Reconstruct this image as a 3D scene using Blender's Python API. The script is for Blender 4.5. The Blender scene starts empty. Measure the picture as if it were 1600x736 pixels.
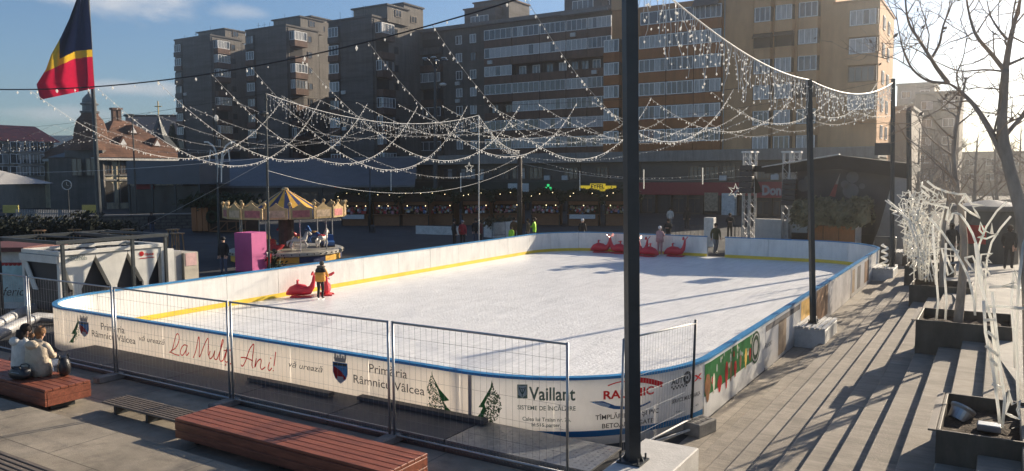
import bpy, math, random
from mathutils import Vector, Matrix
random.seed(7)
S = bpy.context.scene
COL = S.collection
R = math.radians
# ------------------------------------------------------------------ camera
FPX, PITCH, ROLL, YAW, CAMZ = 1220.11, 0.078553, -0.005848, -0.558564, 4.342
_cy, _sy, _cp, _sp = math.cos(YAW), math.sin(YAW), math.cos(PITCH), math.sin(PITCH)
FW = Vector((_sy*_cp, _cy*_cp, -_sp))
_r0 = Vector((_cy, -_sy, 0)); _u0 = _r0.cross(FW)
RT = _r0*math.cos(ROLL) + _u0*math.sin(ROLL)
UP = -_r0*math.sin(ROLL) + _u0*math.cos(ROLL)
CAM = Vector((0, 0, CAMZ))
cam = bpy.data.cameras.new('camera'); cam_o = bpy.data.objects.new('camera', cam); COL.objects.link(cam_o)
cam.sensor_width = 36; cam.lens = FPX/1600*36; cam.clip_start = .05; cam.clip_end = 3000
mw = Matrix((RT, UP, -FW)).transposed().to_4x4(); mw.translation = CAM
cam_o.matrix_world = mw
S.camera = cam_o
# ------------------------------------------------------------------ sky and sun
SUN_EL, SUN_AZ = R(20.5), R(18.5)          # azimuth measured from +Y towards +X
w = bpy.data.worlds.new('World'); S.world = w; w.use_nodes = True
nt = w.node_tree; nt.nodes.clear()
out = nt.nodes.new('ShaderNodeOutputWorld'); bg = nt.nodes.new('ShaderNodeBackground')
sky = nt.nodes.new('ShaderNodeTexSky'); sky.sky_type = 'NISHITA'; sky.sun_disc = False
sky.sun_elevation = SUN_EL; sky.sun_rotation = SUN_AZ
sky.air_density = 1.0; sky.dust_density = 0.7; sky.ozone_density = 4.5; sky.altitude = 300
bg.inputs['Strength'].default_value = .060
L = nt.links.new
tc = nt.nodes.new('ShaderNodeTexCoord')
vr = nt.nodes.new('ShaderNodeVectorRotate'); vr.rotation_type = 'Z_AXIS'; vr.inputs['Angle'].default_value = YAW   # x right, y ahead
L(tc.outputs['Generated'], vr.inputs['Vector'])
nz = nt.nodes.new('ShaderNodeTexNoise'); nz.inputs['Scale'].default_value = 7; nz.inputs['Detail'].default_value = 9; nz.inputs['Roughness'].default_value = .6
mpn = nt.nodes.new('ShaderNodeMapping'); mpn.inputs['Scale'].default_value = (1, 1, 2.2); L(vr.outputs[0], mpn.inputs['Vector']); L(mpn.outputs[0], nz.inputs['Vector'])
prev = sky.outputs['Color']
# clouds: (direction right, up), half widths, strength
for cx_, cz_, wx_, wz_, st_ in ((-.455, .197, .13, .034, .95), (-.43, .100, .075, .014, .8), (-.50, .070, .09, .014, .5), (-.315, .190, .05, .012, .45), (-.62, .16, .08, .03, .4), (.5, .3, .3, .12, .5), (-.9, .4, .3, .1, .9), (.9, .5, .3, .15, .7)):
    mp = nt.nodes.new('ShaderNodeMapping'); mp.vector_type = 'TEXTURE'; mp.inputs['Location'].default_value = (cx_, (1-cx_*cx_-cz_*cz_)**.5 if cx_*cx_+cz_*cz_ < 1 else 0, cz_); mp.inputs['Scale'].default_value = (wx_, .5, wz_)
    L(vr.outputs[0], mp.inputs['Vector'])
    le = nt.nodes.new('ShaderNodeVectorMath'); le.operation = 'LENGTH'; L(mp.outputs[0], le.inputs[0])
    a_ = nt.nodes.new('ShaderNodeMath'); a_.operation = 'MULTIPLY_ADD'; L(le.outputs['Value'], a_.inputs[0]); a_.inputs[1].default_value = -.42; L(nz.outputs['Fac'], a_.inputs[2])
    mr = nt.nodes.new('ShaderNodeMapRange'); mr.interpolation_type = 'SMOOTHSTEP'; L(a_.outputs[0], mr.inputs['Value']); mr.inputs['From Min'].default_value = .12; mr.inputs['From Max'].default_value = .46; mr.inputs['To Max'].default_value = st_
    mx = nt.nodes.new('ShaderNodeMix'); mx.data_type = 'RGBA'; L(mr.outputs[0], mx.inputs['Factor']); L(prev, mx.inputs['A']); mx.inputs['B'].default_value = (6.0, 6.1, 6.4, 1); prev = mx.outputs['Result']
L(prev, bg.inputs['Color']); L(bg.outputs['Background'], out.inputs['Surface'])
sun = bpy.data.lights.new('sun', 'SUN'); sun_o = bpy.data.objects.new('sun', sun); COL.objects.link(sun_o)
sun.energy = 5.0; sun.angle = R(.55); sun.color = (1, .86, .67)
SD = Vector((math.sin(SUN_AZ)*math.cos(SUN_EL), math.cos(SUN_AZ)*math.cos(SUN_EL), math.sin(SUN_EL)))
sun_o.rotation_euler = SD.to_track_quat('Z', 'Y').to_euler(); sun_o.location = (20, 60, 60)
S.view_settings.view_transform = 'Standard'; S.view_settings.look = 'None'
S.view_settings.exposure = 1.10; S.view_settings.gamma = 1; S.view_settings.use_curve_mapping = False
S.cycles.use_denoising = True; S.cycles.max_bounces = 8; S.cycles.transparent_max_bounces = 12
S.cycles.sample_clamp_indirect = 6

# ------------------------------------------------------------------ survey helpers: photo pixel -> point of the place
def ray(x, y): return FW + RT*((x-800)/FPX) - UP*((y-368)/FPX)
def gp(x, y, z=-.2):
    d = ray(x, y); return CAM + d*((z-CAMZ)/d.z)
def atY(x, y, Y):
    d = ray(x, y); return CAM + d*(Y/d.y)
def atX(x, y, X):
    d = ray(x, y); return CAM + d*(X/d.x)
def atD(x, y, D):                         # at a distance D along the view axis
    return CAM + ray(x, y)*D
def pj(P):
    d = Vector(P)-CAM; z = d.dot(FW); return 800+FPX*d.dot(RT)/z, 368-FPX*d.dot(UP)/z
GZ = -.2                                  # plaza level

# ------------------------------------------------------------------ materials
MATS = {}
def mat(name, c, rough=.7, metal=0, var=.18, scale=3.0, bump=0, bscale=None, stretch=None, spec=.35, c2=None, emit=0, trans=0, detail=5):
    if name in MATS: return MATS[name]
    m = bpy.data.materials.new(name); m.use_nodes = True; n = m.node_tree; b = n.nodes['Principled BSDF']
    b.inputs['Roughness'].default_value = rough; b.inputs['Metallic'].default_value = metal
    b.inputs['Specular IOR Level'].default_value = spec
    c = tuple(c[:3])
    if var or bump or c2:
        t = n.nodes.new('ShaderNodeTexCoord'); mpg = n.nodes.new('ShaderNodeMapping')
        if stretch: mpg.inputs['Scale'].default_value = stretch
        no = n.nodes.new('ShaderNodeTexNoise'); no.inputs['Scale'].default_value = scale; no.inputs['Detail'].default_value = detail; no.inputs['Roughness'].default_value = .62
        n.links.new(t.outputs['Object'], mpg.inputs['Vector']); n.links.new(mpg.outputs['Vector'], no.inputs['Vector'])
        rp = n.nodes.new('ShaderNodeValToRGB'); rp.color_ramp.elements[0].position = .3; rp.color_ramp.elements[1].position = .7
        lo = tuple(v*(1-var) for v in c); hi = tuple(min(1, v*(1+var)) for v in (c2 or c))
        rp.color_ramp.elements[0].color = lo+(1,); rp.color_ramp.elements[1].color = hi+(1,)
        n.links.new(no.outputs['Fac'], rp.inputs['Fac']); n.links.new(rp.outputs['Color'], b.inputs['Base Color'])
        if bump:
            n2 = n.nodes.new('ShaderNodeTexNoise'); n2.inputs['Scale'].default_value = bscale or scale*6; n2.inputs['Detail'].default_value = 6
            n.links.new(mpg.outputs['Vector'], n2.inputs['Vector'])
            bp = n.nodes.new('ShaderNodeBump'); bp.inputs['Strength'].default_value = bump; bp.inputs['Distance'].default_value = .02
            n.links.new(n2.outputs['Fac'], bp.inputs['Height']); n.links.new(bp.outputs['Normal'], b.inputs['Normal'])
    else: b.inputs['Base Color'].default_value = c+(1,)
    if emit:
        b.inputs['Emission Color'].default_value = c+(1,); b.inputs['Emission Strength'].default_value = emit
    if trans:                             # thin sheet that lets light through
        o = [x for x in n.nodes if x.type == 'OUTPUT_MATERIAL'][0]
        tr = n.nodes.new('ShaderNodeBsdfTranslucent'); ms = n.nodes.new('ShaderNodeMixShader'); ms.inputs[0].default_value = trans
        src = b.inputs['Base Color'].links
        if src: n.links.new(src[0].from_socket, tr.inputs['Color'])
        else: tr.inputs['Color'].default_value = c+(1,)
        n.links.new(b.outputs[0], ms.inputs[1]); n.links.new(tr.outputs[0], ms.inputs[2]); n.links.new(ms.outputs[0], o.inputs['Surface'])
    MATS[name] = m
    return m
def nodes_of(m): return m.node_tree, m.node_tree.nodes['Principled BSDF']
def mulcol(m, sock, fac=1.0):
    """multiply a pattern (colour socket) into the base colour of m"""
    n, b = nodes_of(m); old = b.inputs['Base Color'].links[0].from_socket
    mm = n.nodes.new('ShaderNodeMix'); mm.data_type = 'RGBA'; mm.blend_type = 'MULTIPLY'; mm.inputs['Factor'].default_value = fac
    n.links.new(old, mm.inputs['A']); n.links.new(sock, mm.inputs['B']); n.links.new(mm.outputs['Result'], b.inputs['Base Color'])
def bricks(m, bw, bh, mortar=.012, lo=.6, axes=None, offset=.5, vary=(1, .9)):
    """joint lines of slabs / tiles / blocks in metres; axes picks which object axes run along the courses"""
    n, b = nodes_of(m); t = n.nodes.new('ShaderNodeTexCoord'); sp = n.nodes.new('ShaderNodeSeparateXYZ'); cb = n.nodes.new('ShaderNodeCombineXYZ')
    n.links.new(t.outputs['Object'], sp.inputs[0]); a = axes or 'XY'
    n.links.new(sp.outputs[a[0]], cb.inputs[0]); n.links.new(sp.outputs[a[1]], cb.inputs[1])
    br = n.nodes.new('ShaderNodeTexBrick'); br.inputs['Scale'].default_value = 1; br.offset = offset
    br.inputs['Brick Width'].default_value = bw; br.inputs['Row Height'].default_value = bh; br.inputs['Mortar Size'].default_value = mortar
    br.inputs['Color1'].default_value = (vary[0],)*3+(1,); br.inputs['Color2'].default_value = (vary[1],)*3+(1,); br.inputs['Mortar'].default_value = (lo,)*3+(1,)
    br.inputs['Mortar Smooth'].default_value = .1
    n.links.new(cb.outputs[0], br.inputs['Vector']); mulcol(m, br.outputs['Color'])
def stains(m, stretch, scale, lo=.55, p0=.42, p1=.62):
    n, b = nodes_of(m); t = n.nodes.new('ShaderNodeTexCoord'); mg = n.nodes.new('ShaderNodeMapping'); mg.inputs['Scale'].default_value = stretch
    no = n.nodes.new('ShaderNodeTexNoise'); no.inputs['Scale'].default_value = scale; no.inputs['Detail'].default_value = 8; no.inputs['Roughness'].default_value = .7
    rp = n.nodes.new('ShaderNodeValToRGB'); rp.color_ramp.elements[0].position = p0; rp.color_ramp.elements[1].position = p1
    rp.color_ramp.elements[0].color = (lo, lo, lo, 1); rp.color_ramp.elements[1].color = (1, 1, 1, 1)
    n.links.new(t.outputs['Object'], mg.inputs['Vector']); n.links.new(mg.outputs['Vector'], no.inputs['Vector']); n.links.new(no.outputs['Fac'], rp.inputs['Fac'])
    mulcol(m, rp.outputs['Color'])

# ------------------------------------------------------------------ mesh builder
class MB:
    def __init__(s): s.v = []; s.f = []; s.m = []; s.smooth = False; s.cur = 0
    def add(s, vs, fs, m=None):
        o = len(s.v); s.v += [tuple(q) for q in vs]
        for f in fs: s.f.append(tuple(i+o for i in f)); s.m.append(s.cur if m is None else m)
        return s
    def hexa(s, p, m=None): return s.add(p, [(0, 3, 2, 1), (4, 5, 6, 7), (0, 1, 5, 4), (1, 2, 6, 5), (2, 3, 7, 6), (3, 0, 4, 7)], m)
    def box(s, a, b, m=None):
        x0, y0, z0 = a; x1, y1, z1 = b
        return s.hexa([(x0, y0, z0), (x1, y0, z0), (x1, y1, z0), (x0, y1, z0), (x0, y0, z1), (x1, y0, z1), (x1, y1, z1), (x0, y1, z1)], m)
    def cbox(s, c, d, m=None): return s.box([c[i]-d[i]/2 for i in range(3)], [c[i]+d[i]/2 for i in range(3)], m)
    def bev(s, a, b, e=.01, m=None):
        """box with chamfered edges"""
        x0, y0, z0 = a; x1, y1, z1 = b; e = min(e, (x1-x0)*.45, (y1-y0)*.45, (z1-z0)*.45)
        vs = []
        for (z, i) in ((z0, e), (z0+e, 0), (z1-e, 0), (z1, e)):
            for (x, y) in ((x0+i+e*(i == 0)*0, y0+i), (x1-i, y0+i), (x1-i, y1-i), (x0+i, y1-i)):
                vs.append((x, y, z))
        fs = [(3, 2, 1, 0), (12, 13, 14, 15)]
        for k in range(3):
            for j in range(4):
                a_, b_ = k*4+j, k*4+(j+1) % 4; fs.append((a_, b_, b_+4, a_+4))
        return s.add(vs, fs, m)
    def bar(s, p, q, w, h=None, m=None, up=(0, 0, 1)):
        p = Vector(p); q = Vector(q); h = h or w; d = (q-p).normalized(); u = Vector(up)
        if abs(d.dot(u)) > .98: u = Vector((0, 1, 0))
        a = d.cross(u).normalized()*(w/2); b = a.cross(d).normalized()*(h/2)
        return s.hexa([p-a-b, p+a-b, p+a+b, p-a+b, q-a-b, q+a-b, q+a+b, q-a+b], m)
    def tube(s, pts, r, n=6, m=None, cap=True, close=False):
        pts = [Vector(q) for q in pts]; k = len(pts)
        rs = list(r) if isinstance(r, (list, tuple)) else [r]*k
        vs = []; fs = []; prev = None
        for i, q in enumerate(pts):
            if close: d = pts[(i+1) % k]-pts[i-1]
            else: d = pts[min(i+1, k-1)]-pts[max(i-1, 0)]
            if d.length < 1e-9: d = Vector((0, 0, 1))
            d.normalize()
            if prev is None:
                u = Vector((0, 0, 1)) if abs(d.z) < .9 else Vector((1, 0, 0)); a = d.cross(u).normalized()
            else:
                a = prev-d*prev.dot(d)
                if a.length < 1e-6: a = d.cross(Vector((0, 0, 1)))
                a.normalize()
            prev = a; b = d.cross(a)
            for j in range(n):
                t = 2*math.pi*j/n; vs.append(q+(a*math.cos(t)+b*math.sin(t))*rs[i])
        for i in range(k if close else k-1):
            i2 = (i+1) % k
            for j in range(n):
                j2 = (j+1) % n; fs.append((i*n+j, i*n+j2, i2*n+j2, i2*n+j))
        if cap and not close: fs.append(tuple(range(n-1, -1, -1))); fs.append(tuple((k-1)*n+j for j in range(n)))
        return s.add(vs, fs, m)
    def lathe(s, prof, c=(0, 0, 0), n=16, m=None, sx=1, sy=1):
        vs = []; fs = []; k = len(prof)
        for (r_, z) in prof:
            for j in range(n):
                t = 2*math.pi*j/n; vs.append((c[0]+r_*math.cos(t)*sx, c[1]+r_*math.sin(t)*sy, c[2]+z))
        for i in range(k-1):
            for j in range(n):
                j2 = (j+1) % n; fs.append((i*n+j, i*n+j2, (i+1)*n+j2, (i+1)*n+j))
        fs.append(tuple(range(n-1, -1, -1))); fs.append(tuple((k-1)*n+j for j in range(n)))
        return s.add(vs, fs, m)
    def prism(s, poly, z0, z1, m=None):
        k = len(poly); vs = [(x, y, z0) for x, y in poly]+[(x, y, z1) for x, y in poly]
        fs = [tuple(range(k-1, -1, -1)), tuple(range(k, 2*k))]+[(i, (i+1) % k, (i+1) % k+k, i+k) for i in range(k)]
        return s.add(vs, fs, m)
    def plate(s, poly, o, ux, uy, th, m=None):
        """polygon in the plane o + a*ux + b*uy, thickness th along -(ux x uy)"""
        o = Vector(o); ux = Vector(ux); uy = Vector(uy); nn = ux.cross(uy).normalized()*th; k = len(poly)
        top = [o+ux*a+uy*b for a, b in poly]; bot = [p-nn for p in top]
        return s.add(top+bot, [tuple(range(k)), tuple(range(2*k-1, k-1, -1))]+[(i, i+k, (i+1) % k+k, (i+1) % k) for i in range(k)], m)
    def ball(s, c, r, n=8, k=5, m=None, sc=(1, 1, 1)):
        c = Vector(c); vs = [c+Vector((0, 0, -r*sc[2]))]; fs = []
        for i in range(1, k):
            ph = math.pi*i/k-math.pi/2
            for j in range(n):
                t = 2*math.pi*j/n; vs.append(c+Vector((r*math.cos(ph)*math.cos(t)*sc[0], r*math.cos(ph)*math.sin(t)*sc[1], r*math.sin(ph)*sc[2])))
        vs.append(c+Vector((0, 0, r*sc[2])))
        for j in range(n): fs.append((0, 1+(j+1) % n, 1+j)); fs.append((len(vs)-1, 1+(k-2)*n+j, 1+(k-2)*n+(j+1) % n))
        for i in range(k-2):
            for j in range(n): fs.append((1+i*n+j, 1+i*n+(j+1) % n, 1+(i+1)*n+(j+1) % n, 1+(i+1)*n+j))
        return s.add(vs, fs, m)
    def octa(s, c, r, m=None):
        x, y, z = c
        return s.add([(x+r, y, z), (x, y+r, z), (x-r, y, z), (x, y-r, z), (x, y, z+r*1.4), (x, y, z-r*1.6)],
                     [(0, 1, 4), (1, 2, 4), (2, 3, 4), (3, 0, 4), (1, 0, 5), (2, 1, 5), (3, 2, 5), (0, 3, 5)], m)
    def leaf(s, c, r, m=None):
        a = Vector((random.gauss(0, 1), random.gauss(0, 1), random.gauss(0, 1))).normalized(); u = a.orthogonal().normalized(); v = a.cross(u); c = Vector(c)
        return s.add([c-u*r, c+v*r*.45, c+u*r, c-v*r*.45], [(0, 1, 2, 3)], m)
    def xf(s, M):
        s.v = [tuple(M @ Vector(q)) for q in s.v]; return s
    def build(s, name, m, parent=None, local=False, origin=None, smooth=None, tag_=None):
        me = bpy.data.meshes.new(name)
        off = Vector((0, 0, 0))
        if not local:
            p = parent
            while p is not None: off = off+p.location; p = p.parent
            if parent is None and origin is not None: off = Vector(origin)
        me.from_pydata([(q[0]-off.x, q[1]-off.y, q[2]-off.z) for q in s.v], [], s.f)
        ms = m if isinstance(m, (list, tuple)) else [m]
        for q in ms: me.materials.append(q)
        if len(ms) > 1: me.polygons.foreach_set('material_index', s.m)
        if (s.smooth if smooth is None else smooth): me.polygons.foreach_set('use_smooth', [True]*len(me.polygons))
        me.update()
        o = bpy.data.objects.new(name, me); COL.objects.link(o)
        if parent is not None: o.parent = parent
        elif origin is not None: o.location = origin
        return o
def tag(o, label=None, cat=None, group=None, kind=None):
    if label: o['label'] = label
    if cat: o['category'] = cat
    if group: o['group'] = group
    if kind: o['kind'] = kind
    return o
def thing(name, loc, label, cat, group=None, rz=0):
    o = bpy.data.objects.new(name, None); COL.objects.link(o); o.location = loc; o.rotation_euler = (0, 0, rz); o.empty_display_size = .2
    return tag(o, label, cat, group)
def struct(o): return tag(o, kind='structure')
KIDS = {}
def copy_tree(o, parent=None):
    c = o.copy(); COL.objects.link(c)
    if parent is not None: c.parent = parent
    for ch in list(o.children): copy_tree(ch, c)
    return c
def mats_(c): return [MATS[k] for k in c]

# text as mesh triangles in a unit plane: list of (x, y), faces; height of capitals = 1
_TXT = {}
def text_mesh(s, shear=0, bold=0, space=1.0):
    key = (s, shear, bold, space)
    if key in _TXT: return _TXT[key]
    cu = bpy.data.curves.new('txt', 'FONT'); cu.body = s; cu.shear = shear; cu.offset = bold; cu.space_character = space; cu.resolution_u = 3
    o = bpy.data.objects.new('txt', cu); COL.objects.link(o)
    dg = bpy.context.evaluated_depsgraph_get(); me = bpy.data.meshes.new_from_object(o.evaluated_get(dg))
    vs = [(v.co.x, v.co.y) for v in me.vertices]; fs = [tuple(p.vertices) for p in me.polygons]
    bpy.data.objects.remove(o); bpy.data.curves.remove(cu); bpy.data.meshes.remove(me)
    x0 = min(v[0] for v in vs); x1 = max(v[0] for v in vs)
    vs = [((x-x0)/(x1-x0), y/.7) for x, y in vs]
    _TXT[key] = (vs, fs)
    return vs, fs
def sign_text(mb, s, o, ux, uy, width, cap, m=None, **kw):
    """flat lettering: o is the lower left, ux/uy unit vectors, faces towards ux x uy"""
    vs, fs = text_mesh(s, **kw); o = Vector(o); ux = Vector(ux); uy = Vector(uy)
    return mb.add([o+ux*(x*width)+uy*(y*cap) for x, y in vs], fs, m)
# ------------------------------------------------------------------ base materials
asphalt = mat('asphalt_paving', (.052, .053, .056), .85, var=.25, scale=.8, bump=.25, bscale=60); stains(asphalt, (1, 1, 1), .35, .7); bricks(asphalt, .6, .6, .006, .75)
terr_m = mat('terrace_concrete', (.31, .265, .205), .85, var=.16, scale=2.2, bump=.25, bscale=45); stains(terr_m, (1, 1, 1), .7, .68, .36, .6); stains(terr_m, (1, 1, 1), 3.5, .8, .35, .5); bricks(terr_m, 2.4, 1.2, .012, .5)
step_m = mat('step_concrete', (.34, .295, .24), .85, var=.14, scale=3, bump=.3, bscale=40); stains(step_m, (.6, 3.5, 1), 2.6, .74, .34, .6); stains(step_m, (1, 1, 1), 1.1, .8, .36, .6); bricks(step_m, .372, .085, .005, .92, 'XY', 0, (1, .98)); bricks(step_m, 1.6, .372, .008, .6, 'YX', .37, (1, .80))
prom_m = mat('promenade_paving', (.33, .305, .27), .8, var=.14, scale=2, bump=.2, bscale=30); stains(prom_m, (1, 1, 1), .6, .75); bricks(prom_m, .8, .4, .01, .68)
white_p = mat('board_plastic', (.80, .78, .74), .42, var=.05, scale=1.5, trans=.45); stains(white_p, (1, 1, .35), 2.4, .86, .35, .55); stains(white_p, (8, 8, .3), 1.5, .93, .4, .5)
white_i = mat('board_plastic_thick', (.82, .80, .76), .42, var=.05, scale=1.5, trans=.10); stains(white_i, (1, 1, .35), 2.4, .86, .35, .55); stains(white_i, (8, 8, .3), 1.5, .93, .4, .5)
vinyl = mat('banner_vinyl', (.80, .735, .665), .45, var=.04, scale=2, trans=.55); stains(vinyl, (1, 1, .6), 1.3, .88, .35, .6)
vinyl_cool = mat('banner_vinyl_white', (.78, .76, .74), .45, var=.05, scale=2, trans=.5); stains(vinyl_cool, (1, 1, .6), 1.6, .85, .35, .6)
blue_m = mat('rail_blue', (.03, .20, .42), .35, var=.12, scale=4)
yellow_m = mat('kick_yellow', (.78, .55, .06), .5, var=.10, scale=3)
ink = mat('ink_black', (.035, .035, .04), .5, var=0)
ink_red = mat('ink_red', (.62, .03, .035), .5, var=0, trans=.55)
ink_grey = mat('ink_grey', (.10, .15, .14), .5, var=0, trans=.55)
ink_blue = mat('ink_blue', (.03, .11, .30), .5, var=0, trans=.55)
ink_green = mat('ink_green', (.02, .10, .04), .5, var=0, trans=.55)
ink_sky = mat('ink_sky_blue', (.04, .25, .50), .5, var=0, trans=.55)
ink_dark = mat('ink_dark_green', (.05, .10, .06), .6, var=0, trans=.55)
ink_white = mat('ink_white', (.75, .74, .72), .5, var=0, trans=.55)
alu = mat('chequer_plate', (.30, .30, .30), .42, .85, var=.2, scale=5)
deck_m = mat('deck_board', (.055, .056, .06), .55, var=.2, scale=2, bump=.2, bscale=20)
steel = mat('galvanised_steel', (.36, .37, .38), .42, .85, var=.15, scale=8)
steel_dk = mat('dark_painted_steel', (.032, .038, .042), .45, .2, var=.2, scale=3, spec=.5)
wire_m = mat('fence_wire', (.30, .30, .31), .45, .8, var=0)
wood_red = mat('bench_timber', (.26, .080, .045), .48, var=.28, scale=3, stretch=(1, 12, 12), bump=.15, bscale=30); stains(wood_red, (1, 6, 6), 2, .7)
wood_gr = mat('weathered_slats', (.13, .105, .085), .7, var=.3, scale=3, stretch=(1, 12, 12))
conc_w = mat('white_painted_wood', (.62, .61, .58), .6, var=.1, scale=4, bump=.1); stains(conc_w, (1, 1, 1), 3, .75, .35, .55)
soil = mat('planter_soil', (.055, .038, .026), .95, var=.5, scale=14, bump=1, bscale=30)
corten = mat('planter_steel', (.105, .085, .066), .6, .2, var=.25, scale=3); stains(corten, (1, 1, .3), 4, .7)
ice_m = mat('ice', (.88, .87, .855), .36, var=.05, scale=.7, bump=1.0, bscale=13, spec=.4); stains(ice_m, (1, .35, 1), 2.6, .92, .34, .6); stains(ice_m, (.5, 2.2, 1), 6, .93, .36, .5); stains(ice_m, (3, .3, 1), 3, .93, .44, .5); stains(ice_m, (1, 1, 1), 22, .91, .36, .52); stains(ice_m, (6, .25, 1), 2.2, .9, .46, .49); stains(ice_m, (.3, 5, 1), 1.8, .92, .46, .49)
gr_conc = mat('grey_block_concrete', (.20, .19, .175), .9, var=.2, scale=9, bump=.4)

# ------------------------------------------------------------------ ground and levels
XL, XR, YN, YF, ZT, ZI, RC = -22.36, -4.475, 10.79, 40.87, .95, -.13, 3.3
MB().add([(-420, -60, GZ), (420, -60, GZ), (420, 420, GZ), (-420, 420, GZ)], [(0, 1, 2, 3)]).build('plaza_ground', asphalt)
struct(bpy.data.objects['plaza_ground'])
struct(MB().bev((-60, 7.13, GZ-.5), (-4.6, 9.56, 0), .008).build('terrace_pavement', terr_m))
struct(MB().bev((-60, -12, GZ-.5), (-4.6, 7.126, .2), .012).build('upper_terrace_pavement', terr_m))
struct(MB().bev((-4.597, -12, GZ-.5), (-3.9, 7.9, .196), .01).build('landing_pavement', terr_m))
struct(MB().bev((-4.43, 7.91, GZ-.4), (-3.78, 60, GZ+.006), .004).build('strip_pavement', step_m))
SX1, ST, SR = -3.82, .372, .155
def xdiag(Y): return .6-.107*(Y-9)
def ydiag(X): return 9+(.6-X)/.107
def zprom(Y): return max(GZ+.004, GZ+SR*((xdiag(Y)-SX1)/ST+.5))
mb = MB()
for i in range(14):
    x0 = SX1+ST*i; x1 = x0+ST; z = GZ+SR*(i+1); ya, yb = -6, max(6, ydiag(x0)); yc = max(6, ydiag(x1))
    ya = 5 if i < 2 else -6
    e = .012
    # tread with a slightly eased nosing
    vs = [(x0+e, ya, z), (x1+.02, ya, z), (x1+.02, yc, z), (x0+e, yb, z), (x0, ya, z-e), (x0, yb, z-e), (x0, ya, GZ-.3), (x0, yb, GZ-.3), (x1+.02, ya, GZ-.3), (x1+.02, yc, GZ-.3)]
    mb.add(vs, [(0, 1, 2, 3), (4, 0, 3, 5), (6, 4, 5, 7), (2, 9, 7, 5, 3), (0, 4, 6, 8, 1)])
struct(mb.build('terrace_steps', step_m, origin=(SX1, 0, 0)))
mb = MB(); vs = []; ys = [-8, 4, 9, 14, 20, 26, 32, 38, 44, 49.3]
for y in ys: vs += [(xdiag(y), y, GZ-.4), (xdiag(y), y, zprom(y)), (70, y, zprom(y))]
fs = []
for k in range(len(ys)-1):
    a = k*3; fs += [(a+1, a+2, a+5, a+4), (a, a+1, a+4, a+3)]
struct(MB().add(vs, fs).build('promenade_pavement', prom_m))

# ------------------------------------------------------------------ the ice rink
RNL = 2.0                                         # the near left corner is tighter
WN, HS, QC, Q0 = XR-XL-RNL-RC, YF-YN-2*RC, RC*math.pi/2, RNL*math.pi/2
WF, HL = XR-XL-2*RC, YF-YN-RC-RNL
PER = WN+WF+HS+HL+3*QC+Q0
# (length, corner radius or 0, x, y, heading or start angle)
RINK = [(WN, 0, XL+RNL, YN, 0), (QC, RC, XR-RC, YN+RC, -90), (HS, 0, XR, YN+RC, 90), (QC, RC, XR-RC, YF-RC, 0), (WF, 0, XR-RC, YF, 180), (QC, RC, XL+RC, YF-RC, 90), (HL, 0, XL, YF-RC, 270), (Q0, RNL, XL+RNL, YN+RNL, 180)]
def wallp(s, off=0):
    """perimeter of the rink: point, outward normal; s=0 at the left end of the near straight side, growing to the right"""
    s %= PER
    for k, (ln, rc, x, y, a) in enumerate(RINK):
        if s <= ln or k == 7:
            if rc:
                t = R(a)+s/rc; n = Vector((math.cos(t), math.sin(t), 0)); return Vector((x, y, 0))+n*(rc+off), n
            t = R(a); d = Vector((math.cos(t), math.sin(t), 0)); n = Vector((d.y, -d.x, 0)); return Vector((x, y, 0))+d*s+n*off, n
        s -= ln
def wp(s, z, off=0):
    p, n = wallp(s, off); return Vector((p.x, p.y, z))
def s_of(px, z=.5, lo=-1.15, hi=WN+QC+HS, off=.05):
    best = None
    for k in range(400):
        a = lo+(hi-lo)*k/400; b = lo+(hi-lo)*(k+1)/400
        xa = pj(wp(a, z, off))[0]; xb = pj(wp(b, z, off))[0]
        if (xa-px)*(xb-px) <= 0: return a+(b-a)*(px-xa)/(xb-xa+1e-9)
    return lo if px < 500 else hi
def z_of(s, py, off=.05):
    lo, hi = -1, 3
    for k in range(40):
        m = (lo+hi)/2
        if pj(wp(s, m, off))[1] > py: lo = m
        else: hi = m
    return lo
def wallstrip(mb, s0, s1, z0, z1, o0, o1, m=None):
    """solid strip of wall between offsets o0 < o1"""
    n = max(1, int((s1-s0)/.14)); vs = []
    for i in range(n+1):
        s = s0+(s1-s0)*i/n; vs += [wp(s, z0, o0), wp(s, z0, o1), wp(s, z1, o1), wp(s, z1, o0)]
    fs = [(0, 3, 2, 1), (n*4, n*4+1, n*4+2, n*4+3)]
    for i in range(n):
        for j in range(4): a, b = i*4+j, i*4+(j+1) % 4; fs.append((a, b, b+4, a+4))
    return mb.add(vs, fs, m)
def sheet(mb, s0, s1, z0, z1, off):
    n = max(1, int((s1-s0)/.14)); vs = []
    for i in range(n+1): s = s0+(s1-s0)*i/n; vs += [wp(s, z0, off), wp(s, z1, off)]
    return mb.add(vs, [(2*i, 2*i+2, 2*i+3, 2*i+1) for i in range(n)])
rink = thing('skating_rink_boards', (XL+9, YN+15, GZ), 'long white rink boards with blue top rail and printed banners around the ice', 'rink boards')
GX0, GX1 = atY(1105, 385, YF).x, atY(1133, 385, YF).x
sf = WN+2*QC+HS                                   # start of the far side (runs to the left)
gs0, gs1 = sf+(XR-RC-GX1), sf+(XR-RC-GX0)
cuts = []
def cutrange(a, b, step):
    n = max(1, round((b-a)/step)); return [(a+(b-a)*i/n, a+(b-a)*(i+1)/n) for i in range(n)]
SEG = cutrange(0, WN, 2.1)+cutrange(WN, WN+QC, 1.8)+cutrange(WN+QC, WN+QC+HS, 2.1)+cutrange(WN+QC+HS, sf, 1.8)+cutrange(sf, gs0, 2.1)+cutrange(gs1, sf+WF, 2.1)+cutrange(sf+WF, sf+WF+QC, 1.8)+cutrange(sf+WF+QC, PER-Q0, 2.35)+cutrange(PER-Q0, PER, 1.6)
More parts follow.
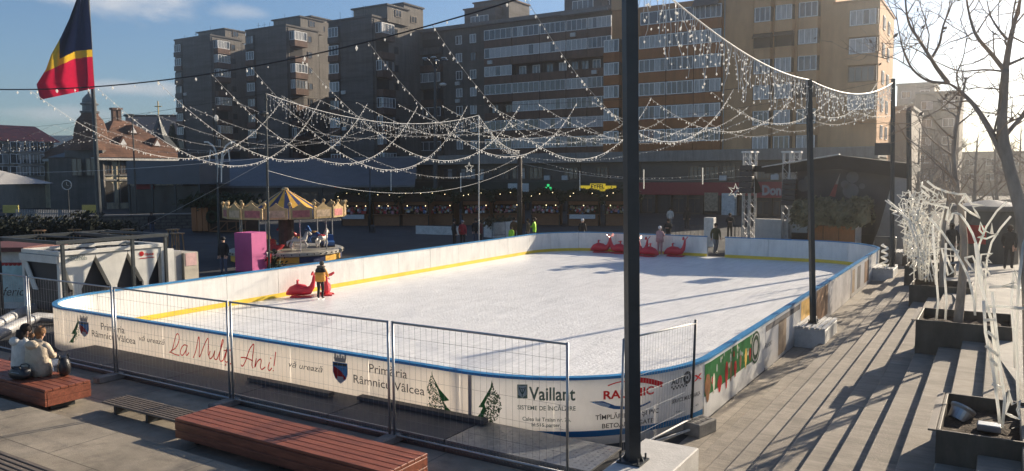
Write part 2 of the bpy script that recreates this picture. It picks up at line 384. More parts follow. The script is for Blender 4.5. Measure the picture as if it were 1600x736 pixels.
for a, b in SEG:
    if a < WN+QC+HS-.5 or a >= PER-Q0*.6: sheet(MB(), a+.006, b-.006, GZ, .925, -.035).build('board_panel', white_p, rink)
    else: wallstrip(MB(), a+.008, b-.008, GZ, .925, -.035, .035).build('board_panel', white_i, rink)
for a, b in ((gs1, PER), (0, gs0)):
    wallstrip(MB(), a, b, .926, .972, -.062, .062).build('top_rail', blue_m, rink)
    wallstrip(MB(), a, b, ZI+.004, ZI+.16, -.047, -.037).build('kick_strip', yellow_m, rink)
# steel uprights behind the far and left boards
for a, b in SEG:
    if gs1-.1 < a < PER-Q0 or sf-QC < a < gs0: MB().bar(wp(a, GZ, .06), wp(a, .92, .06), .05).build('upright', steel, rink)
# ice
pts = [wallp(PER*i/160, -.04)[0] for i in range(160)]
struct(MB().add([(p.x, p.y, ZI) for p in pts]+[(p.x, p.y, GZ+.004) for p in pts], [tuple(range(160))]+[(i+160, (i+1) % 160+160, (i+1) % 160, i) for i in range(160)]).build('ice_surface', ice_m))
# ---- banners
def banner(s0, s1, z0, z1, m, off=.037):
    return sheet(MB(), s0, s1, z0, z1, off+.003).build('banner', m, rink)
def wtext(par, txt, x0, x1, yb, cap, m, off=.044, **kw):
    s0, s1 = s_of(x0), s_of(x1); z0 = z_of(s0, yb); z1 = z_of(s0, yb-cap)
    vs, fs = text_mesh(txt, **kw); mb = MB()
    mb.add([wp(s0+(s1-s0)*x, z0+(z1-z0)*y, off) for x, y in vs], fs)
    return mb.build('lettering', m, par)
def wpoly(mb, pts, off, m=None):
    """filled px outline laid on the wall as a fan-free polygon"""
    vs = []
    for x, y in pts: s = s_of(x); vs.append(wp(s, z_of(s, y), off))
    return mb.add(vs, [tuple(range(len(vs)-1, -1, -1))], m)
def wstroke(mb, pts, wd, off, m=None, n=3):
    """brush line through px points, wd metres wide"""
    P = []
    for x, y in pts: s = s_of(x); P.append((s, z_of(s, y)))
    Q = []
    for i in range(len(P)-1):                     # Catmull-Rom
        p0 = P[max(0, i-1)]; p1 = P[i]; p2 = P[i+1]; p3 = P[min(len(P)-1, i+2)]
        for k in range(n):
            t = k/n; Q.append(tuple(.5*(2*b+(c-a)*t+(2*a-5*b+4*c-d)*t*t+(3*b-a-3*c+d)*t**3) for a, b, c, d in zip(p0, p1, p2, p3)))
    Q.append(P[-1]); vs = []
    for i, q in enumerate(Q):
        a = Q[max(0, i-1)]; b = Q[min(len(Q)-1, i+1)]; d = Vector((b[0]-a[0], b[1]-a[1])); d = d.normalized() if d.length > 1e-6 else Vector((1, 0)); nn = Vector((-d.y, d.x))*wd/2
        vs += [wp(q[0]+nn.x, q[1]+nn.y, off), wp(q[0]-nn.x, q[1]-nn.y, off)]
    return mb.add(vs, [(2*i, 2*i+1, 2*i+3, 2*i+2) for i in range(len(Q)-1)], m)
sA = s_of(735)
b1 = banner(-1.7, sA-.01, -.17, .92, vinyl)
b2 = banner(sA+.01, s_of(1099), -.19, .92, vinyl_cool)
tag(b1, 'cream banner with New Year wishes and town crests'); tag(b2, 'white banner with company advertisements and blue stripe')
wallstrip(MB(), sA-.03, sA+.03, -.15, .92, .046, .075).build('upright', steel, rink)
wtext(b1, 'Primăria', 158, 194.5, 515, 11, ink); wtext(b1, 'Râmnicu Vâlcea', 143, 211, 525.5, 10, ink)
wtext(b1, 'vă urează', 217, 257, 532, 8, ink, shear=.25)
wtext(b1, 'vă urează', 451, 504, 573, 9, ink, shear=.25)
wtext(b1, 'Primăria', 577, 636, 582, 14, ink); wtext(b1, 'Râmnicu Vâlcea', 552, 663, 598, 13, ink)
mb = MB()
def z3(l): return [(280+x/4.0875, 500+y/4.0875) for x, y in l]
def z2(l): return [(60+x/4.6, 460+y/4.6) for x, y in l]
for st in (z2([(950, 405), (985, 385), (1010, 335), (1012, 295), (998, 284), (982, 320), (966, 380), (950, 412), (938, 414), (955, 420), (985, 434), (1010, 438)]),
           z2([(1068, 368), (1045, 364), (1024, 392), (1018, 425), (1032, 438), (1054, 410), (1070, 366)]), z2([(1070, 366), (1058, 415), (1062, 440), (1080, 418)]),
           z3([(86, 243), (104, 200), (124, 116), (130, 114), (129, 170), (125, 236), (138, 215), (165, 150), (187, 116), (188, 150), (183, 210), (190, 234)]),
           z3([(197, 198), (188, 232), (197, 248), (214, 230), (228, 195)]), z3([(228, 195), (220, 236), (228, 252), (240, 250)]),
           z3([(240, 250), (264, 190), (283, 138), (279, 126), (268, 165), (254, 238), (262, 264), (278, 258)]),
           z3([(278, 258), (300, 200), (318, 148)]), z3([(318, 148), (298, 220), (289, 256), (298, 270), (312, 262)]), z3([(284, 196), (332, 192)]), z3([(297, 278), (289, 294)]),
           z3([(322, 228), (314, 262), (322, 282), (338, 266)]), z3([(332, 205), (333, 210)]),
           z3([(392, 284), (400, 296), (420, 268), (448, 192), (474, 156), (479, 166), (471, 220), (462, 286), (470, 308)]), z3([(392, 240), (425, 242), (470, 262)]),
           z3([(492, 244), (480, 304), (498, 266), (518, 250), (523, 262), (516, 300), (526, 316), (548, 300)]),
           z3([(576, 270), (565, 308), (574, 324), (590, 306)]), z3([(583, 240), (586, 250)]), z3([(618, 204), (604, 294)]), z3([(598, 320), (598, 328)])):
    wstroke(mb, st, .026, .046)
mb.build('greeting_lettering', ink_red, b1)
def crest(x0, x1, y0, y1, par):
    h = y1-y0; w_ = x1-x0; X = lambda u: x0+w_*u; Y = lambda v: y0+h*v+(.13*(0))
    mb = MB()
    def sk(u, v): return (X(u), Y(v)+w_*(u-.5)*.15)
    wpoly(mb, [sk(0, .28), sk(1, .28), sk(1, .62), sk(.88, .82), sk(.5, 1), sk(.12, .82), sk(0, .62)], .044, 0)
    wpoly(mb, [sk(.06, .42), sk(.5, .55), sk(.9, .78), sk(.5, .96), sk(.16, .80), sk(.04, .62)], .046, 1)
    wpoly(mb, [sk(.3, .75), sk(.7, .75), sk(.72, .93), sk(.5, .98), sk(.28, .93)], .0475, 2)
    wpoly(mb, [sk(.06, .31), sk(.94, .31), sk(.94, .38), sk(.06, .40)], .0475, 4)
    for k in range(5): wpoly(mb, [sk(.12+k*.17, 0 if k % 2 == 0 else .05), sk(.24+k*.17, 0 if k % 2 == 0 else .05), sk(.24+k*.17, .14), sk(.12+k*.17, .14)], .044, 3)
    wpoly(mb, [sk(.08, .12), sk(.92, .12), sk(.86, .27), sk(.14, .27)], .046, 3)
    mb.build('crest', [ink_blue, ink_red, ink_white, mat('ink_stone', (.32, .28, .24), .6, var=0), ink], par)
crest(123.5, 138.5, 493.5, 527, b1); crest(520, 543, 553.5, 600, b1)
def ztree(outline, spk, par, n=420, seed=1):
    rnd = random.Random(seed); mb = MB(); wpoly(mb, outline, .044, 0)
    xs = [p[0] for p in spk]; ys_ = [p[1] for p in spk]
    def inside(x, y):
        c = False; j = len(spk)-1
        for i in range(len(spk)):
            if (spk[i][1] > y) != (spk[j][1] > y) and x < (spk[j][0]-spk[i][0])*(y-spk[i][1])/(spk[j][1]-spk[i][1])+spk[i][0]: c = not c
            j = i
        return c
    k = 0
    while k < n:
        x = rnd.uniform(min(xs), max(xs)); y = rnd.uniform(min(ys_), max(ys_))
        if inside(x, y):
            k += 1; s = s_of(x); z = z_of(s, y); r_ = rnd.uniform(.006, .017)
            mb.add([wp(s+r_*math.cos(q*1.256), z+r_*math.sin(q*1.256), .045) for q in range(5)], [(0, 1, 2, 3, 4)], 1)
    tag(mb.build('tree_print', [ink_green, ink_dark], par), kind='stuff')
def z4(l): return [(500+x/3.754, 540+y/3.754) for x, y in l]
def z5(l): return [(740+x/4.18, 560+y/4.18) for x, y in l]
ztree(z4([(655, 150), (664, 185), (700, 255), (757, 322), (722, 328), (742, 360), (792, 410), (748, 405), (768, 432), (735, 425), (738, 400), (715, 330), (700, 290), (672, 215), (655, 178)]), z4([(655, 165), (680, 235), (720, 340), (742, 425), (680, 410), (615, 385), (640, 300), (625, 260)]), b1, seed=3)
ztree(z5([(120, 140), (110, 190), (62, 270), (30, 320), (58, 322), (40, 360), (4, 402), (60, 412), (58, 395), (80, 330), (70, 300), (112, 215), (124, 180)]), z5([(120, 160), (135, 200), (175, 260), (180, 330), (150, 400), (110, 430), (50, 410), (80, 300)]), b2, seed=5)
ztree(z2([(285, 150), (283, 190), (262, 235), (232, 285), (258, 285), (240, 310), (212, 346), (246, 348), (250, 320), (275, 285), (270, 262), (292, 205)]), z2([(287, 165), (292, 230), (290, 300), (250, 345), (245, 310), (262, 250)]), b1, n=90, seed=8)
# advertisements
mb = MB(); q = z5([(285, 171), (352, 171), (352, 262), (285, 262)]); wpoly(mb, q, .044, 0)
wpoly(mb, z5([(291, 179), (346, 179), (346, 238), (318, 258), (291, 238)]), .0455, 1)
wstroke(mb, z5([(300, 190), (306, 212), (318, 232), (331, 212), (337, 190)]), .016, .047, 0); wstroke(mb, z5([(318, 205), (318, 250)]), .013, .047, 0); wstroke(mb, z5([(308, 195), (318, 200), (328, 195)]), .013, .047, 0)
mb.build('logo', [ink_grey, ink_white], b2)
wtext(b2, 'Vaillant', 826.5, 899, 624.5, 20, ink_grey, bold=.02)
wtext(b2, 'SISTEME DE ÎNCĂLZIRE', 808.5, 899.5, 639.5, 6.6, ink_grey, bold=.012)
wtext(b2, 'Calea lui Traian nr. 76,', 816, 892, 657, 5.8, ink_grey, bold=.012); wtext(b2, 'bl.S15 parter.', 830.5, 876.5, 666.2, 5.4, ink_grey, bold=.012)
def z8(l): return [(900+x/4.718, 580+y/4.718) for x, y in l]
mb = MB()
wstroke(mb, z8([(235, 108), (300, 85), (380, 70)]), .02, .044, 0); wstroke(mb, z8([(380, 70), (480, 66), (560, 78), (640, 100)]), .09, .044, 0)
wpoly(mb, z8([(100, 225), (200, 222), (290, 255), (375, 262), (375, 283), (280, 280), (180, 255)]), .044, 1); wstroke(mb, z8([(375, 272), (470, 262), (550, 225)]), .03, .045, 1)
mb.build('logo', [ink_red, ink_blue], b2)
wtext(b2, 'RAU NIC', 943, 1022, 624, 12.5, ink_red, bold=.03)
wtext(b2, 'TÎMPLĂRIE ALU ȘI PVC', 930.5, 1030, 656.5, 7.2, ink, bold=.012); wtext(b2, 'BETOANE AGATE', 941, 1021.5, 669.5, 7.0, ink, bold=.012)
wtext(b2, 'AUT', 1049, 1067, 602, 8.5, ink, bold=.03); wtext(b2, 'IX', 1082.5, 1097, 597, 9, ink_red, bold=.03)
wtext(b2, 'SERVICE MULTIMARCA', 1050, 1095, 631, 6.0, ink, bold=.02); wtext(b2, 'Str.        nr. 45', 1057, 1092, 645.5, 3.2, ink_grey)
mb = MB()
for r_, mm in ((.115, 0), (.062, 1), (.03, 0)):
    s = s_of(1074.3); z = z_of(s, 590); mb.add([wp(s+r_*math.cos(k*.314), z+r_*math.sin(k*.314), .044+.0012*(.12-r_)*10) for k in range(20)], [tuple(range(20))], mm)
for k in range(10):
    for j in range(2):
        if (k+j) % 2 == 0:
            s = s_of(1049)+k*.042; z = z_of(s_of(1049), 607)-j*.035; mb.add([wp(s, z, .044), wp(s+.04, z, .044), wp(s+.04, z+.033, .044), wp(s, z+.033, .044)], [(0, 1, 2, 3)], 0)
mb.build('logo', [ink, ink_white], b2)
for zz, hh, xa in ((-.045, .10, 838),):
    wallstrip(MB(), s_of(xa), s_of(1099)-.01, zz, zz+hh, .043, .0465).build('stripe', ink_sky, b2)
# banners of the right side
sB = s_of(1101)
def zz7(l): return [(1100+x/4.09, 440+y/4.09) for x, y in l]
b3 = banner(sB, s_of(1196), -.17, .92, mat('banner_satin', (.74, .73, .71), .35, var=.06, scale=3, trans=.25))
tag(b3, 'white banner with a green food picture and a round seal')
grn = mat('print_green', (.035, .20, .06), .4, var=.35, scale=4, trans=.4)
mb = MB(); wallstrip(mb, s_of(1101.5), s_of(1181), .26, .86, .042, .044)
pic = mb.build('food_print', grn, b3)
rnd = random.Random(11); mb = MB(); cols = [ink_white, ink_red, mat('print_brown', (.22, .09, .03), .5, var=.3), mat('print_gold', (.55, .36, .06), .5, var=.2), mat('print_pale', (.60, .55, .42), .5, var=.2)]
s0, s1 = s_of(1103), s_of(1180)
for k in range(34):
    s = rnd.uniform(s0, s1); z = rnd.uniform(.45, .82); a = rnd.uniform(.02, .05); b = a*rnd.uniform(1.2, 2.2); mm = 0
    mb.add([wp(s+a*math.cos(j*.628), z+b*math.sin(j*.628)*(1.3 if math.sin(j*.628) > 0 else .8), .0455) for j in range(10)], [tuple(range(10))], rnd.choice([0, 0, 4, 1]))
for k, (u, zt_, zb, mm, wd) in enumerate([(.03, .66, .12, 2, .15), (.13, .6, .2, 4, .07), (.24, .48, .14, 1, .15), (.37, .66, .1, 1, .10), (.46, .6, .18, 2, .08), (.55, .55, .2, 1, .1), (.66, .6, .25, 2, .08), (.78, .66, .2, 3, .09), (.88, .6, .3, 1, .07)]):
    s = s0+(s1-s0)*u; mb.add([wp(s+wd*math.sin(j*.5236)*(.6 if 3 < j < 9 else 1), zb+(zt_-zb)*(.5+.5*math.cos(j*.5236)), .047+k*.0002) for j in range(12)], [tuple(range(12))], mm)
mb.build('food_print_detail', cols, b3)
mb = MB(); s = s_of(1181); z = .52
for r_, mm in ((.36, 0), (.31, 1), (.27, 0), (.17, 1)): mb.add([wp(s+r_*math.cos(k*.2618), z+r_*math.sin(k*.2618), .048+.004*(.4-r_)) for k in range(24)], [tuple(range(24))], mm)
mb.build('seal', [ink_dark, ink_white], b3)
b4 = banner(s_of(1197), s_of(1250), -.19, .92, vinyl_cool); tag(b4, 'white banner with a small black script word')
wtext(b4, 'Rustic', 1193.5+2, 1207, 546, 9, ink, shear=.3)
mb = MB(); wallstrip(mb, s_of(1197), s_of(1250), .70, .84, .042, .044); mb.build('stripe', mat('print_grey', (.12, .11, .11), .5, var=.4, scale=5), b4)
wallstrip(MB(), s_of(1217), s_of(1229), -.1, .72, .042, .044).build('picture_print', mat('print_tan', (.30, .22, .15), .5, var=.5, scale=4), b4)
b5 = banner(s_of(1251), s_of(1330), -.19, .92, mat('banner_worn', (.55, .52, .50), .5, var=.22, scale=2.2, trans=.2)); tag(b5, 'faded picture banner beside the steps')
wallstrip(MB(), s_of(1252), s_of(1268), .1, .86, .042, .044).build('picture_print', mat('print_yellow', (.55, .33, .08), .5, var=.5, scale=3), b5)
wallstrip(MB(), s_of(1276), s_of(1294), -.05, .88, .042, .044).build('picture_print', mat('print_wood', (.20, .11, .06), .5, var=.5, scale=6, stretch=(3, 3, .6)), b5)
b6 = banner(s_of(1331), s_of(1369), -.19, .92, vinyl_cool); tag(b6, 'pale banner with dark picture panels at the far end')
for x0, x1, mm in ((1332, 1336, 'print_tan'), (1351, 1358, 'print_wood'), (1340, 1345, 'print_grey')):
    wallstrip(MB(), s_of(x0), s_of(x1), -.05, .8, .042, .044).build('picture_print', MATS[mm], b6)
# deck along the near boards
DZ = .165
seams = [gp(x, y, DZ).x for x, y in ((22, 560), (120, 580), (227, 600), (353, 622), (506, 650), (689, 690))]+[-4.75]
seams[0] = seams[1]-(seams[2]-seams[1])
lastw = ['dark metal deck section at the far left end of the boards', 'dark metal deck section under the crest and name on the left', 'dark metal deck section under the red greeting', 'dark metal deck section below the exclamation mark of the greeting', 'dark metal deck section below the second crest and town name', 'metal deck section with chequered edge at the right end, partly sunlit']
for k in range(6):
    x0, x1 = seams[k]+.012, seams[k+1]-.012
    d = thing('deck_section', ((x0+x1)/2, 10.2, GZ), lastw[k], 'deck section', 'metal deck sections along the near boards')
    top = MB().box((x0, 9.66, DZ-.03), (x1, YN-.05, DZ))
    top.build('deck_top', deck_m if k < 5 else alu, d)
    if k == 5:
        mb = MB(); nx = int((x1-x0)/.09); ny = 11
        for i in range(nx):
            for j in range(ny):
                cx = x0+.05+i*.09; cy = 9.72+j*.095
                u = (1 if (i+j) % 2 else -1)*.024
                mb.add([(cx-u, cy-.024, DZ+.001), (cx, cy, DZ+.006), (cx+u, cy+.024, DZ+.001), (cx+.006*(1 if u > 0 else -1), cy-.006, DZ+.001)], [(0, 1, 2, 3)])
        tag(mb.build('chequer_tread', steel, d), kind='stuff')
    mb = MB().box((x0, 9.62, GZ+.02), (x1, 9.655, DZ+.004))
    for i in range(int((x1-x0)/.062)):
        for j in range(4): mb.cbox((x0+.04+i*.062, 9.614, GZ+.22+j*.04), (.022, .012, .02))
    mb.build('edge_plate', alu, d)
for k, (xa, ya, xb, yb) in enumerate(((388, 592, 500, 622), (557, 622, 742, 667))):
    a = gp(xa, ya, DZ+.05); b = gp(xb, yb, DZ+.05); a.y = b.y = 10.45+.15*k
    tag(MB().bar(a, b, .16, .07).build('loose_beam', deck_m, origin=(a.x, a.y, DZ)), ['dark beam lying on the deck below the greeting', 'longer dark beam lying on the deck below the second crest'][k], 'beam', 'loose beams on the deck')
# ------------------------------------------------------------------ mobile fence panels
def fence_panel(a, b, za, zb, label, h=2.0, nsub=True, gap=.05, top_drop=0):
    """a, b ground points of the two posts"""
    a = Vector((a[0], a[1], za)); b = Vector((b[0], b[1], zb)); d = (b-a); L_ = d.length; u = d.normalized()
    t = thing('mobile_fence', a, label, 'fence panel', 'mobile wire fence panels')
    a2 = a+u*gap; b2 = b-u*gap; r_ = .021
    for P in (a2, b2): MB().tube([P+Vector((0, 0, .02)), P+Vector((0, 0, h))], r_, 8).build('post', steel, t, smooth=True)
    for zz in (.13, h-.02): MB().tube([a2+Vector((0, 0, zz)), b2+Vector((0, 0, zz))], .019, 8).build('rail', steel, t, smooth=True)
    mb = MB(); n = int(L_/.115)
    for i in range(1, n):
        p = a2+(b2-a2)*(i/n); mb.tube([p+Vector((0, 0, .13)), p+Vector((0, 0, h-.02))], .0021, 4, cap=False)
    for zz in (.42, .75, 1.1, 1.45, 1.75):
        mb.tube([a2+Vector((0, 0, zz)), b2+Vector((0, 0, zz))], .0021, 4, cap=False)
    mb.build('wire_mesh', wire_m, t)
    return t
FY = 9.485
fx = [gp(60, 560, 0).x]*0+[-22.9, -19.5, gp(181.4, 592, 0).x, gp(366.7, 632, 0).x, gp(610.5, 692, 0).x, -4.98]
for k in range(5):
    lab = ['wire fence panel furthest left, by the grey pipes', 'wire fence panel in front of the town crest at the left end of the boards', 'wire fence panel in front of the red greeting', 'wire fence panel in front of the second crest, behind the long red bench', 'wire fence panel in front of the heating company advertisement'][k]
    fence_panel((fx[k], FY), (fx[k+1], FY), 0, 0, lab)
# footings
def foot(x, y, z, label, rz=0, m=None):
    t = MB()
    t.bev((-.11, -.38, 0), (.11, .38, .13), .015); t.cbox((0, -.36, .06), (.14, .08, .1)); t.cbox((0, .36, .06), (.14, .08, .1))
    o = t.build('fence_foot', gr_conc, local=True); o.location = (x, y, z); o.rotation_euler = (0, 0, rz); return tag(o, label, 'fence foot', 'concrete feet of the fence')
for x, lb in ((fx[1], 'concrete fence foot by the seated women'), (fx[2], 'concrete fence foot under the posts left of the slatted bench'), (fx[3], 'concrete fence foot under the posts behind the long red bench end'), (fx[4], 'concrete fence foot under the posts right of the town name')):
    foot(x, FY-.06, .001, lb)
# corner panel on the right: from the leaning post to the block of hollow brick
pb = gp(1080, 664, -.06); pa = Vector((-5.02, 10.9, -.18))
pa = atY(969, 716, 11.0); pa.z = -.19
far_top = atY(1087, 499.6, pb.y)
t = thing('mobile_fence', (pa.x, pa.y, -.19), 'short wire fence panel seen end-on between the leaning post and the steps', 'fence panel', 'mobile wire fence panels')
top_a = Vector((pa.x+.05, pa.y, far_top.z-.02)); top_b = Vector((far_top.x, pb.y, far_top.z)); bot_b = Vector((pb.x, pb.y, -.04)); bot_a = Vector((pa.x, pa.y, -.17))
MB().tube([bot_a, top_a], .021, 8).build('post', steel, t, smooth=True); MB().tube([bot_b, top_b], .024, 8).build('post', steel_dk, t, smooth=True)
MB().tube([top_a, top_b-Vector((0, 0, .06))], .017, 8).build('rail', conc_w, t, smooth=True); MB().tube([bot_a+Vector((0, 0, .1)), bot_b+Vector((0, 0, .1))], .017, 8).build('rail', conc_w, t, smooth=True)
mb = MB(); n = 26
for i in range(1, n):
    f = i/n; mb.tube([bot_a.lerp(bot_b, f)+Vector((0, 0, .1)), top_a.lerp(top_b, f)], .0021, 4, cap=False)
for f in (.16, .34, .5, .66, .83): mb.tube([bot_a.lerp(top_a, f), bot_b.lerp(top_b, f)], .0021, 4, cap=False)
mb.build('wire_mesh', conc_w, t)
# hollow concrete brick
t = MB().bev((-.13, -.22, 0), (.13, .22, .19), .012)
o = t.build('hollow_brick', gr_conc, local=True); o.location = (pb.x+.14, pb.y+.05, GZ+.002); o.rotation_euler = (0, 0, R(-14)); o.scale = (1.25, 1.2, 1.25)
tag(o, 'grey hollow concrete brick holding the end post of the fence', 'concrete brick')
h_ = MB()
for i in range(2):
    for j in range(3): h_.cbox((-.055+i*.11, -.135+j*.135, .189), (.07, .09, .012))
h_.build('hole', ink, o, local=True)
tag(MB().bar((pb.x+.1, pb.y-.05, GZ+.12), (pb.x-.5, pb.y-1.4, GZ+.05), .035, .03).build('white_batten', conc_w, origin=(pb.x, pb.y, GZ)), 'white painted batten lying beside the hollow concrete brick', 'batten')

# ------------------------------------------------------------------ timber benches
def bench(x0, x1, y0, y1, zb, label, h=.45, n=6, m=None, dark=False, along='x'):
    t = thing('timber_bench', ((x0+x1)/2, (y0+y1)/2, zb), label, 'bench', 'timber platform benches')
    m = m or wood_red; z1 = zb+h; zs = z1-.045
    mb = MB(); wd = (y1-y0)/n
    for i in range(n): mb.bev((x0, y0+i*wd+.006, zs), (x1, y0+(i+1)*wd-.006, z1), .006)
    mb.build('seat', m, t)
    for k in range(2):
        za, zc = zs-.004-(k+1)*.135, zs-.008-k*.135
        MB().bev((x0+.005, y0, za), (x1-.005, y0+.04, zc), .006).build('side_board', m, t)
        MB().bev((x0+.005, y1-.04, za), (x1-.005, y1, zc), .006).build('side_board', m, t)
        MB().bev((x0, y0+.043, za), (x0+.04, y1-.043, zc), .006).build('side_board', m, t)
        MB().bev((x1-.04, y0+.043, za), (x1, y1-.043, zc), .006).build('side_board', m, t)
    nl = max(2, int((x1-x0)/1.6)+1)
    for i in range(nl):
        x = x0+.25+(x1-x0-.5)*i/(nl-1); MB().box((x-.04, y0+.2, zb), (x+.04, y1-.2, zs-.01)).build('leg', steel_dk, t)
    return t
bench(-11.15, -6.67, 7.55, 8.41, .003, 'long red timber bench in front of the fence, empty')
bench(-20.6, -14.67, 7.34, 8.19, .003, 'red timber bench at the left with two women sitting on it')
# low slatted bench
t = thing('slatted_bench', (-12.9, 8.22, 0), 'low weathered slatted bench between the two red benches', 'bench')
mb = MB(); x0, x1 = -13.93, -11.3
for i in range(7): mb.bev((x0, 7.96+i*.075, .17), (x1, 7.96+i*.075+.052, .205), .006)
mb.build('seat', wood_gr, t)
for x in (x0+.35, (x0+x1)/2, x1-.35): MB().box((x-.035, 8.0, .003), (x+.035, 8.44, .168)).build('leg', steel_dk, t)
t = thing('slatted_bench', (-12.2, 4.9, .2), 'grey weathered slatted bench in the nearest left corner', 'bench')
mb = MB(); x1 = atY(92, 738, 5.05).x
for i in range(7): mb.bev((-14.5, 4.5+i*.085, .60), (x1-.0-.0*i, 4.5+i*.085+.066, .65), .008)
mb.build('seat', wood_gr, t)
for x in (-14.2, x1-.5): MB().box((x-.04, 4.55, .2), (x+.04, 5.05, .598)).build('leg', steel_dk, t)

# ------------------------------------------------------------------ light poles along the right side on white blocks
def light_block(x0, x1, y0, y1, z0, z1, label, slats=True):
    t = thing('pole_block', ((x0+x1)/2, (y0+y1)/2, z0), label, 'pole base', 'white blocks holding the light poles')
    if slats:
        mb = MB().bev((x0, y0, z0), (x1, y1, z1-.06), .01); mb.build('casing', conc_w, t)
        mb = MB(); n = 6; wd = (x1-x0+.04)/n
        for i in range(n):
            if i in (2,): 
                mb.box((x0-.02+i*wd+.02, y0-.02, z1-.05), (x0-.02+(i+1)*wd-.03, y0+.55, z1)); continue
            mb.box((x0-.02+i*wd+.02, y0-.02, z1-.05), (x0-.02+(i+1)*wd-.02, y1+.02, z1))
        mb.build('top_slats', conc_w, t)
        MB().box((x0+.08, y0+.05, z1-.058), (x1-.08, y1-.05, z1-.053)).build('dark_gap', ink, t)
    else:
        MB().bev((x0, y0, z0), (x1, y1, z1), .015).build('casing', mat('bare_block_concrete', (.50, .48, .45), .75, var=.12, scale=4, bump=.25), t)
    return t
light_block(-4.42, -3.59, 9.05, 10.84, GZ, .35, 'plain pale concrete block under the nearest thick pole', False)
light_block(-4.42, -3.67, 20.95, 22.7, GZ, .35, 'white slatted block halfway along the boards, under a slim pole')
light_block(-4.42, -3.64, 35.55, 37.3, GZ, .35, 'white block near the far corner of the boards')
light_block(-4.35, -3.5, 42.5, 44.2, GZ, .40, 'white block furthest back, beside the planters')
def pole(base, top, w_, label, m, square=True, rz=45, flange=True):
    t = thing('light_pole', base, label, 'pole', 'poles carrying the light strings')
    a = Vector(base); b = Vector(top)
    mb = MB().tube([a, b], w_*.7071 if square else w_/2, 4 if square else 10)
    o = mb.build('shaft', m, t)
    if flange:
        mb = MB().cbox((a.x, a.y, a.z+.012), (w_*2.1, w_*2.1, .024))
        for i in (-1, 1):
            for j in (-1, 1): mb.tube([(a.x+i*w_*.8, a.y+j*w_*.8, a.z+.02), (a.x+i*w_*.8, a.y+j*w_*.8, a.z+.1)], .014, 6)
            mb.plate([(0, 0), (w_*.45, 0), (0, w_*.9)], (a.x+i*w_*.48, a.y+.01, a.z+.024), (i, 0, 0), (0, 0, 1), .02)
        mb.build('base_flange', m, t)
    MB().tube([b-Vector((0, 0, .25)), b-Vector((0, 0, .2))], w_*.8, 8).build('clamp', m, t)
    return t
PT = {}
def addpole(key, px0, py0, px1, py1, Y, w_, label, m=None, square=True, ztop=None, zb=None):
    a = atY(px0, py0, Y); b = atY(px1, py1, Y)
    if zb is not None: a.z = zb
    if ztop is not None: b = a+(b-a)*((ztop-a.z)/(b.z-a.z))
    PT[key] = b; pole(a, b, w_, label, m or steel_dk, square)
addpole('R1', 989, 722, 984, 0, 9.85, .165, 'thick dark square pole standing nearest, in front of the ice', ztop=7.15, zb=.352)
addpole('R2', 1270.5, 500, 1264, 130, 21.6, .115, 'slim dark pole on the slatted white block right of the ice', zb=.352, ztop=6.75)
addpole('R3', 1393, 428, 1395.5, 123, 36.3, .12, 'slim pole beside the far right corner of the boards', zb=.352)
addpole('R4', 1421, 395, 1420, 172, 43.3, .16, 'dark pole right of the stage, on the block furthest back', zb=.352)
addpole('L1', 420, 405, 415, 146, 20.3, .09, 'slim grey pole beside the carousel', square=False, zb=GZ)
addpole('L2', 748, 374, 748, 180, 34.4, .075, 'thin pale pole behind the left boards with icicle lights', steel, square=False, zb=GZ)
L0 = Vector((-23.4, 6.0, 7.1)); PT['L0'] = L0
pole((L0.x, L0.y, 0), L0, .1, 'slim pole left of the nearest terrace', steel_dk, False)
a = MB().ball((PT['L1'].x, PT['L1'].y-.12, PT['L1'].z-.75), .16, 8, 5, sc=(1, 1.3, .6)); o = a.build('flood_lamp', steel_dk, origin=(PT['L1'].x, PT['L1'].y, PT['L1'].z-.75)); tag(o, 'small flood lamp near the top of the pole by the carousel', 'lamp')

# ------------------------------------------------------------------ planters on the steps
def planter(k, x0, y0, w_, l_, zt, zb, label):
    t = thing('steel_planter', (x0+w_/2, y0+l_/2, zb), label, 'planter', 'dark steel planters along the steps')
    x1, y1 = x0+w_, y0+l_; th = .035
    mb = MB()
    for a, b in (((x0, y0, zb), (x1, y0+th, zt)), ((x0, y1-th, zb), (x1, y1, zt)), ((x0, y0+th, zb), (x0+th, y1-th, zt)), ((x1-th, y0+th, zb), (x1, y1-th, zt))): mb.bev(a, b, .006)
    mb.build('box_wall', corten, t)
    rnd = random.Random(k); n = 16; vs = []
    for i in range(n+1):
        for j in range(n+1): vs.append((x0+th+(w_-2*th)*i/n, y0+th+(l_-2*th)*j/n, zt-.17+rnd.uniform(-.03, .05)))
    MB().add(vs, [(i*(n+1)+j, (i+1)*(n+1)+j, (i+1)*(n+1)+j+1, i*(n+1)+j+1) for i in range(n) for j in range(n)]).build('soil', soil, t, smooth=True)
    if k in (0, 1):
        MB().box((x0-.075, y0, zt-.02), (x0-.002, y1, zt)).build('rim', mat('planter_rim', (.17, .14, .11), .6, var=.2), t)
    return t
PL = [(-.47, 8.95, 1.75, 1.6, 1.70, 1.0), (-1.22, 15.8, 1.5, 1.5, 1.66, .95), (-2.06, 24.2, 1.5, 1.5, 1.2, .5), (-2.72, 30.0, 1.5, 1.5, 1.09, .3), (-3.77, 40.4, 1.5, 1.5, .47, GZ)]
pl_lab = ['dark steel planter nearest the camera with a round floodlight in it', 'dark steel planter second from the camera, with a thin dark trunk', 'dark steel planter third from the camera, beside the steps', 'dark steel planter fourth from the camera, smaller in view', 'dark steel planter furthest away, by the last white block']
for k, a in enumerate(PL): planter(k, *a, pl_lab[k])
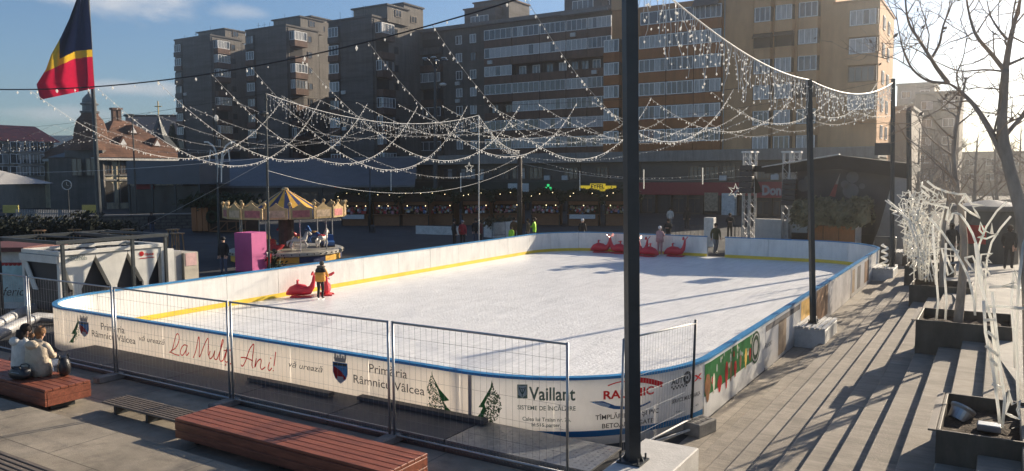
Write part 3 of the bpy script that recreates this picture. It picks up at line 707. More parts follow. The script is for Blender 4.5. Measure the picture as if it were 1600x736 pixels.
# floodlight and box lying in the nearest planter
x, y, z = -.28, 10.08, 1.62
t = thing('floodlight', (x, y, z), 'round silver floodlight lying in the nearest planter', 'floodlight')
M_ = Matrix.Translation((x, y, z)) @ Matrix.Rotation(R(25), 4, 'Y') @ Matrix.Rotation(R(-28), 4, 'X')
mb = MB().lathe([(.05, -.14), (.10, -.12), (.115, 0), (.135, .03), (.135, .05), (.12, .05)], n=20); mb.xf(M_); mb.build('housing', steel, t, smooth=False)
mb = MB().lathe([(.118, .040), (.118, .046)], n=20); mb.xf(M_); mb.build('lens', mat('lamp_lens', (.62, .64, .66), .15, var=0), t)
tag(MB().bev((-.12, 9.62, 1.555), (.10, 9.78, 1.63), .01).build('junction_box', steel, origin=(0, 9.7, 1.56)), 'small grey junction box beside the round floodlight', 'junction box')
pts = [(-.05+.16*math.cos(k*.7)+.02*k, 9.85+.12*math.sin(k*.9), 1.60+.02*math.sin(k)) for k in range(12)]
tag(MB().tube(pts, .008, 5).build('cable', ink, origin=pts[0]), 'loose black cable coiled in the nearest planter', 'cable')

# ------------------------------------------------------------------ ornamental rope-light motifs (unlit white tubes on bent frames)
rope = mat('rope_light', (.88, .87, .83), .2, var=.05, spec=.8, trans=.6)
def arc(p, q, bulge, n=10):
    p = Vector(p); q = Vector(q); b = Vector(bulge); return [p.lerp(q, i/n)+b*(4*(i/n)*(1-i/n)) for i in range(n+1)]
def P9(l, Y, j=0): return [atY(x, y, Y+(random.uniform(-j, j))) for x, y in l]
def q6(l): return [(1400+x/3.68, 240+y/3.68) for x, y in l]
def motif(label, base, parts, r_=.016):
    t = thing('light_motif', base, label, 'light ornament', 'white rope-light ornaments in the planters')
    for nm, pts, cl in parts: MB().tube(pts, r_, 6, close=cl).build(nm, rope, t, smooth=True)
    return t
def star_pts(c, r1, r2, u, v, n=5, rot=0): return [Vector(c)+(Vector(u)*math.cos(rot+math.pi*k/n)+Vector(v)*math.sin(rot+math.pi*k/n))*(r1 if k % 2 == 0 else r2) for k in range(2*n)]
# the comet star above the second planter
Yc = 16.4
star = P9(q6([(190, 160), (260, 210), (350, 232), (400, 232), (415, 270), (440, 292), (505, 298), (440, 305), (480, 368), (440, 350), (365, 292), (385, 262), (400, 235)]), Yc)
base2 = (-.45, 16.5, 1.5)
bot = lambda x, y, Y=Yc: atY(x, y, Y)
parts = [('star_outline', P9(q6([(178, 158), (225, 195), (300, 222), (360, 234), (398, 232), (420, 268), (436, 290), (504, 299), (442, 306), (462, 340), (484, 370), (430, 340), (362, 288), (386, 258), (398, 234)]), Yc), False),
         ('star_outline', P9(q6([(148, 162), (150, 185), (240, 238), (158, 278), (300, 312), (296, 350), (288, 380), (305, 390), (318, 372), (325, 345), (350, 342), (372, 352)]), Yc), False),
         ('star_outline', P9(q6([(146, 210), (195, 252)]), Yc), False),
         ('arch', P9(q6([(370, 350), (410, 405), (440, 460), (465, 530), (482, 610), (495, 736), (500, 800), (503, 900)]), Yc), False),
         ('arch', P9(q6([(190, 370), (260, 445), (330, 545), (385, 640), (420, 720), (450, 860), (455, 930)]), Yc-.3), False)]
motif('large rope-light comet star on two tall arching stems in the second planter', base2, parts, .022)
def zig(x0, y0, dx, dy, n, amp): return [(x0+dx*i/n+(amp if i % 2 else -amp), y0+dy*i/n+(amp*.5 if i % 4 > 1 else 0)) for i in range(n+1)]
motif('rope-light arch bending right with small stars, right side of the second planter', (.1, 16.7, 1.5), [
    ('arch', P9(q6([(640, 275), (580, 330), (520, 420), (480, 520), (462, 640), (458, 760), (455, 900)]), 16.9), False),
    ('arch', P9(q6([(660, 360), (600, 430), (550, 510), (525, 600), (515, 700), (512, 900)]), 16.9), False),
    ('star_outline', P9(q6([(485, 395), (505, 440), (545, 460), (550, 400), (556, 462), (585, 462), (520, 490), (470, 480), (505, 470), (480, 440)]), 16.9), True),
    ('star_outline', P9(q6([(490, 580), (555, 575), (520, 600), (550, 628), (500, 622), (540, 700), (515, 715), (480, 650)]), 16.8), True)], .02)
motif('cluster of upright rope-light zigzags, left side of the second planter', (-.9, 16.6, 1.5), [
    ('stem', P9([(1457, 352), (1462, 420), (1466, 470), (1463, 500)], 16.5), False), ('stem', P9([(1478, 380), (1476, 430), (1479, 470), (1477, 500)], 16.3), False),
    ('star_outline', P9(q6([(262, 545), (330, 552), (360, 560), (345, 590), (290, 585), (310, 640), (330, 680), (300, 700), (285, 640)]), 16.4), True),
    ('star_outline', P9(q6([(395, 600), (440, 590), (455, 620), (450, 680), (400, 610)]), 16.4), True), ('stem', P9([(1508, 330), (1505, 390), (1508, 440), (1503, 498)], 16.9), False)], .022)
# leaning light frame of the nearest planter
motif('tall rope-light frame with star points leaning over the nearest planter', (.2, 9.4, 1.55), [
    ('stem', P9([(1537, 470), (1540, 520), (1552, 580), (1560, 640), (1562, 662)], 9.5), False), ('stem', P9([(1550, 455), (1557, 520), (1562, 570), (1570, 625), (1566, 668)], 9.5), False),
    ('stem', P9([(1524, 380), (1531, 440), (1540, 470), (1549, 500), (1556, 560), (1558, 610)], 9.55), False),
    ('rung', P9([(1538, 500), (1556, 500)], 9.5), False), ('rung', P9([(1540, 540), (1560, 556)], 9.5), False), ('rung', P9([(1548, 560), (1558, 572)], 9.5), False), ('rung', P9([(1543, 518), (1557, 530)], 9.5), False), ('rung', P9([(1550, 600), (1566, 606)], 9.5), False),
    ('star_outline', P9([(1575, 610), (1582, 632), (1594, 626), (1590, 640), (1594, 655), (1580, 650), (1570, 645), (1576, 628)], 9.6), True),
    ('stem', P9([(1602, 360), (1592, 440), (1588, 520), (1590, 600), (1592, 640)], 9.7), False), ('rung', P9([(1540, 478), (1600, 482)], 9.6), False)], .017)
motif('thin rope-light star with crossed points right of the second planter', (.6, 14.2, 1.5), [
    ('star_outline', P9([(1585, 422), (1600, 438), (1612, 430), (1604, 446), (1612, 462), (1597, 452), (1566, 446), (1590, 441)], 12.5), True), ('stem', P9([(1584, 425), (1580, 470), (1584, 520), (1586, 575)], 12.5), False),
    ('rung', P9([(1545, 449), (1610, 446)], 12.5), False)], .019)
# third and fourth planters
motif('leaning rope-light column wrapped in white tube in the third planter', (-1.6, 24.8, 1.05), [
    ('stem', P9([(1383, 313), (1400, 326), (1420, 345), (1432, 380), (1445, 415), (1452, 440)], 24.8), False), ('stem', P9([(1387, 312), (1406, 328), (1426, 350), (1440, 385), (1450, 415), (1457, 440)], 24.9), False),
    ('stem', P9([(1436, 350), (1448, 385), (1458, 420), (1462, 445)], 25.0), False),
    ('coil', P9(zig(1390, 315, 58, 118, 26, 4.5), 24.7, .15), False)], .02)
for (lb, bx, by, Yy, sd, cx0, cx1, cy0, cy1) in (('tangled rope-light bush of star shapes in the third planter', -1.3, 25, 25.2, 4, 1418, 1470, 330, 438), ('tangled rope-light bush of star shapes in the fourth planter', -2, 30.7, 31, 9, 1408, 1462, 300, 410), ('rope-light bush with looping tubes in the fifth planter', -3.1, 41, 41.2, 15, 1398, 1440, 318, 398)):
    rnd = random.Random(sd); pr = []
    for k in range(8):
        cx, cy = rnd.uniform(cx0+8, cx1-8), rnd.uniform(cy0, cy0+(cy1-cy0)*.75); c = atY(cx, cy, Yy+rnd.uniform(-.4, .4)); a = rnd.uniform(0, 3.1)
        pr.append(('star_outline', star_pts(c, rnd.uniform(.2, .36), rnd.uniform(.08, .14), (math.cos(a), .3, math.sin(a)), (-math.sin(a), .2, math.cos(a)), 5, rnd.random()), True))
    for k in range(5):
        x = rnd.uniform(cx0+14, cx1-14); pr.append(('stem', [atY(x+(rnd.uniform(-14, 14))*(1-f)**1.3, cy0+(cy1-cy0)*f-rnd.uniform(0, 3), Yy) for f in (0, .25, .5, .75, 1)], False))
    motif(lb, (bx, by, 1.0), pr, .022)

rnd = random.Random(61)
for (lb, bx, by, Yy, xs, y0, y1) in (('row of tall arching rope-light stems with star tips in the third planter', -1.2, 25.2, 25.3, (1428, 1446, 1464), 300, 440), ('row of arching rope-light stems with star tips in the fourth planter', -2.1, 31, 31.2, (1418, 1440), 300, 410)):
    pr = []
    for k, x in enumerate(xs):
        dx = rnd.choice((-1, 1))*rnd.uniform(18, 36); top = (x+dx, y0+rnd.uniform(0, 26))
        pts = [(x+dx*f**2.2, y1+(top[1]-y1)*(1-(1-f)**1.5)) for f in (0, .2, .4, .6, .8, 1)]
        pr.append(('arch', P9(pts, Yy, .05), False)); c = atY(top[0], top[1], Yy); pr.append(('star_outline', star_pts(c, .34, .14, (1, .1, 0), (0, .1, 1), 5, rnd.random()), True))
        pr.append(('coil', P9(zig(x-2, y1-10, dx*.2, (y0-y1)*.7, 12, 5), Yy-.1, .1), False))
    motif(lb, (bx, by, 1.0), pr, .02)
# ------------------------------------------------------------------ building materials
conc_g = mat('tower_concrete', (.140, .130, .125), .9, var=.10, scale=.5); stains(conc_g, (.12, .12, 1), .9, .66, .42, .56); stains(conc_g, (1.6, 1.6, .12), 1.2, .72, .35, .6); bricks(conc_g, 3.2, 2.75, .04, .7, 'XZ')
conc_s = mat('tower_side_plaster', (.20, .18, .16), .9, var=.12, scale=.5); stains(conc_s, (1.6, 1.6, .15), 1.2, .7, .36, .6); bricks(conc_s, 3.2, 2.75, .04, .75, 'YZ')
par_b = mat('balcony_parapet', (.15, .09, .068), .85, var=.16, scale=1); stains(par_b, (2, 2, .3), 1.5, .62, .35, .6)
par_o = mat('balcony_parapet_orange', (.34, .125, .045), .85, var=.12, scale=1); stains(par_o, (2, 2, .3), 1.5, .75, .35, .6)
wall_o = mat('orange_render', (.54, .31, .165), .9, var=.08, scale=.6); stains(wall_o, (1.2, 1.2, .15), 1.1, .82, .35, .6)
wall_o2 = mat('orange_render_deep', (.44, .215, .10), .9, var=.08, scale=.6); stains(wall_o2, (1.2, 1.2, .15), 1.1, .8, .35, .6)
wall_g = mat('grey_render', (.155, .142, .13), .9, var=.10, scale=.6); stains(wall_g, (1.6, 1.6, .12), 1.1, .64, .36, .6); stains(wall_g, (.3, .3, 1), .8, .75)
pod_c = mat('podium_concrete', (.24, .232, .22), .85, var=.1, scale=1); stains(pod_c, (2, 2, .3), 1.4, .7, .35, .6)
dark_f = mat('dark_shop_front', (.028, .03, .034), .35, var=.3, scale=1.5, spec=.5)
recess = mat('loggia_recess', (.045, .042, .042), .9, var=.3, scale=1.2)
frame_w = mat('window_frame_white', (.74, .73, .72), .5, var=.06, scale=3)
frame_b = mat('window_frame_brown', (.10, .07, .055), .6, var=.15)
glasses = [mat('window_glass_dark', (.05, .058, .068), .12, var=.4, scale=.8, spec=.7), mat('window_glass_curtain_sky', (.33, .33, .33), .25, var=.5, scale=2.5, stretch=(6, 6, .5), spec=.6), mat('window_glass_blind', (.09, .095, .10), .12, var=.35, scale=1.5, stretch=(5, 5, .5), spec=.7), mat('window_panel_white', (.44, .44, .45), .5, var=.08)]  # curtain glass: cloth tone lightened, sky reflection put into its colour
red_m = mat('red_fascia', (.27, .02, .035), .5, var=.12)
roof_t = mat('brown_roof_tile', (.19, .095, .06), .85, var=.25, scale=2); bricks(roof_t, .5, .35, .05, .7, 'XZ'); stains(roof_t, (1, 1, 1), .6, .6)
roof_r = mat('red_roof_sheet', (.36, .075, .055), .6, var=.18, scale=1.2)
tin = mat('grey_roof_sheet', (.15, .155, .165), .5, .2, var=.14, scale=.5); bricks(tin, .45, 300, .03, .72, 'XY', 0)
tarp = mat('grey_tarpaulin', (.13, .137, .15), .7, var=.1, scale=.5)
cream = mat('cream_render', (.60, .52, .36), .85, var=.12, scale=1); stains(cream, (1.5, 1.5, .4), 1.4, .55, .38, .58)
beige = mat('beige_render', (.40, .35, .30), .85, var=.1, scale=.8); stains(beige, (1.5, 1.5, .3), 1.2, .75)
stone = mat('rubble_stone', (.13, .12, .105), .9, var=.35, scale=4); bricks(stone, .5, .28, .03, .45, 'XZ')
WC = {}
def winmesh(w_, h, nv, gl, fr, nh=0):
    k = (round(w_, 1), round(h, 1), nv, gl, fr, nh)
    if k in WC: return WC[k]
    mb = MB(); g = 0
    mb.box((-w_/2, -.03, 0), (w_/2, .05, h), 0)
    e = .085
    for a, b in (((-w_/2-.01, -.075, 0), (-w_/2+e, .0, h)), ((w_/2-e, -.075, 0), (w_/2+.01, .0, h)), ((-w_/2+e, -.074, 0), (w_/2-e, .0, e)), ((-w_/2+e, -.074, h-e), (w_/2-e, .0, h))): mb.box(a, b, 1)
    for i in range(1, nv): x = -w_/2+w_*i/nv; mb.box((x-.04, -.07, e), (x+.04, 0, h-e), 1)
    for i in range(nh): z = h*(.68 if nh == 1 else (i+1)/(nh+1)); mb.box((-w_/2+e, -.066, z-.03), (w_/2-e, 0, z+.03), 1)
    # one casement with a different filling
    if nv > 1:
        i = random.randrange(nv); mb.box((-w_/2+w_*i/nv+.045, -.045, e+.005), (-w_/2+w_*(i+1)/nv-.045, -.031, h-e-.005), 2)
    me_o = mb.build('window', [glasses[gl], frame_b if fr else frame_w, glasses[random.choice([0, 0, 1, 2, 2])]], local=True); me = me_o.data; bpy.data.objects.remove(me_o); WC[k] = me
    return me
def window(par, P, w_, h, nv=2, gl=0, fr=0, side=False, nh=0, name='window'):
    o = bpy.data.objects.new(name, winmesh(w_, h, nv, gl, fr, nh)); COL.objects.link(o); o.parent = par
    off = Vector((0, 0, 0)); p = par
    while p is not None: off += p.location; p = p.parent
    o.location = Vector(P)-off; o.rotation_euler = (0, 0, R(90) if side else 0)
    return o
brnd = random.Random(21)
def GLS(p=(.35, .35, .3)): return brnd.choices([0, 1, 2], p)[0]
acm = mat('ac_unit_white', (.50, .50, .49), .5, var=.1)
def ac(par, P, side=False):
    x, y, z = P; mb = MB().bev((x-.4, y-.32, z), (x+.4, y-.02, z+.55), .03, 0); mb.lathe([(.2, 0), (.2, .01)], (0, 0, 0), 12, 1)
    o = mb.build('air_conditioner', [acm, ink], par); return o

# ------------------------------------------------------------------ the three grey towers
def tower(px0, px1, px2, ytop, label, rows, pent, Y=89.0):
    x0 = atY(px0, 200, Y).x; x1 = atY(px1, 200, Y).x; y2 = atX(px2, 200, x1).y; zt = atY((px0+px1)/2, ytop, Y).z
    b = thing('apartment_tower', ((x0+x1)/2, Y+4, GZ), label, 'apartment tower', 'grey apartment towers')
    yb = Y+7.5
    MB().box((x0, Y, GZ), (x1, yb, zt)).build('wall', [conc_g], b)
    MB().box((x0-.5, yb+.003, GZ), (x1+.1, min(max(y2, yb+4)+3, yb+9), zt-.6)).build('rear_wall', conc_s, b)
    if px0 < 300: MB().box((x1+.11, Y+11.5, GZ), (x1+9.6, Y+19, zt-.2)).build('added_shade_wing', conc_g, b)  # unseen wing added to keep this tower's side in shade
    elif px0 < 450: MB().box((x1+.11, 104, GZ), (x1+15.5, 110, 18.5)).build('added_shade_wing', conc_g, b)  # unseen lower wing added in the gap to shade the side face
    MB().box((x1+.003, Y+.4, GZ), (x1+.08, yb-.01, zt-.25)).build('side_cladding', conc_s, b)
    MB().box((x0-.12, Y-.12, zt), (x1+.15, yb+.1, zt+.28)).build('parapet', conc_g, b)
    wx0 = x0+.25; ww = 2.0
    by0, by1 = Y+.7, Y+3.6
    k = 0; z = zt-2.35
    while z > GZ+6:
        # window column of the front: shallow bay with brown parapets
        MB().bev((wx0-.1, Y-.45, z-.95), (wx0+ww+.1, Y-.004, z-.02), .02).build('parapet', par_b if k % 3 else conc_g, b)
        window(b, (wx0+ww/2, Y-.28, z), ww, 1.45, 3, GLS(), 0 if brnd.random() < .75 else 1)
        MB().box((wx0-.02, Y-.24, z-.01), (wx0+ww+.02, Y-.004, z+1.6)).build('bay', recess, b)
        # balconies of the side face
        closed = brnd.random() < (.55 if k else 1)
        MB().bev((x1+.09, by0, z-1.05), (x1+1.35, by1, z-.02), .02).build('balcony', par_b, b)
        if closed:
            MB().box((x1+.085, by0+.06, z), (x1+1.2, by1-.06, z+1.62)).build('balcony_bay', recess, b)
            window(b, (x1+1.23, (by0+by1)/2, z), by1-by0-.1, 1.5, 4, GLS(), 0 if brnd.random() < .7 else 1, side=True)
            window(b, (x1+.65, by0+.04, z), 1.05, 1.5, 2, GLS(), 0)
        else:
            MB().box((x1+.085, by0+.06, z), (x1+.11, by1-.06, z+1.62)).build('balcony_bay', recess, b)
        window(b, (x1+.10, yb-2.2, z+.2), 1.0, 1.15, 1, 0, 1, side=True)
        if k % 2: ac(b, (x0+3.0, Y, z-.5)) if brnd.random() < .3 else None
        z -= 2.75; k += 1
    for (a, c, yt, dy0, dy1) in pent:
        xa = atY(a, 60, Y+dy0).x; xb = atY(c, 60, Y+dy0).x; za = atY(a, yt, Y+dy0).z
        MB().box((xa, Y+dy0, zt-.3), (xb, Y+dy1, za)).build('roof_house', conc_s, b)
        MB().box((xa-.3, Y+dy0-.3, za), (xb+.2, Y+dy1+.2, za+.22)).build('roof_slab', conc_g, b)
        window(b, (xb+.01, Y+(dy0+dy1)/2, zt+.7), 1.4, 1.1, 2, 0, 1, side=True)
    mb = MB()
    for k in range(5):
        xx = x0+1+brnd.random()*(x1-x0-2); mb.tube([(xx, Y+1.5, zt), (xx, Y+1.5, zt+brnd.uniform(1.2, 2.4))], .03, 4)
        if k % 2: mb.bar((xx-.5, Y+1.5, zt+1.1), (xx+.5, Y+1.5, zt+1.1), .03)
    mb.build('antenna', steel_dk, b)
    return b
tower(278, 333, 388, 59, 'leftmost grey apartment tower with clutter and pipes on its roof', 10, [(310, 352, 52, 4, 9)], Y=100.0)
tower(389, 451, 516, 44, 'middle grey apartment tower with a stepped roof house', 10, [(428, 470, 33, 3.5, 9), (470, 488, 29, 8, 13)], Y=95.0)
tower(517, 584, 652, 30, 'right grey apartment tower with the tallest roof house, beside the wide slab block', 10, [(553, 606, 16, 3, 8), (606, 632, 10, 8.2, 13)])

# ------------------------------------------------------------------ the wide grey slab block
Y4 = 101.0
def X4(px, Y=Y4): return atY(px, 150, Y).x
b = thing('apartment_block', (X4(800), Y4+6, GZ), 'wide grey slab of flats with brown balcony bands behind the square', 'apartment block')
zt = atY(850, 29, Y4).z; xa, xb = X4(654), X4(962)
MB().box((xa, Y4, GZ), (xb, Y4+12, zt)).build('wall', wall_g, b)
MB().box((xa-4, Y4+3, GZ), (xa-.003, Y4+12, zt-1.5)).build('stair_wall', wall_g, b)
MB().box((xa-.3, Y4-.9, zt), (xb, Y4+12.2, zt+.55)).build('parapet', mat('roof_edge_grey', (.13, .125, .125), .8, var=.2), b)
MB().prism([(X4(885), Y4-1.6), (X4(956), Y4-1.6), (X4(956), Y4-.9), (X4(885), Y4-.9)], zt-.25, zt+.1).build('canopy', tin, b)
zrow = [atY(882, 52, Y4).z-2.72*k for k in range(8)]
cols = [(757, 800), (800.6, 843), (843.6, 884), (884.8, 917), (917.6, 955)]
for k, z in enumerate(zrow):
    for j, (p0, p1) in enumerate(cols):
        x0, x1 = X4(p0, Y4-1.2), X4(p1, Y4-1.2)
        MB().bev((x0+.015, Y4-1.25, z-1.18), (x1-.015, Y4-.004, z-.03), .02).build('balcony', par_b, b)
        if k == 2 and j in (1, 2, 3, 4) or (k in (4,) and j == 0):
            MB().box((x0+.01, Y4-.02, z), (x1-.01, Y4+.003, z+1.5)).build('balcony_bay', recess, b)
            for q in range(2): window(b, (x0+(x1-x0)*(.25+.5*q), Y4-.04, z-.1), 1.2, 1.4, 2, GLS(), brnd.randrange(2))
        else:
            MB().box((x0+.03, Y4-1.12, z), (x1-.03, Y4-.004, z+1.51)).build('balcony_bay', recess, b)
            gl = 3 if (k, j) in ((1, 0), (1, 1), (1, 2), (5, 2), (5, 3), (5, 4)) else GLS((.35, .4, .25))
            window(b, ((x0+x1)/2, Y4-1.15, z), x1-x0-.08, 1.5, 5 if p1-p0 > 35 else 4, gl, 0)
        if brnd.random() < .16: ac(b, (x0+1.2, Y4-1.25, z-.9))
    # plain wall with two window columns, and the left balcony column
    for p, ww in ((718, 1.15), (740, 1.15)):
        window(b, (X4(p), Y4-.01, z+.1), ww, 1.35, 2, GLS((.5, .25, .25)), 0 if brnd.random() < .7 else 1)
        if p == 740 or k in (1, 4): MB().box((X4(p)-.65, Y4-.16, z+.03), (X4(p)+.65, Y4-.004, z+.09)).build('sill', pod_c, b)
    if k in (2, 3, 5): ac(b, (X4(716), Y4, z-.75))
    x0, x1 = X4(656), X4(693)
    MB().bev((x0, Y4-.85, z-1.1), (x1, Y4-.004, z-.03), .02).build('balcony', par_b if k % 2 else wall_g, b)
    if brnd.random() < .8:
        MB().box((x0+.03, Y4-.72, z), (x1-.03, Y4-.004, z+1.45)).build('balcony_bay', recess, b); window(b, ((x0+x1)/2, Y4-.76, z), x1-x0-.1, 1.45, 4, 3 if k == 1 else GLS(), 0)
    else: MB().box((x0+.03, Y4-.03, z), (x1-.03, Y4-.004, z+1.45)).build('balcony_bay', recess, b)
for a, c, yt, d0, d1 in ((727, 775, 16, 4, 10), (742, 796, 6, 6, 12.4), (882, 940, -2, 3, 9), (922, 957, -8, 5, 11)):
    xa_, xb_ = X4(a, Y4+d0), X4(c, Y4+d0); za = atY(a, yt, Y4+d0).z
    MB().box((xa_, Y4+d0, zt+.5), (xb_, Y4+d1, za)).build('roof_house', conc_g, b)
    MB().box((xa_-.2, Y4+d0-.2, za), (xb_+.2, Y4+d1+.1, za+.2)).build('roof_slab', par_b, b)
    window(b, ((xa_+xb_)/2, Y4+d0-.01, zt+1.2), min(3.4, xb_-xa_-1), 1.4, 4, 2, 0)
# ------------------------------------------------------------------ the orange block
Y5 = 90.0
def X5(px, Y=Y5): return atY(px, 150, Y).x
b = thing('orange_apartment_block', (X5(1170), Y5+6, GZ), 'tall orange block of flats with bay windows, right of the thick dark pole', 'apartment block')
ztop = 31.0
x0, x1 = X5(956), X5(1303)
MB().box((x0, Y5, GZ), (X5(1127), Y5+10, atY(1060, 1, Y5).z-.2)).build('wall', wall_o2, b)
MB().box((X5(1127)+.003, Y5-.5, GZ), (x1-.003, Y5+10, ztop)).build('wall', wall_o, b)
zr = atY(1340, 4, Y5-1).z
MB().box((x1, Y5-1.4, GZ), (X5(1371, Y5-1.4), Y5+11, zr)).build('wall', wall_o, b)
MB().box((x1-.05, Y5-1.5, zr), (X5(1371, Y5-1.4)+.1, Y5+11.1, zr+.22)).build('parapet', wall_o2, b)
MB().box((x0, Y5-.25, atY(965, 160, Y5).z+11.2), (X5(973.5), Y5-.003, atY(965, -20, Y5).z)).build('pilaster', wall_o, b)
for k in range(7):
    z = atY(1060, 36.5, Y5).z-2.78*k
    if z < 6.5: break
    for (p0, p1, nv) in ((998, 1040, 5), (1041, 1083, 5), (1084, 1126, 5)) if k else ((1084, 1126, 5), (1000, 1083, 6)):
        a, c = X5(p0, Y5-1.1), X5(p1, Y5-1.1)
        MB().bev((a+.01, Y5-1.2, z-1.22), (c-.01, Y5-.004, z-.03), .02).build('balcony', par_o, b)
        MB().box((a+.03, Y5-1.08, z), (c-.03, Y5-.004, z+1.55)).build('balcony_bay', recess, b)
        window(b, ((a+c)/2, Y5-1.11, z), c-a-.06, 1.5, nv, GLS((.35, .4, .25)), 0)
    if z < atY(965, 80, Y5).z:
        a, c = X5(949), X5(973); MB().bev((a, Y5-1.2, z-1.2), (c, Y5-.26, z-.03), .02).build('balcony', par_o, b)
        MB().box((a+.03, Y5-1.05, z), (c-.03, Y5-.26, z+1.55)).build('balcony_bay', recess, b); window(b, ((a+c)/2, Y5-1.08, z), c-a-.1, 1.5, 3, 1, 0)
for px in (1050, 1080):
    MB().prism([(X5(1005), Y5-2), (X5(1126), Y5-2), (X5(1126), Y5-1.2), (X5(1005), Y5-1.2)], 6.6, 6.9).build('canopy', par_b, b); break
MB().plate([(0, 0), (X5(1126)-X5(1086), 0), (X5(1126)-X5(1086), 1.5), (0, 1.5)], (X5(1086), Y5-1.7, atY(1060, 18, Y5).z), (1, 0, 0), (0, .72, .69), .08).build('awning', steel_dk, b)
for px, ww in ((1189, 2.0), (1222, 2.0), (1260, 2.2)):
    for k in range(9):
        z = atY(1222, 31-37.2, Y5).z+0.1-2.83*(k-0)
        if z < 6: break
        xc = X5(px, Y5-1)
        # half octagonal bay
        hw = ww/2+.12; mb = MB().prism([(xc-hw, Y5-.503), (xc-hw+.25, Y5-1.05), (xc+hw-.25, Y5-1.05), (xc+hw, Y5-.503)], z-1.25, z-.04); mb.build('bay', wall_o, b)
        dark = (k in (2, 4) and px < 1250 and k == 2) or (px > 1250 and k == 4)
        MB().prism([(xc-hw+.06, Y5-.503), (xc-hw+.28, Y5-.9), (xc+hw-.28, Y5-.9), (xc+hw-.06, Y5-.503)], z-.038, z+1.56).build('bay_core', recess, b)
        if dark: MB().plate([(0, 0), (ww, 0), (ww, 1.0), (0, 1.0)], (xc-ww/2, Y5-1.5, z+1.05), (1, 0, 0), (0, .75, .66), .05).build('awning', steel_dk, b)
        else: window(b, (xc, Y5-.93, z), ww-.3, 1.6, 3, GLS((.35, .4, .25)), 0)
xr0, xr1 = X5(1326, Y5-1.4), X5(1368, Y5-1.4)
for k in range(8):
    z = atY(1340, 42, Y5-1.4).z-2.85*k
    if z < 5: break
    if k < 4:
        MB().bev((xr0-.1, Y5-2.3, z-1.15), (xr1+.25, Y5-1.404, z-.03), .02).build('balcony', wall_o, b)
        MB().box((xr0, Y5-2.15, z), (xr1+.1, Y5-1.404, z+1.6)).build('balcony_bay', recess, b)
        window(b, ((xr0+xr1)/2, Y5-2.18, z), xr1-xr0-.1, 1.55, 4, [1, 3, 0, 1][k], 1 if k == 2 else 0)
    for q in range(2): window(b, (X5(1371, Y5-1.4)+.02, Y5+2+q*4, z), 1.5, 1.4, 2, 0, 0, side=True)
MB().tube([(X5(1133), Y5-.6, GZ+5), (X5(1133), Y5-.6, 24)], .06, 6).build('drain_pipe', steel, b)
# ------------------------------------------------------------------ podium with the shops
Yp = 84.0
def Xp(px, Y=Yp): return atY(px, 300, Y).x
def Zp(py, px=1100, Y=Yp): return atY(px, py, Y).z
def shop(pa, pc, label, fas, sign=None, glaz=True, band=True, fy=(286, 306), n=6):
    a, c = Xp(pa), Xp(pc); t = thing('storefront', ((a+c)/2, Yp+2, GZ), label, 'shop')
    z0, z1 = Zp(fy[1]), Zp(fy[0]); zt_ = Zp(236)
    MB().box((a, Yp+.3, GZ), (c, Yp+5.9, zt_-.9)).build('wall', dark_f, t)
    MB().bev((a, Yp-.35, z0), (c, Yp+.297, z1), .03).build('fascia', fas, t)
    if band: MB().bev((a, Yp-.9, zt_-1.1), (c, Yp+5.9, zt_+.1), .04).build('cornice', pod_c, t)
    w_ = (c-a)/n
    for i in range(n):
        if glaz and brnd.random() < .72: window(t, (a+w_*(i+.5), Yp+.27, z1+.3), w_*.8, max(.8, zt_-1.3-z1-.6), 3, GLS((.55, .2, .25)), 1, nh=1)
        if brnd.random() < .8: window(t, (a+w_*(i+.5), Yp+.27, GZ+.05), w_*.85, z0-GZ-.4, 2, 0, 1)
        if brnd.random() < .3: ac(t, (a+w_*(i+.2), Yp+.28, z1+.2))
    for i in range(n+1): MB().box((a+w_*i-.18, Yp-.3, GZ), (a+w_*i+.18, Yp+.29, z0-.003)).build('column', recess, t)
    return t, a, c, z0, z1
dkgreen = mat('dark_green_fascia', (.02, .035, .03), .5, var=.2)
t, a, c, z0, z1 = shop(560, 745, 'dark shop front with a faint green name sign above the stalls', dkgreen, fy=(284, 303), n=7)
mb = MB(); sign_text(mb, 'Annabella', (Xp(662), Yp-.37, Zp(299, 680)), (1, 0, 0), (0, 0, 1), Xp(698)-Xp(662), .75); mb.build('lettering', mat('sign_green_pale', (.10, .20, .17), .5, var=0), t)
t, a, c, z0, z1 = shop(746, 905, 'dark shop front with a small green cross and air conditioners', dkgreen, fy=(284, 300), n=6)
gx, gz_ = Xp(859), Zp(294, 859); gm = mat('green_cross_light', (.03, .55, .16), .4, var=0, emit=.6)
mb = MB(); mb.cbox((gx, Yp-.4, gz_+.35), (.3, .06, .3)); mb.cbox((gx, Yp-.4, gz_-.2), (1.0, .07, .22)); mb.cbox((gx-.32, Yp-.4, gz_+.02), (.25, .06, .25)); mb.cbox((gx+.32, Yp-.4, gz_+.02), (.25, .06, .25)); mb.build('green_cross', gm, t)
MB().bev((Xp(797), Yp-.5, Zp(302)), (Xp(829), Yp-.36, Zp(287)), .02).build('sign_board', conc_w, t)
t, a, c, z0, z1 = shop(906, 998, 'dark shop front with a bright yellow sign reading EYFEL', dkgreen, fy=(284, 303), n=4)
yel = mat('yellow_sign', (.78, .55, .03), .45, var=.05, emit=.25)
MB().bev((Xp(908), Yp-.5, Zp(295.5, 935)), (Xp(965), Yp-.36, Zp(290, 935)), .02).build('sign_strip', yel, t)
sb = MB().bev((Xp(925.5), Yp-.6, Zp(298.5, 935)), (Xp(949), Yp-.505, Zp(286.8, 935)), .02).build('sign_board', yel, t)
mb = MB(); sign_text(mb, 'EYFEL', (Xp(926.8), Yp-.605, Zp(294.2, 935)), (1, 0, 0), (0, 0, 1), Xp(947.8)-Xp(926.8), .47, bold=.03)
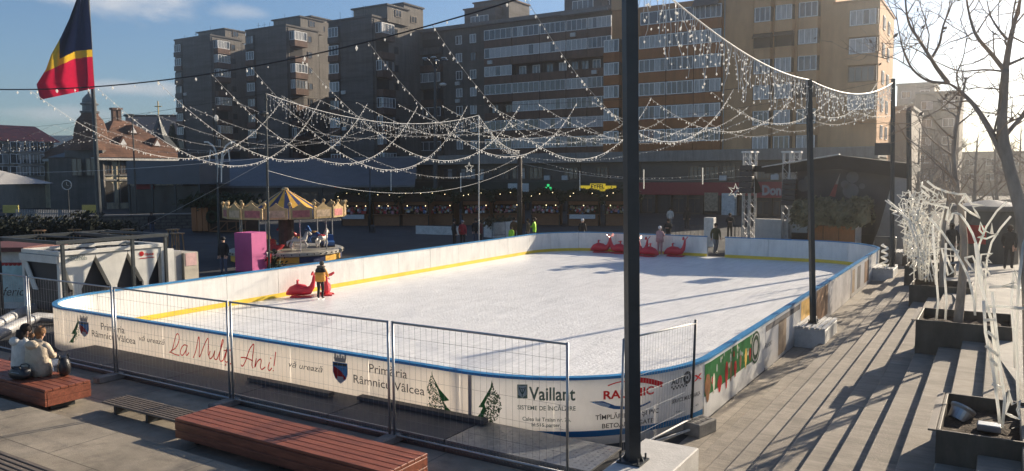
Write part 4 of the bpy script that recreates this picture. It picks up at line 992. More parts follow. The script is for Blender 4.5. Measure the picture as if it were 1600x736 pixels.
mb.box((Xp(928), Yp-.607, Zp(297, 935)), (Xp(946), Yp-.603, Zp(296.1, 935))); mb.build('lettering', ink, sb)
t, a, c, z0, z1 = shop(999, 1178, 'shop front with a long dark red fascia behind the far boards', red_m, fy=(285, 305), n=7)
MB().box((Xp(1046), Yp-.42, Zp(340)), (Xp(1068), Yp-.36, Zp(322))).build('poster', conc_w, t) if False else None
mb = MB(); sign_text(mb, 'x', (Xp(1148), Yp-.37, Zp(300)), (1, 0, 0), (0, 0, 1), 1.0, 1.0, bold=.03); mb.build('lettering', ink_white, t)
for px, py, ww, hh in ((1113, 315, 1.5, 2.0), (1141, 320, 1.6, 2.6)):
    mb = MB().box((Xp(px)-ww/2, Yp-.42, Zp(py)-hh/2), (Xp(px)+ww/2, Yp-.36, Zp(py)+hh/2)); mb.build('poster', [print_ for print_ in [MATS['print_tan'] if px < 1120 else conc_w]], t)
t, a, c, z0, z1 = shop(1179, 1372, 'dark red shop front with white letters behind the stage truss', red_m, fy=(284, 308), n=7)
mb = MB(); sign_text(mb, 'Don', (Xp(1192), Yp-.37, Zp(304, 1200)), (1, 0, 0), (0, 0, 1), Xp(1222)-Xp(1192), .95, bold=.05); mb.build('lettering', ink_white, t)

# ------------------------------------------------------------------ low roofs left of the shops
VM = Matrix.Rotation(-YAW, 4, 'Z')     # frame facing the camera: x to the right, y away
def lv(px, py, D):
    P = VM.inverted() @ atD(px, py, D); return P
def vbox(D, x0, x1, y0, y1, dep, z0=None, off=0):
    """px box at view depth D -> local corner pair"""
    a = lv(x0, y1, D); c = lv(x1, y0, D); return (a.x, a.y+off, GZ if z0 is None else z0), (c.x, a.y+off+dep, c.z)
def vthing(name, px, D, label, cat, group=None):
    P = atD(px, 300, D); return thing(name, (P.x, P.y, GZ), label, cat, group)
def vwin(t, px, py, D, w_, h, nv=2, gl=0, fr=0, off=.0):
    P = atD(px, py, D)-Vector((FW.x, FW.y, 0)).normalized()*off
    o = window(t, P, w_, h, nv, gl, fr); o.rotation_euler = (0, 0, -YAW); return o
t = vthing('market_hall', 480, 98, 'long low hall with a grey sheet metal roof below the towers', 'market hall')
A = [lv(x, y, d) for x, y, d in ((285, 291, 92), (648, 289, 92), (652, 246, 104), (285, 249, 104))]
MB().add([q for q in A]+[q-Vector((0, 0, .25)) for q in A], [(0, 1, 2, 3), (7, 6, 5, 4), (0, 4, 5, 1), (1, 5, 6, 2), (2, 6, 7, 3), (3, 7, 4, 0)]).xf(VM).build('roof', tin, t)
MB().box(*vbox(93, 290, 560, 292, 360, 9)).xf(VM).build('wall', dark_f, t)
for k in range(9):
    vwin(t, 305+k*30, 330, 92.9, 2.0, 2.3, 2, 0, 1, .1)
for k in range(6):
    p = lv(292+k*70, 291, 92.4); MB().box((p.x-.12, p.y, GZ), (p.x+.12, p.y+.24, p.z-.1)).xf(VM).build('post', steel_dk, t)
# dark side structure below the first towers (railing and louvres)
t = vthing('louvred_annex', 300, 108, 'dark flat annex with a row of vertical louvres below the first tower', 'annex')
MB().box(*vbox(108, 280, 345, 236, 300, 8)).xf(VM).build('wall', dark_f, t)
mb = MB()
for k in range(14):
    p = lv(283+k*4.5, 262, 107.8); mb.box((p.x-.09, p.y-.1, p.z), (p.x+.09, p.y, p.z+2.2))
mb.xf(VM).build('louvre', par_b, t)
t = vthing('grey_tarpaulin_hall', 250, 84, 'big grey tarpaulin covered stall hall in front of the old house', 'marquee')
A = [lv(199, 249, 84), lv(312, 252, 84)]
MB().box(*vbox(84, 199, 312, 251, 288, 9, z0=lv(200, 288, 84).z)).xf(VM).build('cover', tarp, t)
for px in (200, 236, 272, 310): p = lv(px, 288, 84); MB().box((p.x-.1, p.y+.1, GZ), (p.x+.1, p.y+.3, p.z-.003)).xf(VM).build('post', steel_dk, t)
MB().box(*vbox(86, 205, 312, 290, 345, 3)).xf(VM).build('back_wall', dark_f, t)
MB().box(*vbox(85.5, 210, 240, 283, 296, .2, z0=lv(210, 296, 85).z)).xf(VM).build('fascia', red_m, t)

# ------------------------------------------------------------------ old house with turret
D = 107
t = vthing('old_town_house', 190, D, 'old cream house with brown tiled hip roof and a domed corner turret', 'house')
HX = atD(157, 246, D).x; hy0 = atX(157, 250, HX).y; hy1 = atX(287, 246, HX).y; ze = atX(180, 246, HX).z
MB().box((HX-16, hy0, GZ), (HX, hy1, ze)).build('wall', cream, t)
ra = atX(178, 186, HX-5.5); rb = atX(202, 191, HX-5.5)
vs = [(HX-16.8, hy0-.8, ze), (HX+.8, hy0-.8, ze), (HX+.8, hy1+.8, ze), (HX-16.8, hy1+.8, ze), (HX-5.5, ra.y, ra.z), (HX-5.5, rb.y, ra.z-.2)]
MB().add(vs, [(0, 1, 4), (1, 2, 5, 4), (2, 3, 5), (3, 0, 4, 5), (3, 2, 1, 0)]).build('roof', roof_t, t)
MB().box((HX-16.7, hy0-.7, ze-.4), (HX+.7, hy1+.7, ze-.02)).build('eaves', conc_w, t)
for px, py in ((203, 206), (187, 224), (240, 226)):
    f = (246-py)/58.; P = atX(px, py, HX-5.6*f)
    d = MB(); pr = [(-.8, -.3), (.8, -.3), (0, 1.0)]; d.add([(P.x+.9, P.y+a, P.z+b_) for a, b_ in pr]+[(P.x-2.5, P.y+a, P.z+b_) for a, b_ in pr], [(0, 1, 2), (5, 4, 3), (0, 3, 4, 1), (1, 4, 5, 2), (2, 5, 3, 0)]); d.build('dormer', roof_t, t)
    dg = MB(); pr = [(-.5, -.2), (.5, -.2), (0, .65)]; dg.add([(P.x+.95, P.y+a, P.z+b_) for a, b_ in pr]+[(P.x+.905, P.y+a, P.z+b_) for a, b_ in pr], [(0, 1, 2), (5, 4, 3), (0, 3, 4, 1), (1, 4, 5, 2), (2, 5, 3, 0)]); dg.build('dormer_window', frame_w, t)
for px in (178, 186): p = atX(px, 188, HX-5.5); MB().box((p.x-.25, p.y-.25, p.z-.5), (p.x+.25, p.y+.25, p.z+1.5)).build('chimney', par_b, t); MB().box((p.x-.4, p.y-.4, p.z+1.5), (p.x+.4, p.y+.4, p.z+1.8)).build('chimney', roof_t, t)
arch = mat('arched_window_dark', (.05, .045, .04), .4, var=.3)
for px in (169, 194): p = atX(px, 272, HX); window(t, (HX+.02, p.y, p.z), 1.05, 2.2, 2, 0, 1, side=True); MB().box((HX+.004, p.y-.8, p.z-.25), (HX+.16, p.y+.8, p.z-.05)).build('sill', pod_c, t)
for px in (171, 196):
    p = atX(px, 316, HX); pts = [(-.62, 0), (.62, 0)]+[(.62*math.cos(k*.314), 2.3+.62*math.sin(k*.314)) for k in range(11)]
    MB().plate([(x*1.3, y-.1) for x, y in pts], (HX+.03, p.y, p.z), (0, 1, 0), (0, 0, 1), .028).build('window_surround', pod_c, t)
    MB().plate(pts, (HX+.06, p.y, p.z), (0, 1, 0), (0, 0, 1), .028).build('arched_window', arch, t)
p = atX(170, 277, HX); MB().box((HX+.003, hy0, p.z-.5), (HX+.14, hy1, p.z-.28)).build('string_course', pod_c, t)
MB().tube([(HX+.15, atX(184, 270, HX).y, GZ), (HX+.15, atX(184, 270, HX).y, ze-.4)], .08, 6).build('drain_pipe', ink, t)
# turret
pc = lv(134, 235, D+.5); zb = pc.z
MB().box((pc.x-2.6, pc.y-.6, GZ), (pc.x+2.6, pc.y+5, zb)).xf(VM).build('turret_wall', wall_g, t)
prof = [(2.9, 0), (2.75, .4), (2.3, 1.6), (2.1, 3.0), (1.75, 4.2), (1.15, 4.9), (1.1, 5.2)]
mb = MB(); mb.lathe(prof, (pc.x, pc.y+1.5, zb), 8); mb.xf(VM).build('turret_roof', roof_t, t)
mb = MB(); mb.lathe([(1.25, 5.2), (1.3, 5.45), (.95, 5.5), (.95, 6.3), (1.2, 6.35), (1.2, 6.5), (.95, 6.6), (.9, 7.1), (.5, 7.6), (.16, 7.9), (.1, 8.5), (.03, 9.6)], (pc.x, pc.y+1.5, zb), 8); mb.xf(VM).build('cupola', tin, t)
# lower dark wing left of the turret
MB().box(*vbox(D+1, 80, 113, 247, 330, 10)).xf(VM).build('wing_wall', wall_g, t)
a = lv(73, 246, D-.2); c = lv(118, 238, D+5)
MB().add([(a.x, a.y, a.z), (c.x+3, a.y, a.z), (c.x+3, a.y+10, a.z), (a.x, a.y+10, a.z), (a.x+1.5, a.y+5, a.z+1.3), (c.x, a.y+5, a.z+1.3)], [(0, 1, 5, 4), (1, 2, 5), (2, 3, 4, 5), (3, 0, 4), (3, 2, 1, 0)]).xf(VM).build('wing_roof', steel_dk, t)
for px in (88, 101, 123, 145): vwin(t, px, 275, D-.3 if px > 110 else D+.98, 1.4, 2.4, 2, 0, 1, .35 if px > 110 else .02)
# flats with red roof at the far left
D = 122
t = vthing('red_roofed_flats', 45, D, 'low beige flats with a long red sheet roof at the far left', 'apartment house')
FX_ = atD(86, 222, 116).x; fy0 = atX(-60, 222, FX_).y; fy1 = atX(84, 222, FX_).y; ze = atX(60, 222, FX_).z
MB().box((FX_-13, fy0, GZ), (FX_, fy1, ze)).build('wall', beige, t)
zrg = atX(40, 197, FX_-6.5).z; ymid = atX(54, 210, FX_).y
for a_, c_ in ((fy0-.7, ymid-.04), (ymid+.04, fy1+.7)):
    MB().add([(FX_+.8, a_, ze), (FX_+.8, c_, ze), (FX_-6.5, c_, zrg), (FX_-6.5, a_, zrg), (FX_-13.8, c_, ze), (FX_-13.8, a_, ze)], [(0, 1, 2, 3), (3, 2, 4, 5), (0, 3, 5), (1, 4, 2), (5, 4, 1, 0)]).build('roof', roof_r, t)
for py in (237, 256, 275):
    for px, ww, nv in ((4, 1.6, 2), (26, 2.6, 3), (42, 2.8, 3), (53, 2.0, 2), (66, 1.4, 2), (76, 1.4, 2)):
        p = atX(px, py, FX_); window(t, (FX_+(.95 if px in (26, 42, 53) else .02), p.y, p.z), ww, 1.4, nv, GLS((.5, .2, .3)), 0, side=True)
    a_, c_ = atX(22, py, FX_), atX(57, py, FX_); MB().bev((FX_+.003, a_.y, a_.z-1.15), (FX_+1.0, c_.y+.6, a_.z-.03), .03).build('balcony', beige, t); MB().box((FX_+.004, a_.y+.05, a_.z-.025), (FX_+.9, c_.y+.5, a_.z+1.5)).build('balcony_bay', recess, t)
D = 165
t = vthing('pink_office_block', 240, D, 'pale pink block with a flat roof behind the old house', 'office block')
MB().box(*vbox(D, 201, 282, 183, 300, 14)).xf(VM).build('wall', mat('pink_render', (.36, .255, .24), .85, var=.1), t)
MB().box(*vbox(D-1, 199, 284, 179, 183, 16, z0=lv(201, 183, D).z)).xf(VM).build('roof_slab', par_b, t)
for k in range(6): vwin(t, 231+k*9, 203, D-.02, 1.2, 1.4, 2, 0, 1, .03)
D = 150
t = vthing('distant_flats', 72, 190, 'distant pale flats seen above the red roof', 'apartment house')
MB().box(*vbox(190, 60, 118, 212, 300, 10)).xf(VM).build('wall', conc_w, t)
for k in range(5): vwin(t, 68+k*10, 222, 189.9, 1.6, 1.4, 2, 0, 0, .05)
t = vthing('church_spire', 250, 140, 'small church spire with a cross between the old house and the tower', 'church spire')
p = lv(250, 240, 140); mb = MB(); mb.lathe([(3.6, 0), (3.3, 1), (1.5, 3.2), (.5, 5.4), (.12, 6.6), (.05, 7.2)], (p.x, p.y, p.z), 8); mb.xf(VM).build('roof', steel_dk, t)
mb = MB(); mb.lathe([(3, -12), (3, 0)], (p.x, p.y, p.z), 8); mb.xf(VM).build('drum', beige, t)
mb = MB(); mb.box((p.x-.07, p.y-.07, p.z+7), (p.x+.07, p.y+.07, p.z+9.3)); mb.box((p.x-.6, p.y-.06, p.z+8.3), (p.x+.6, p.y+.06, p.z+8.45)); mb.xf(VM).build('cross', MATS['print_gold'], t)
# ------------------------------------------------------------------ right-hand background
Yb = 125.0
def bblock(name, pa, pc, ytop, Y, m, label, rows, dep=14, fins=False):
    a, c = atY(pa, 200, Y), atY(pc, 200, Y); zt = atY(pa, ytop, Y).z
    t = thing(name, ((a.x+c.x)/2, Y+dep/2, GZ), label, 'building')
    MB().box((a.x, Y, GZ), (c.x, Y+dep, zt)).build('wall', m, t); MB().box((a.x-.2, Y-.3, zt), (c.x+.2, Y+dep, zt+.35)).build('parapet', pod_c, t)
    z = zt-2.6; n = max(1, int((c.x-a.x)/3.2))
    for r_ in range(rows):
        for i in range(n):
            if fins and i % 2: continue
            window(t, (a.x+(c.x-a.x)*(i+.5)/n, Y-.02, z), 1.7, 1.4, 2, GLS(), 0)
        MB().bev((a.x+.3, Y-.7, z-1.2), (a.x+(c.x-a.x)*.45, Y-.004, z-.2), .03).build('balcony', m, t)
        z -= 3.0
    if fins:
        for i in range(6): x = a.x+(c.x-a.x)*(i+.5)/6; MB().box((x-.3, Y-.9, GZ), (x+.3, Y-.003, zt-.5)).build('fin', pod_c, t)
    return t
bblock('side_building', 1376, 1424, 172, 105, beige, 'beige building with tall vertical fins right of the orange block', 5, fins=True)
bblock('pale_flats', 1430, 1499, 148, 150, conc_s, 'pale flats with a stepped roof seen through the bare trees', 5)
bblock('distant_office', 1400, 1458, 134, 175, beige, 'hazy flat-roofed block behind the pale flats', 4)
bblock('low_building', 1500, 1640, 240, 190, beige, 'low hazy building at the end of the promenade', 2)
bblock('corner_building', 1640, 1900, 120, 150, wall_g, 'grey building beyond the trees at the right edge', 6)
# ------------------------------------------------------------------ market stalls
st_wood = mat('stall_timber', (.26, .12, .06), .7, var=.3, scale=4, stretch=(1, 1, 8))
st_dark = mat('stall_dark_timber', (.05, .03, .02), .8, var=.3, scale=4)
st_or = mat('stall_orange_boards', (.42, .17, .07), .65, var=.15, scale=3, stretch=(6, 6, 1)); 
fir = mat('fir_branch', (.030, .042, .022), .9, var=.4, scale=3)
fir2 = mat('dry_fir_branch', (.085, .075, .045), .9, var=.4, scale=3)
bulb_on = mat('warm_bulb', (1.0, .80, .45), .4, var=0, emit=1.6)
goods = [mat('goods_white', (.55, .54, .53), .7, var=.2, scale=9), mat('goods_red', (.42, .05, .05), .7, var=.2), mat('goods_pink', (.48, .22, .24), .7, var=.2), mat('goods_brown', (.24, .14, .08), .7, var=.3), mat('goods_blue', (.10, .16, .32), .7, var=.2), mat('goods_straw', (.42, .32, .17), .7, var=.2)]
def fir_mass(mb, pts, n, rnd, r0=.10, r1=.22, spread=(.3, .3, .2), m=None):
    for k in range(n):
        i = rnd.randrange(len(pts)-1); f = rnd.random(); p = Vector(pts[i]).lerp(Vector(pts[i+1]), f)
        c = p+Vector((rnd.gauss(0, spread[0]), rnd.gauss(0, spread[1]), rnd.gauss(0, spread[2]))); mb.leaf(c, rnd.uniform(r0, r1), m)
def stall(P, rz, label, seed, w_=3.0, d_=2.2, side='shelf', group='market stalls behind the rink'):
    rnd = random.Random(seed); random.seed(seed)
    t = thing('market_stall', P, label, 'market stall', group, rz); L_ = dict(local=True); h = 2.25
    mb = MB(); mb.box((-w_/2, -d_/2, 0), (w_/2, -d_/2+.05, .95)); mb.box((-w_/2, d_/2-.05, 0), (w_/2, d_/2, h)); mb.box((-w_/2, -d_/2+.051, 0), (-w_/2+.05, d_/2-.051, h)); mb.box((w_/2-.05, -d_/2+.051, 0), (w_/2, d_/2-.051, h)); mb.build('wall', st_wood, t, **L_)
    mb = MB(); mb.bev((-w_/2-.05, -d_/2-.3, .96), (w_/2+.05, -d_/2+.25, 1.02), .01); mb.build('counter', st_wood, t, **L_)
    mb = MB(); mb.box((-w_/2+.05, -d_/2-.02, h-.42), (w_/2-.05, -d_/2+.03, h)); mb.build('header_board', st_wood, t, **L_)
    mb = MB()
    for x in (-w_/2+.04, w_/2-.04): mb.box((x-.05, -d_/2-.04, .0), (x+.05, -d_/2+.06, h+.02))
    mb.build('post', st_dark, t, **L_)
    # arched roof covered in fir
    pr = [(-w_/2-.35, h-.1)]+[((w_/2+.35)*math.sin(a), h+.78*math.cos(a)) for a in [R(-72+24*i) for i in range(7)]]+[(w_/2+.35, h-.1)]
    mb = MB(); k = len(pr); vs = [(x, -d_/2-.45, z) for x, z in pr]+[(x, d_/2+.2, z) for x, z in pr]
    mb.add(vs, [tuple(range(k)), tuple(range(2*k-1, k-1, -1))]+[(i, i+k, (i+1) % k+k, (i+1) % k) for i in range(k)]); rf = mb.build('roof', st_dark, t, **L_)
    mb = MB(); fir_mass(mb, [(x, -d_/2-.5, z) for x, z in pr[:]], 420, rnd, .10, .24, (.12, .12, .13)); fir_mass(mb, [(x, -d_/2+.5, z+.05) for x, z in pr[1:-1]], 300, rnd, .10, .26, (.2, .5, .08)); mb.build('fir_garland', fir, rf, **L_)
    mb = MB()
    for k in range(3): x, z = pr[2+k*2-(k > 0)]; mb.ball((x*.95+rnd.uniform(-.2, .2), -d_/2-.72, z-.12+rnd.uniform(-.1, .1)), .035, 6, 4)
    mb.build('bulb', bulb_on, rf, **L_)
    for k in range(3): MB().ball((-w_/3+k*w_/3, -d_/2+.4, h-.5), .045, 6, 4).build('bulb', bulb_on, t, **L_) if rnd.random() < .45 else None
    mb = MB()
    for k in range(46):
        x = rnd.uniform(-w_/2+.2, w_/2-.2); f = rnd.random(); y = -d_/2-.15+f*.9; z = 1.03+f*.5
        s_ = rnd.uniform(.05, .13); q = rnd.random()
        (mb.ball((x, y, z+s_), s_, 6, 4, rnd.randrange(6)) if q < .5 else mb.bev((x-s_, y-s_, z), (x+s_, y+s_, z+s_*2.2), .01, rnd.randrange(6)))
    mb.build('goods', goods, t, **L_)
    mb = MB()
    if side == 'cloth': mb.box((-w_/2+.2, -d_/2-.34, .62), (w_/2-.3, -d_/2-.31, 1.0), 0)
    for k in range(9): x = -w_/2+.3+k*(w_-.6)/8; mb.ball((x, -d_/2+.1, h-.62-rnd.uniform(0, .12)), .1, 6, 4, rnd.randrange(6), (1, .6, 1.2))
    mb.build('hanging_goods', goods, t, **L_)
    MB().box((-w_/2+.1, d_/2-.5, .9), (w_/2-.1, d_/2-.45, 1.9)).build('shelf', st_dark, t, **L_)
    return t
sl = [(555, 352, 'market stall with a white cloth, right behind the carousel'), (604, 352, 'stall of pale goods left of the white trough, by the slim pole'), (648, 352, 'stall behind the left end of the low white planter trough'), (686, 351, 'stall with dark goods right behind the white planter trough'), (742, 351, 'stall with pale goods by the thin pole with icicle lights'), (790, 350, 'market stall partly hidden by the thick wooden post'), (850, 351, 'stall with white goods above the high-visibility worker'), (908, 352, 'brightest stall with hanging goods under the yellow sign'), (966, 352, 'stall just left of the thick dark pole')]
for k, (px, py, lb) in enumerate(sl):
    P = gp(px, py, GZ); sc_ = (P-CAM).dot(FW)/FPX*(49 if k < 7 else 54)
    stall((P.x, P.y+.6, GZ), R(22), 'timber '+lb, 30+k, w_=sc_*.9, side='cloth' if k in (0, 7) else '')
# left hut by the carousel
P = gp(352, 362, GZ)
t = thing('timber_hut', (P.x, P.y, GZ), 'timber hut with orange shutter boards and braced counter left of the carousel', 'market hut', rz=R(24))
L_ = dict(local=True)
MB().box((-2.3, -.9, 0), (2.3, 1.3, 2.2)).build('wall', st_dark, t, **L_)
for i in range(3): MB().bev((-2.32+i*.47, -1.0, .12), (-2.32+i*.47+.43, -.905, 2.0), .01).build('shutter', st_or, t, **L_)
mb = MB(); mb.box((-.85, -1.0, .05), (2.3, -.905, .16)); mb.box((-.85, -1.0, .85), (2.3, -.905, .97)); 
for i in range(5): mb.box((-.85+i*.76, -1.0, .161), (-.77+i*.76, -.91, .849))
for i in range(4): mb.bar((-.75+i*.76, -.96, .2), (-.12+i*.76, -.96, .82) if i % 2 else (-.12+i*.76, -.96, .5), .07)
mb.build('braced_front', st_wood, t, **L_)
rnd = random.Random(5); random.seed(5); mb = MB(); mb.box((-2.7, -1.5, 2.2), (2.7, 1.6, 2.35)); fir_mass(mb, [(-2.7, -1.3, 2.5), (2.7, -1.3, 2.5)], 700, rnd, .12, .3, (.3, .5, .2)); fir_mass(mb, [(-2.7, .3, 2.7), (2.7, .3, 2.7)], 500, rnd, .12, .3, (.3, .6, .2)); mb.build('roof', fir, t, **L_)
mb = MB(); mb.tube([(-.5+.42*math.cos(k*.393), -1.08, 1.25+.42*math.sin(k*.393)) for k in range(16)], .11, 6, close=True); w0 = [(-.5+.42*math.cos(k*.393), -1.1, 1.25+.42*math.sin(k*.393)) for k in range(17)]; fir_mass(mb, w0, 160, rnd, .06, .12, (.08, .05, .08)); mb.build('wreath', fir, t, **L_)
# ------------------------------------------------------------------ carousel
pc = gp(433, 405, GZ); pc.y += .7; CX, CY = pc.x, pc.y
t = thing('carousel', (CX, CY, GZ), "children's carousel with yellow and blue striped cone top and painted scalloped panels", 'carousel')
kx = 2.95; zb = GZ
alu_w = mat('carousel_edge', (.45, .42, .36), .4, .4, var=.15); gold = mat('carousel_gold', (.46, .33, .17), .4, .3, var=.25, scale=6); blue_c = mat('carousel_blue', (.025, .035, .10), .5, var=.2); yel_c = mat('carousel_yellow', (.72, .40, .06), .5, var=.12)
mb = MB(); n = 24
for i in range(n):
    a0, a1 = 2*math.pi*i/n, 2*math.pi*(i+1)/n
    mb.add([(CX+kx*math.cos(a0), CY+kx*math.sin(a0), zb), (CX+kx*math.cos(a1), CY+kx*math.sin(a1), zb), (CX+kx*math.cos(a1), CY+kx*math.sin(a1), zb+.32), (CX+kx*math.cos(a0), CY+kx*math.sin(a0), zb+.32)], [(0, 1, 2, 3)], (i//2) % 2)
mb.build('skirt', [yel_c, blue_c], t)
mb = MB().lathe([(kx+.06, .32), (kx+.1, .36), (kx+.1, .52), (kx+.02, .56)], (CX, CY, zb), 36); mb.build('platform', alu_w, t)
mb = MB()
for i in range(48): a = 2*math.pi*i/48; mb.ball((CX+(kx+.11)*math.cos(a), CY+(kx+.11)*math.sin(a), zb+.44), .04, 6, 4)
mb.build('edge_lamp', ink, t)
zt = atD(455, 338, (Vector((CX, CY, 0))-CAM).dot(FW)).z; zr = zt+.62
fl = [mat('panel_pink', (.42, .14, .14), .5, var=.35, scale=5), mat('panel_cream', (.55, .40, .26), .5, var=.35, scale=5)]
n = 16
for i in range(n):
    a0, a1 = 2*math.pi*(i+.04)/n+.1, 2*math.pi*(i+.96)/n+.1; rr = kx+.28
    p0 = Vector((CX+rr*math.cos(a0), CY+rr*math.sin(a0), zt)); p1 = Vector((CX+rr*math.cos(a1), CY+rr*math.sin(a1), zt)); u = (p1-p0).normalized(); L0_ = (p1-p0).length
    mb = MB().plate([(0, 0), (L0_, 0), (L0_, .55), (L0_*.8, .6), (L0_*.62, .72), (L0_*.5, .86), (L0_*.38, .72), (L0_*.2, .6), (0, .55)], p0, u, (0, 0, 1), .05)
    pn = mb.build('crown_panel', gold, t)
    nn = u.cross(Vector((0, 0, 1)))
    mb = MB().plate([(L0_*.12, .1), (L0_*.88, .1), (L0_*.88, .46), (L0_*.12, .46)], p0+nn*.012, u, (0, 0, 1), .01); mb.build('painted_picture', fl[i % 2], pn)
    mb = MB(); mb.tube([p0+Vector((0, 0, .0)), p0+Vector((0, 0, .7))], .05, 6); mb.ball(p0+Vector((0, 0, .78)), .11, 7, 5); mb.build('pilaster', gold, t)
mb = MB(); n = 24; r0 = 1.75; ap = (CX, CY, atD(455, 297, (Vector((CX, CY, 0))-CAM).dot(FW)).z)
for i in range(n):
    a0, a1 = 2*math.pi*i/n, 2*math.pi*(i+1)/n
    mb.add([(CX+r0*math.cos(a0), CY+r0*math.sin(a0), zt+.45), (CX+r0*math.cos(a1), CY+r0*math.sin(a1), zt+.45), (CX+.18*math.cos(a1), CY+.18*math.sin(a1), ap[2]), (CX+.18*math.cos(a0), CY+.18*math.sin(a0), ap[2])], [(0, 1, 2, 3)], i % 2)
mb.build('cone_top', [yel_c, blue_c], t); MB().ball((ap[0], ap[1], ap[2]+.04), .2, 8, 5, sc=(1, 1, .6)).build('finial', gold, t)
mb = MB().lathe([(r0, .40), (kx+.2, .05), (kx+.2, .0), (r0, .30)], (CX, CY, zt), 24); mb.build('ceiling', blue_c, t)
MB().lathe([(.42, .5), (.42, zt-zb+.3)], (CX, CY, zb), 12).build('centre_drum', mat('drum_paint', (.07, .04, .04), .5, var=.5, scale=4), t)
ridec = [mat('ride_red', (.42, .03, .04), .4, var=.2), mat('ride_blue', (.04, .12, .35), .4, var=.2), mat('ride_gold', (.50, .30, .08), .4, var=.2), mat('ride_white', (.60, .56, .50), .45, var=.15)]
def ride_horse(c, a, mi, k):
    u = Vector((math.cos(a), math.sin(a), 0)); o = Vector(c)
    mb = MB(); B = lambda f, z, s=0: o+u*f+Vector((-u.y, u.x, 0))*s+Vector((0, 0, z))
    mb.tube([B(-.42, .05), B(-.2, .1), B(.12, .1), B(.32, .14), B(.42, .4), B(.47, .52)], [.08, .17, .16, .15, .10, .08], 8)
    mb.tube([B(.44, .54), B(.62, .40), B(.68, .35)], [.085, .065, .05], 7)
    for f, s in ((.28, .08), (.28, -.08), (-.36, .08), (-.36, -.08)): mb.tube([B(f, .0, s), B(f+(.14 if f > 0 else -.1), -.2, s), B(f+(.04 if f > 0 else -.02), -.38, s)], [.065, .04, .03], 6)
    mb.tube([B(-.45, .1), B(-.6, .0), B(-.62, -.2)], [.05, .06, .02], 6)
    o_ = mb.build('ride_horse', ridec[(3, 2, 1, 0)[k % 4]], t, smooth=True)
    MB().cbox(B(-.03, .24), (.28, .24, .1)).build('saddle', ridec[mi], o_)
for i in range(9):
    a = 2*math.pi*i/9+.25; rr = kx-.45; x, y = CX+rr*math.cos(a), CY+rr*math.sin(a)
    MB().tube([(x, y, zb+.55), (x, y, zt+.2)], .03, 6).build('pole', steel, t)
    if i % 3 != 1: ride_horse((CX+(rr-.28)*math.cos(a), CY+(rr-.28)*math.sin(a), zb+1.05), a+math.pi/2, i % 3, i)
    else:
        x, y = CX+(rr-.3)*math.cos(a), CY+(rr-.3)*math.sin(a); u = Vector((-math.sin(a), math.cos(a), 0)); v = Vector((math.cos(a), math.sin(a), 0)); o = Vector((x, y, zb+.6))
        mb = MB(); pr = [(-.7, .25), (-.5, .0), (.5, .0), (.75, .3), (.45, .34), (.3, .3), (.15, .62), (-.25, .62), (-.35, .32)]
        mb.plate(pr, o+v*.3, u, (0, 0, 1), .6); q = mb.build('ride_car', ridec[(i//3+1) % 3], t)
        for f in (-.4, .42): MB().tube([o+u*f+v*.34+Vector((0, 0, .04)), o+u*f-v*.34+Vector((0, 0, .04))], .13, 10).build('wheel', ink, q)
# pink box, bag cluster
P = gp(385, 424, GZ); 
t = MB().bev((-.52, -.5, 0), (.52, .5, 1.85), .015).build('pink_box', mat('pink_paint', (.48, .09, .25), .6, var=.1, scale=2), local=True); t.location = (P.x, P.y+.3, GZ); t.rotation_euler = (0, 0, R(8)); tag(t, 'tall plain pink box standing beside the carousel', 'box')
P = gp(420, 421, GZ); rnd = random.Random(8); random.seed(8)
mb = MB()
for k in range(300): mb.leaf((P.x+rnd.gauss(0, .32), P.y+.2+rnd.gauss(0, .2), GZ+abs(rnd.gauss(.35, .25))), rnd.uniform(.06, .14))
t = thing('fir_heap', (P.x, P.y, GZ), 'small fir bush with white and red cloths at the foot of the slim grey pole', 'fir bush'); mb.build('branches', fir, t)
MB().plate([(-.3, .2), (.1, .1), (.3, .75), (.05, .95), (-.2, .8)], (P.x-.15, P.y-.25, GZ), (1, .2, 0), (0, 0, 1), .15).build('cloth', conc_w, t); MB().plate([(.1, .2), (.25, .3), (.3, .8), (.1, .6)], (P.x+.1, P.y-.3, GZ), (1, .2, 0), (0, 0, 1), .1).build('cloth', ink_red, t)

# ------------------------------------------------------------------ chiller plant on the left
chw = mat('chiller_white', (.66, .64, .59), .5, var=.06, scale=2); stains(chw, (1.5, 1.5, .4), 1.6, .85, .35, .55)
cx = -25.0
def cy_(px, py=420): return atX(px, py, cx).y
ya, yb, ztp = cy_(93), cy_(256), atX(180, 388, cx).z+.02
t = thing('chiller_unit', (cx-1.1, (ya+yb)/2, GZ), 'big white cooling machine with V-shaped hoppers beside the rink', 'cooling machine')
MB().box((cx-2.15, ya+.05, GZ+.25), (cx-.25, yb-.05, ztp-.12)).build('dark_core', ink, t)
for (x0_, y0_, x1_, y1_) in ((cx-.16, ya-.02, cx+.06, yb+.02), (cx-2.25, ya-.02, cx-2.1, yb+.02), (cx-2.098, ya-.02, cx-.162, ya+.12), (cx-2.098, yb-.12, cx-.162, yb+.02)): MB().bev((x0_, y0_, ztp-.11), (x1_, y1_, ztp+.02), .01).build('top_panel', chw, t)
for k in range(4):
    yy = ya+(yb-ya)*(k+.5)/4; q = MB().lathe([(.40, -.02), (.42, .06), (.38, .06), (.37, -.02)], (cx-1.1, yy, ztp-.08), 18).build('fan_ring', steel_dk, t); mbf = MB()
    for b_ in range(5): mbf.bar((cx-1.1, yy, ztp-.06), (cx-1.1+.34*math.cos(b_*1.257), yy+.34*math.sin(b_*1.257), ztp-.06), .12, .015)
    mbf.build('fan_blade', steel, q)
zlow = atX(122, 455, cx).z; zr_ = ztp-.13
hop = [(100, 149, 116, 127), (149.4, 203, 176, 182), (204, 250, 226, 232)]
hop = [(96, 148.5, 116, 127), (149.5, 199, 174, 183), (200, 252, 225, 233)]
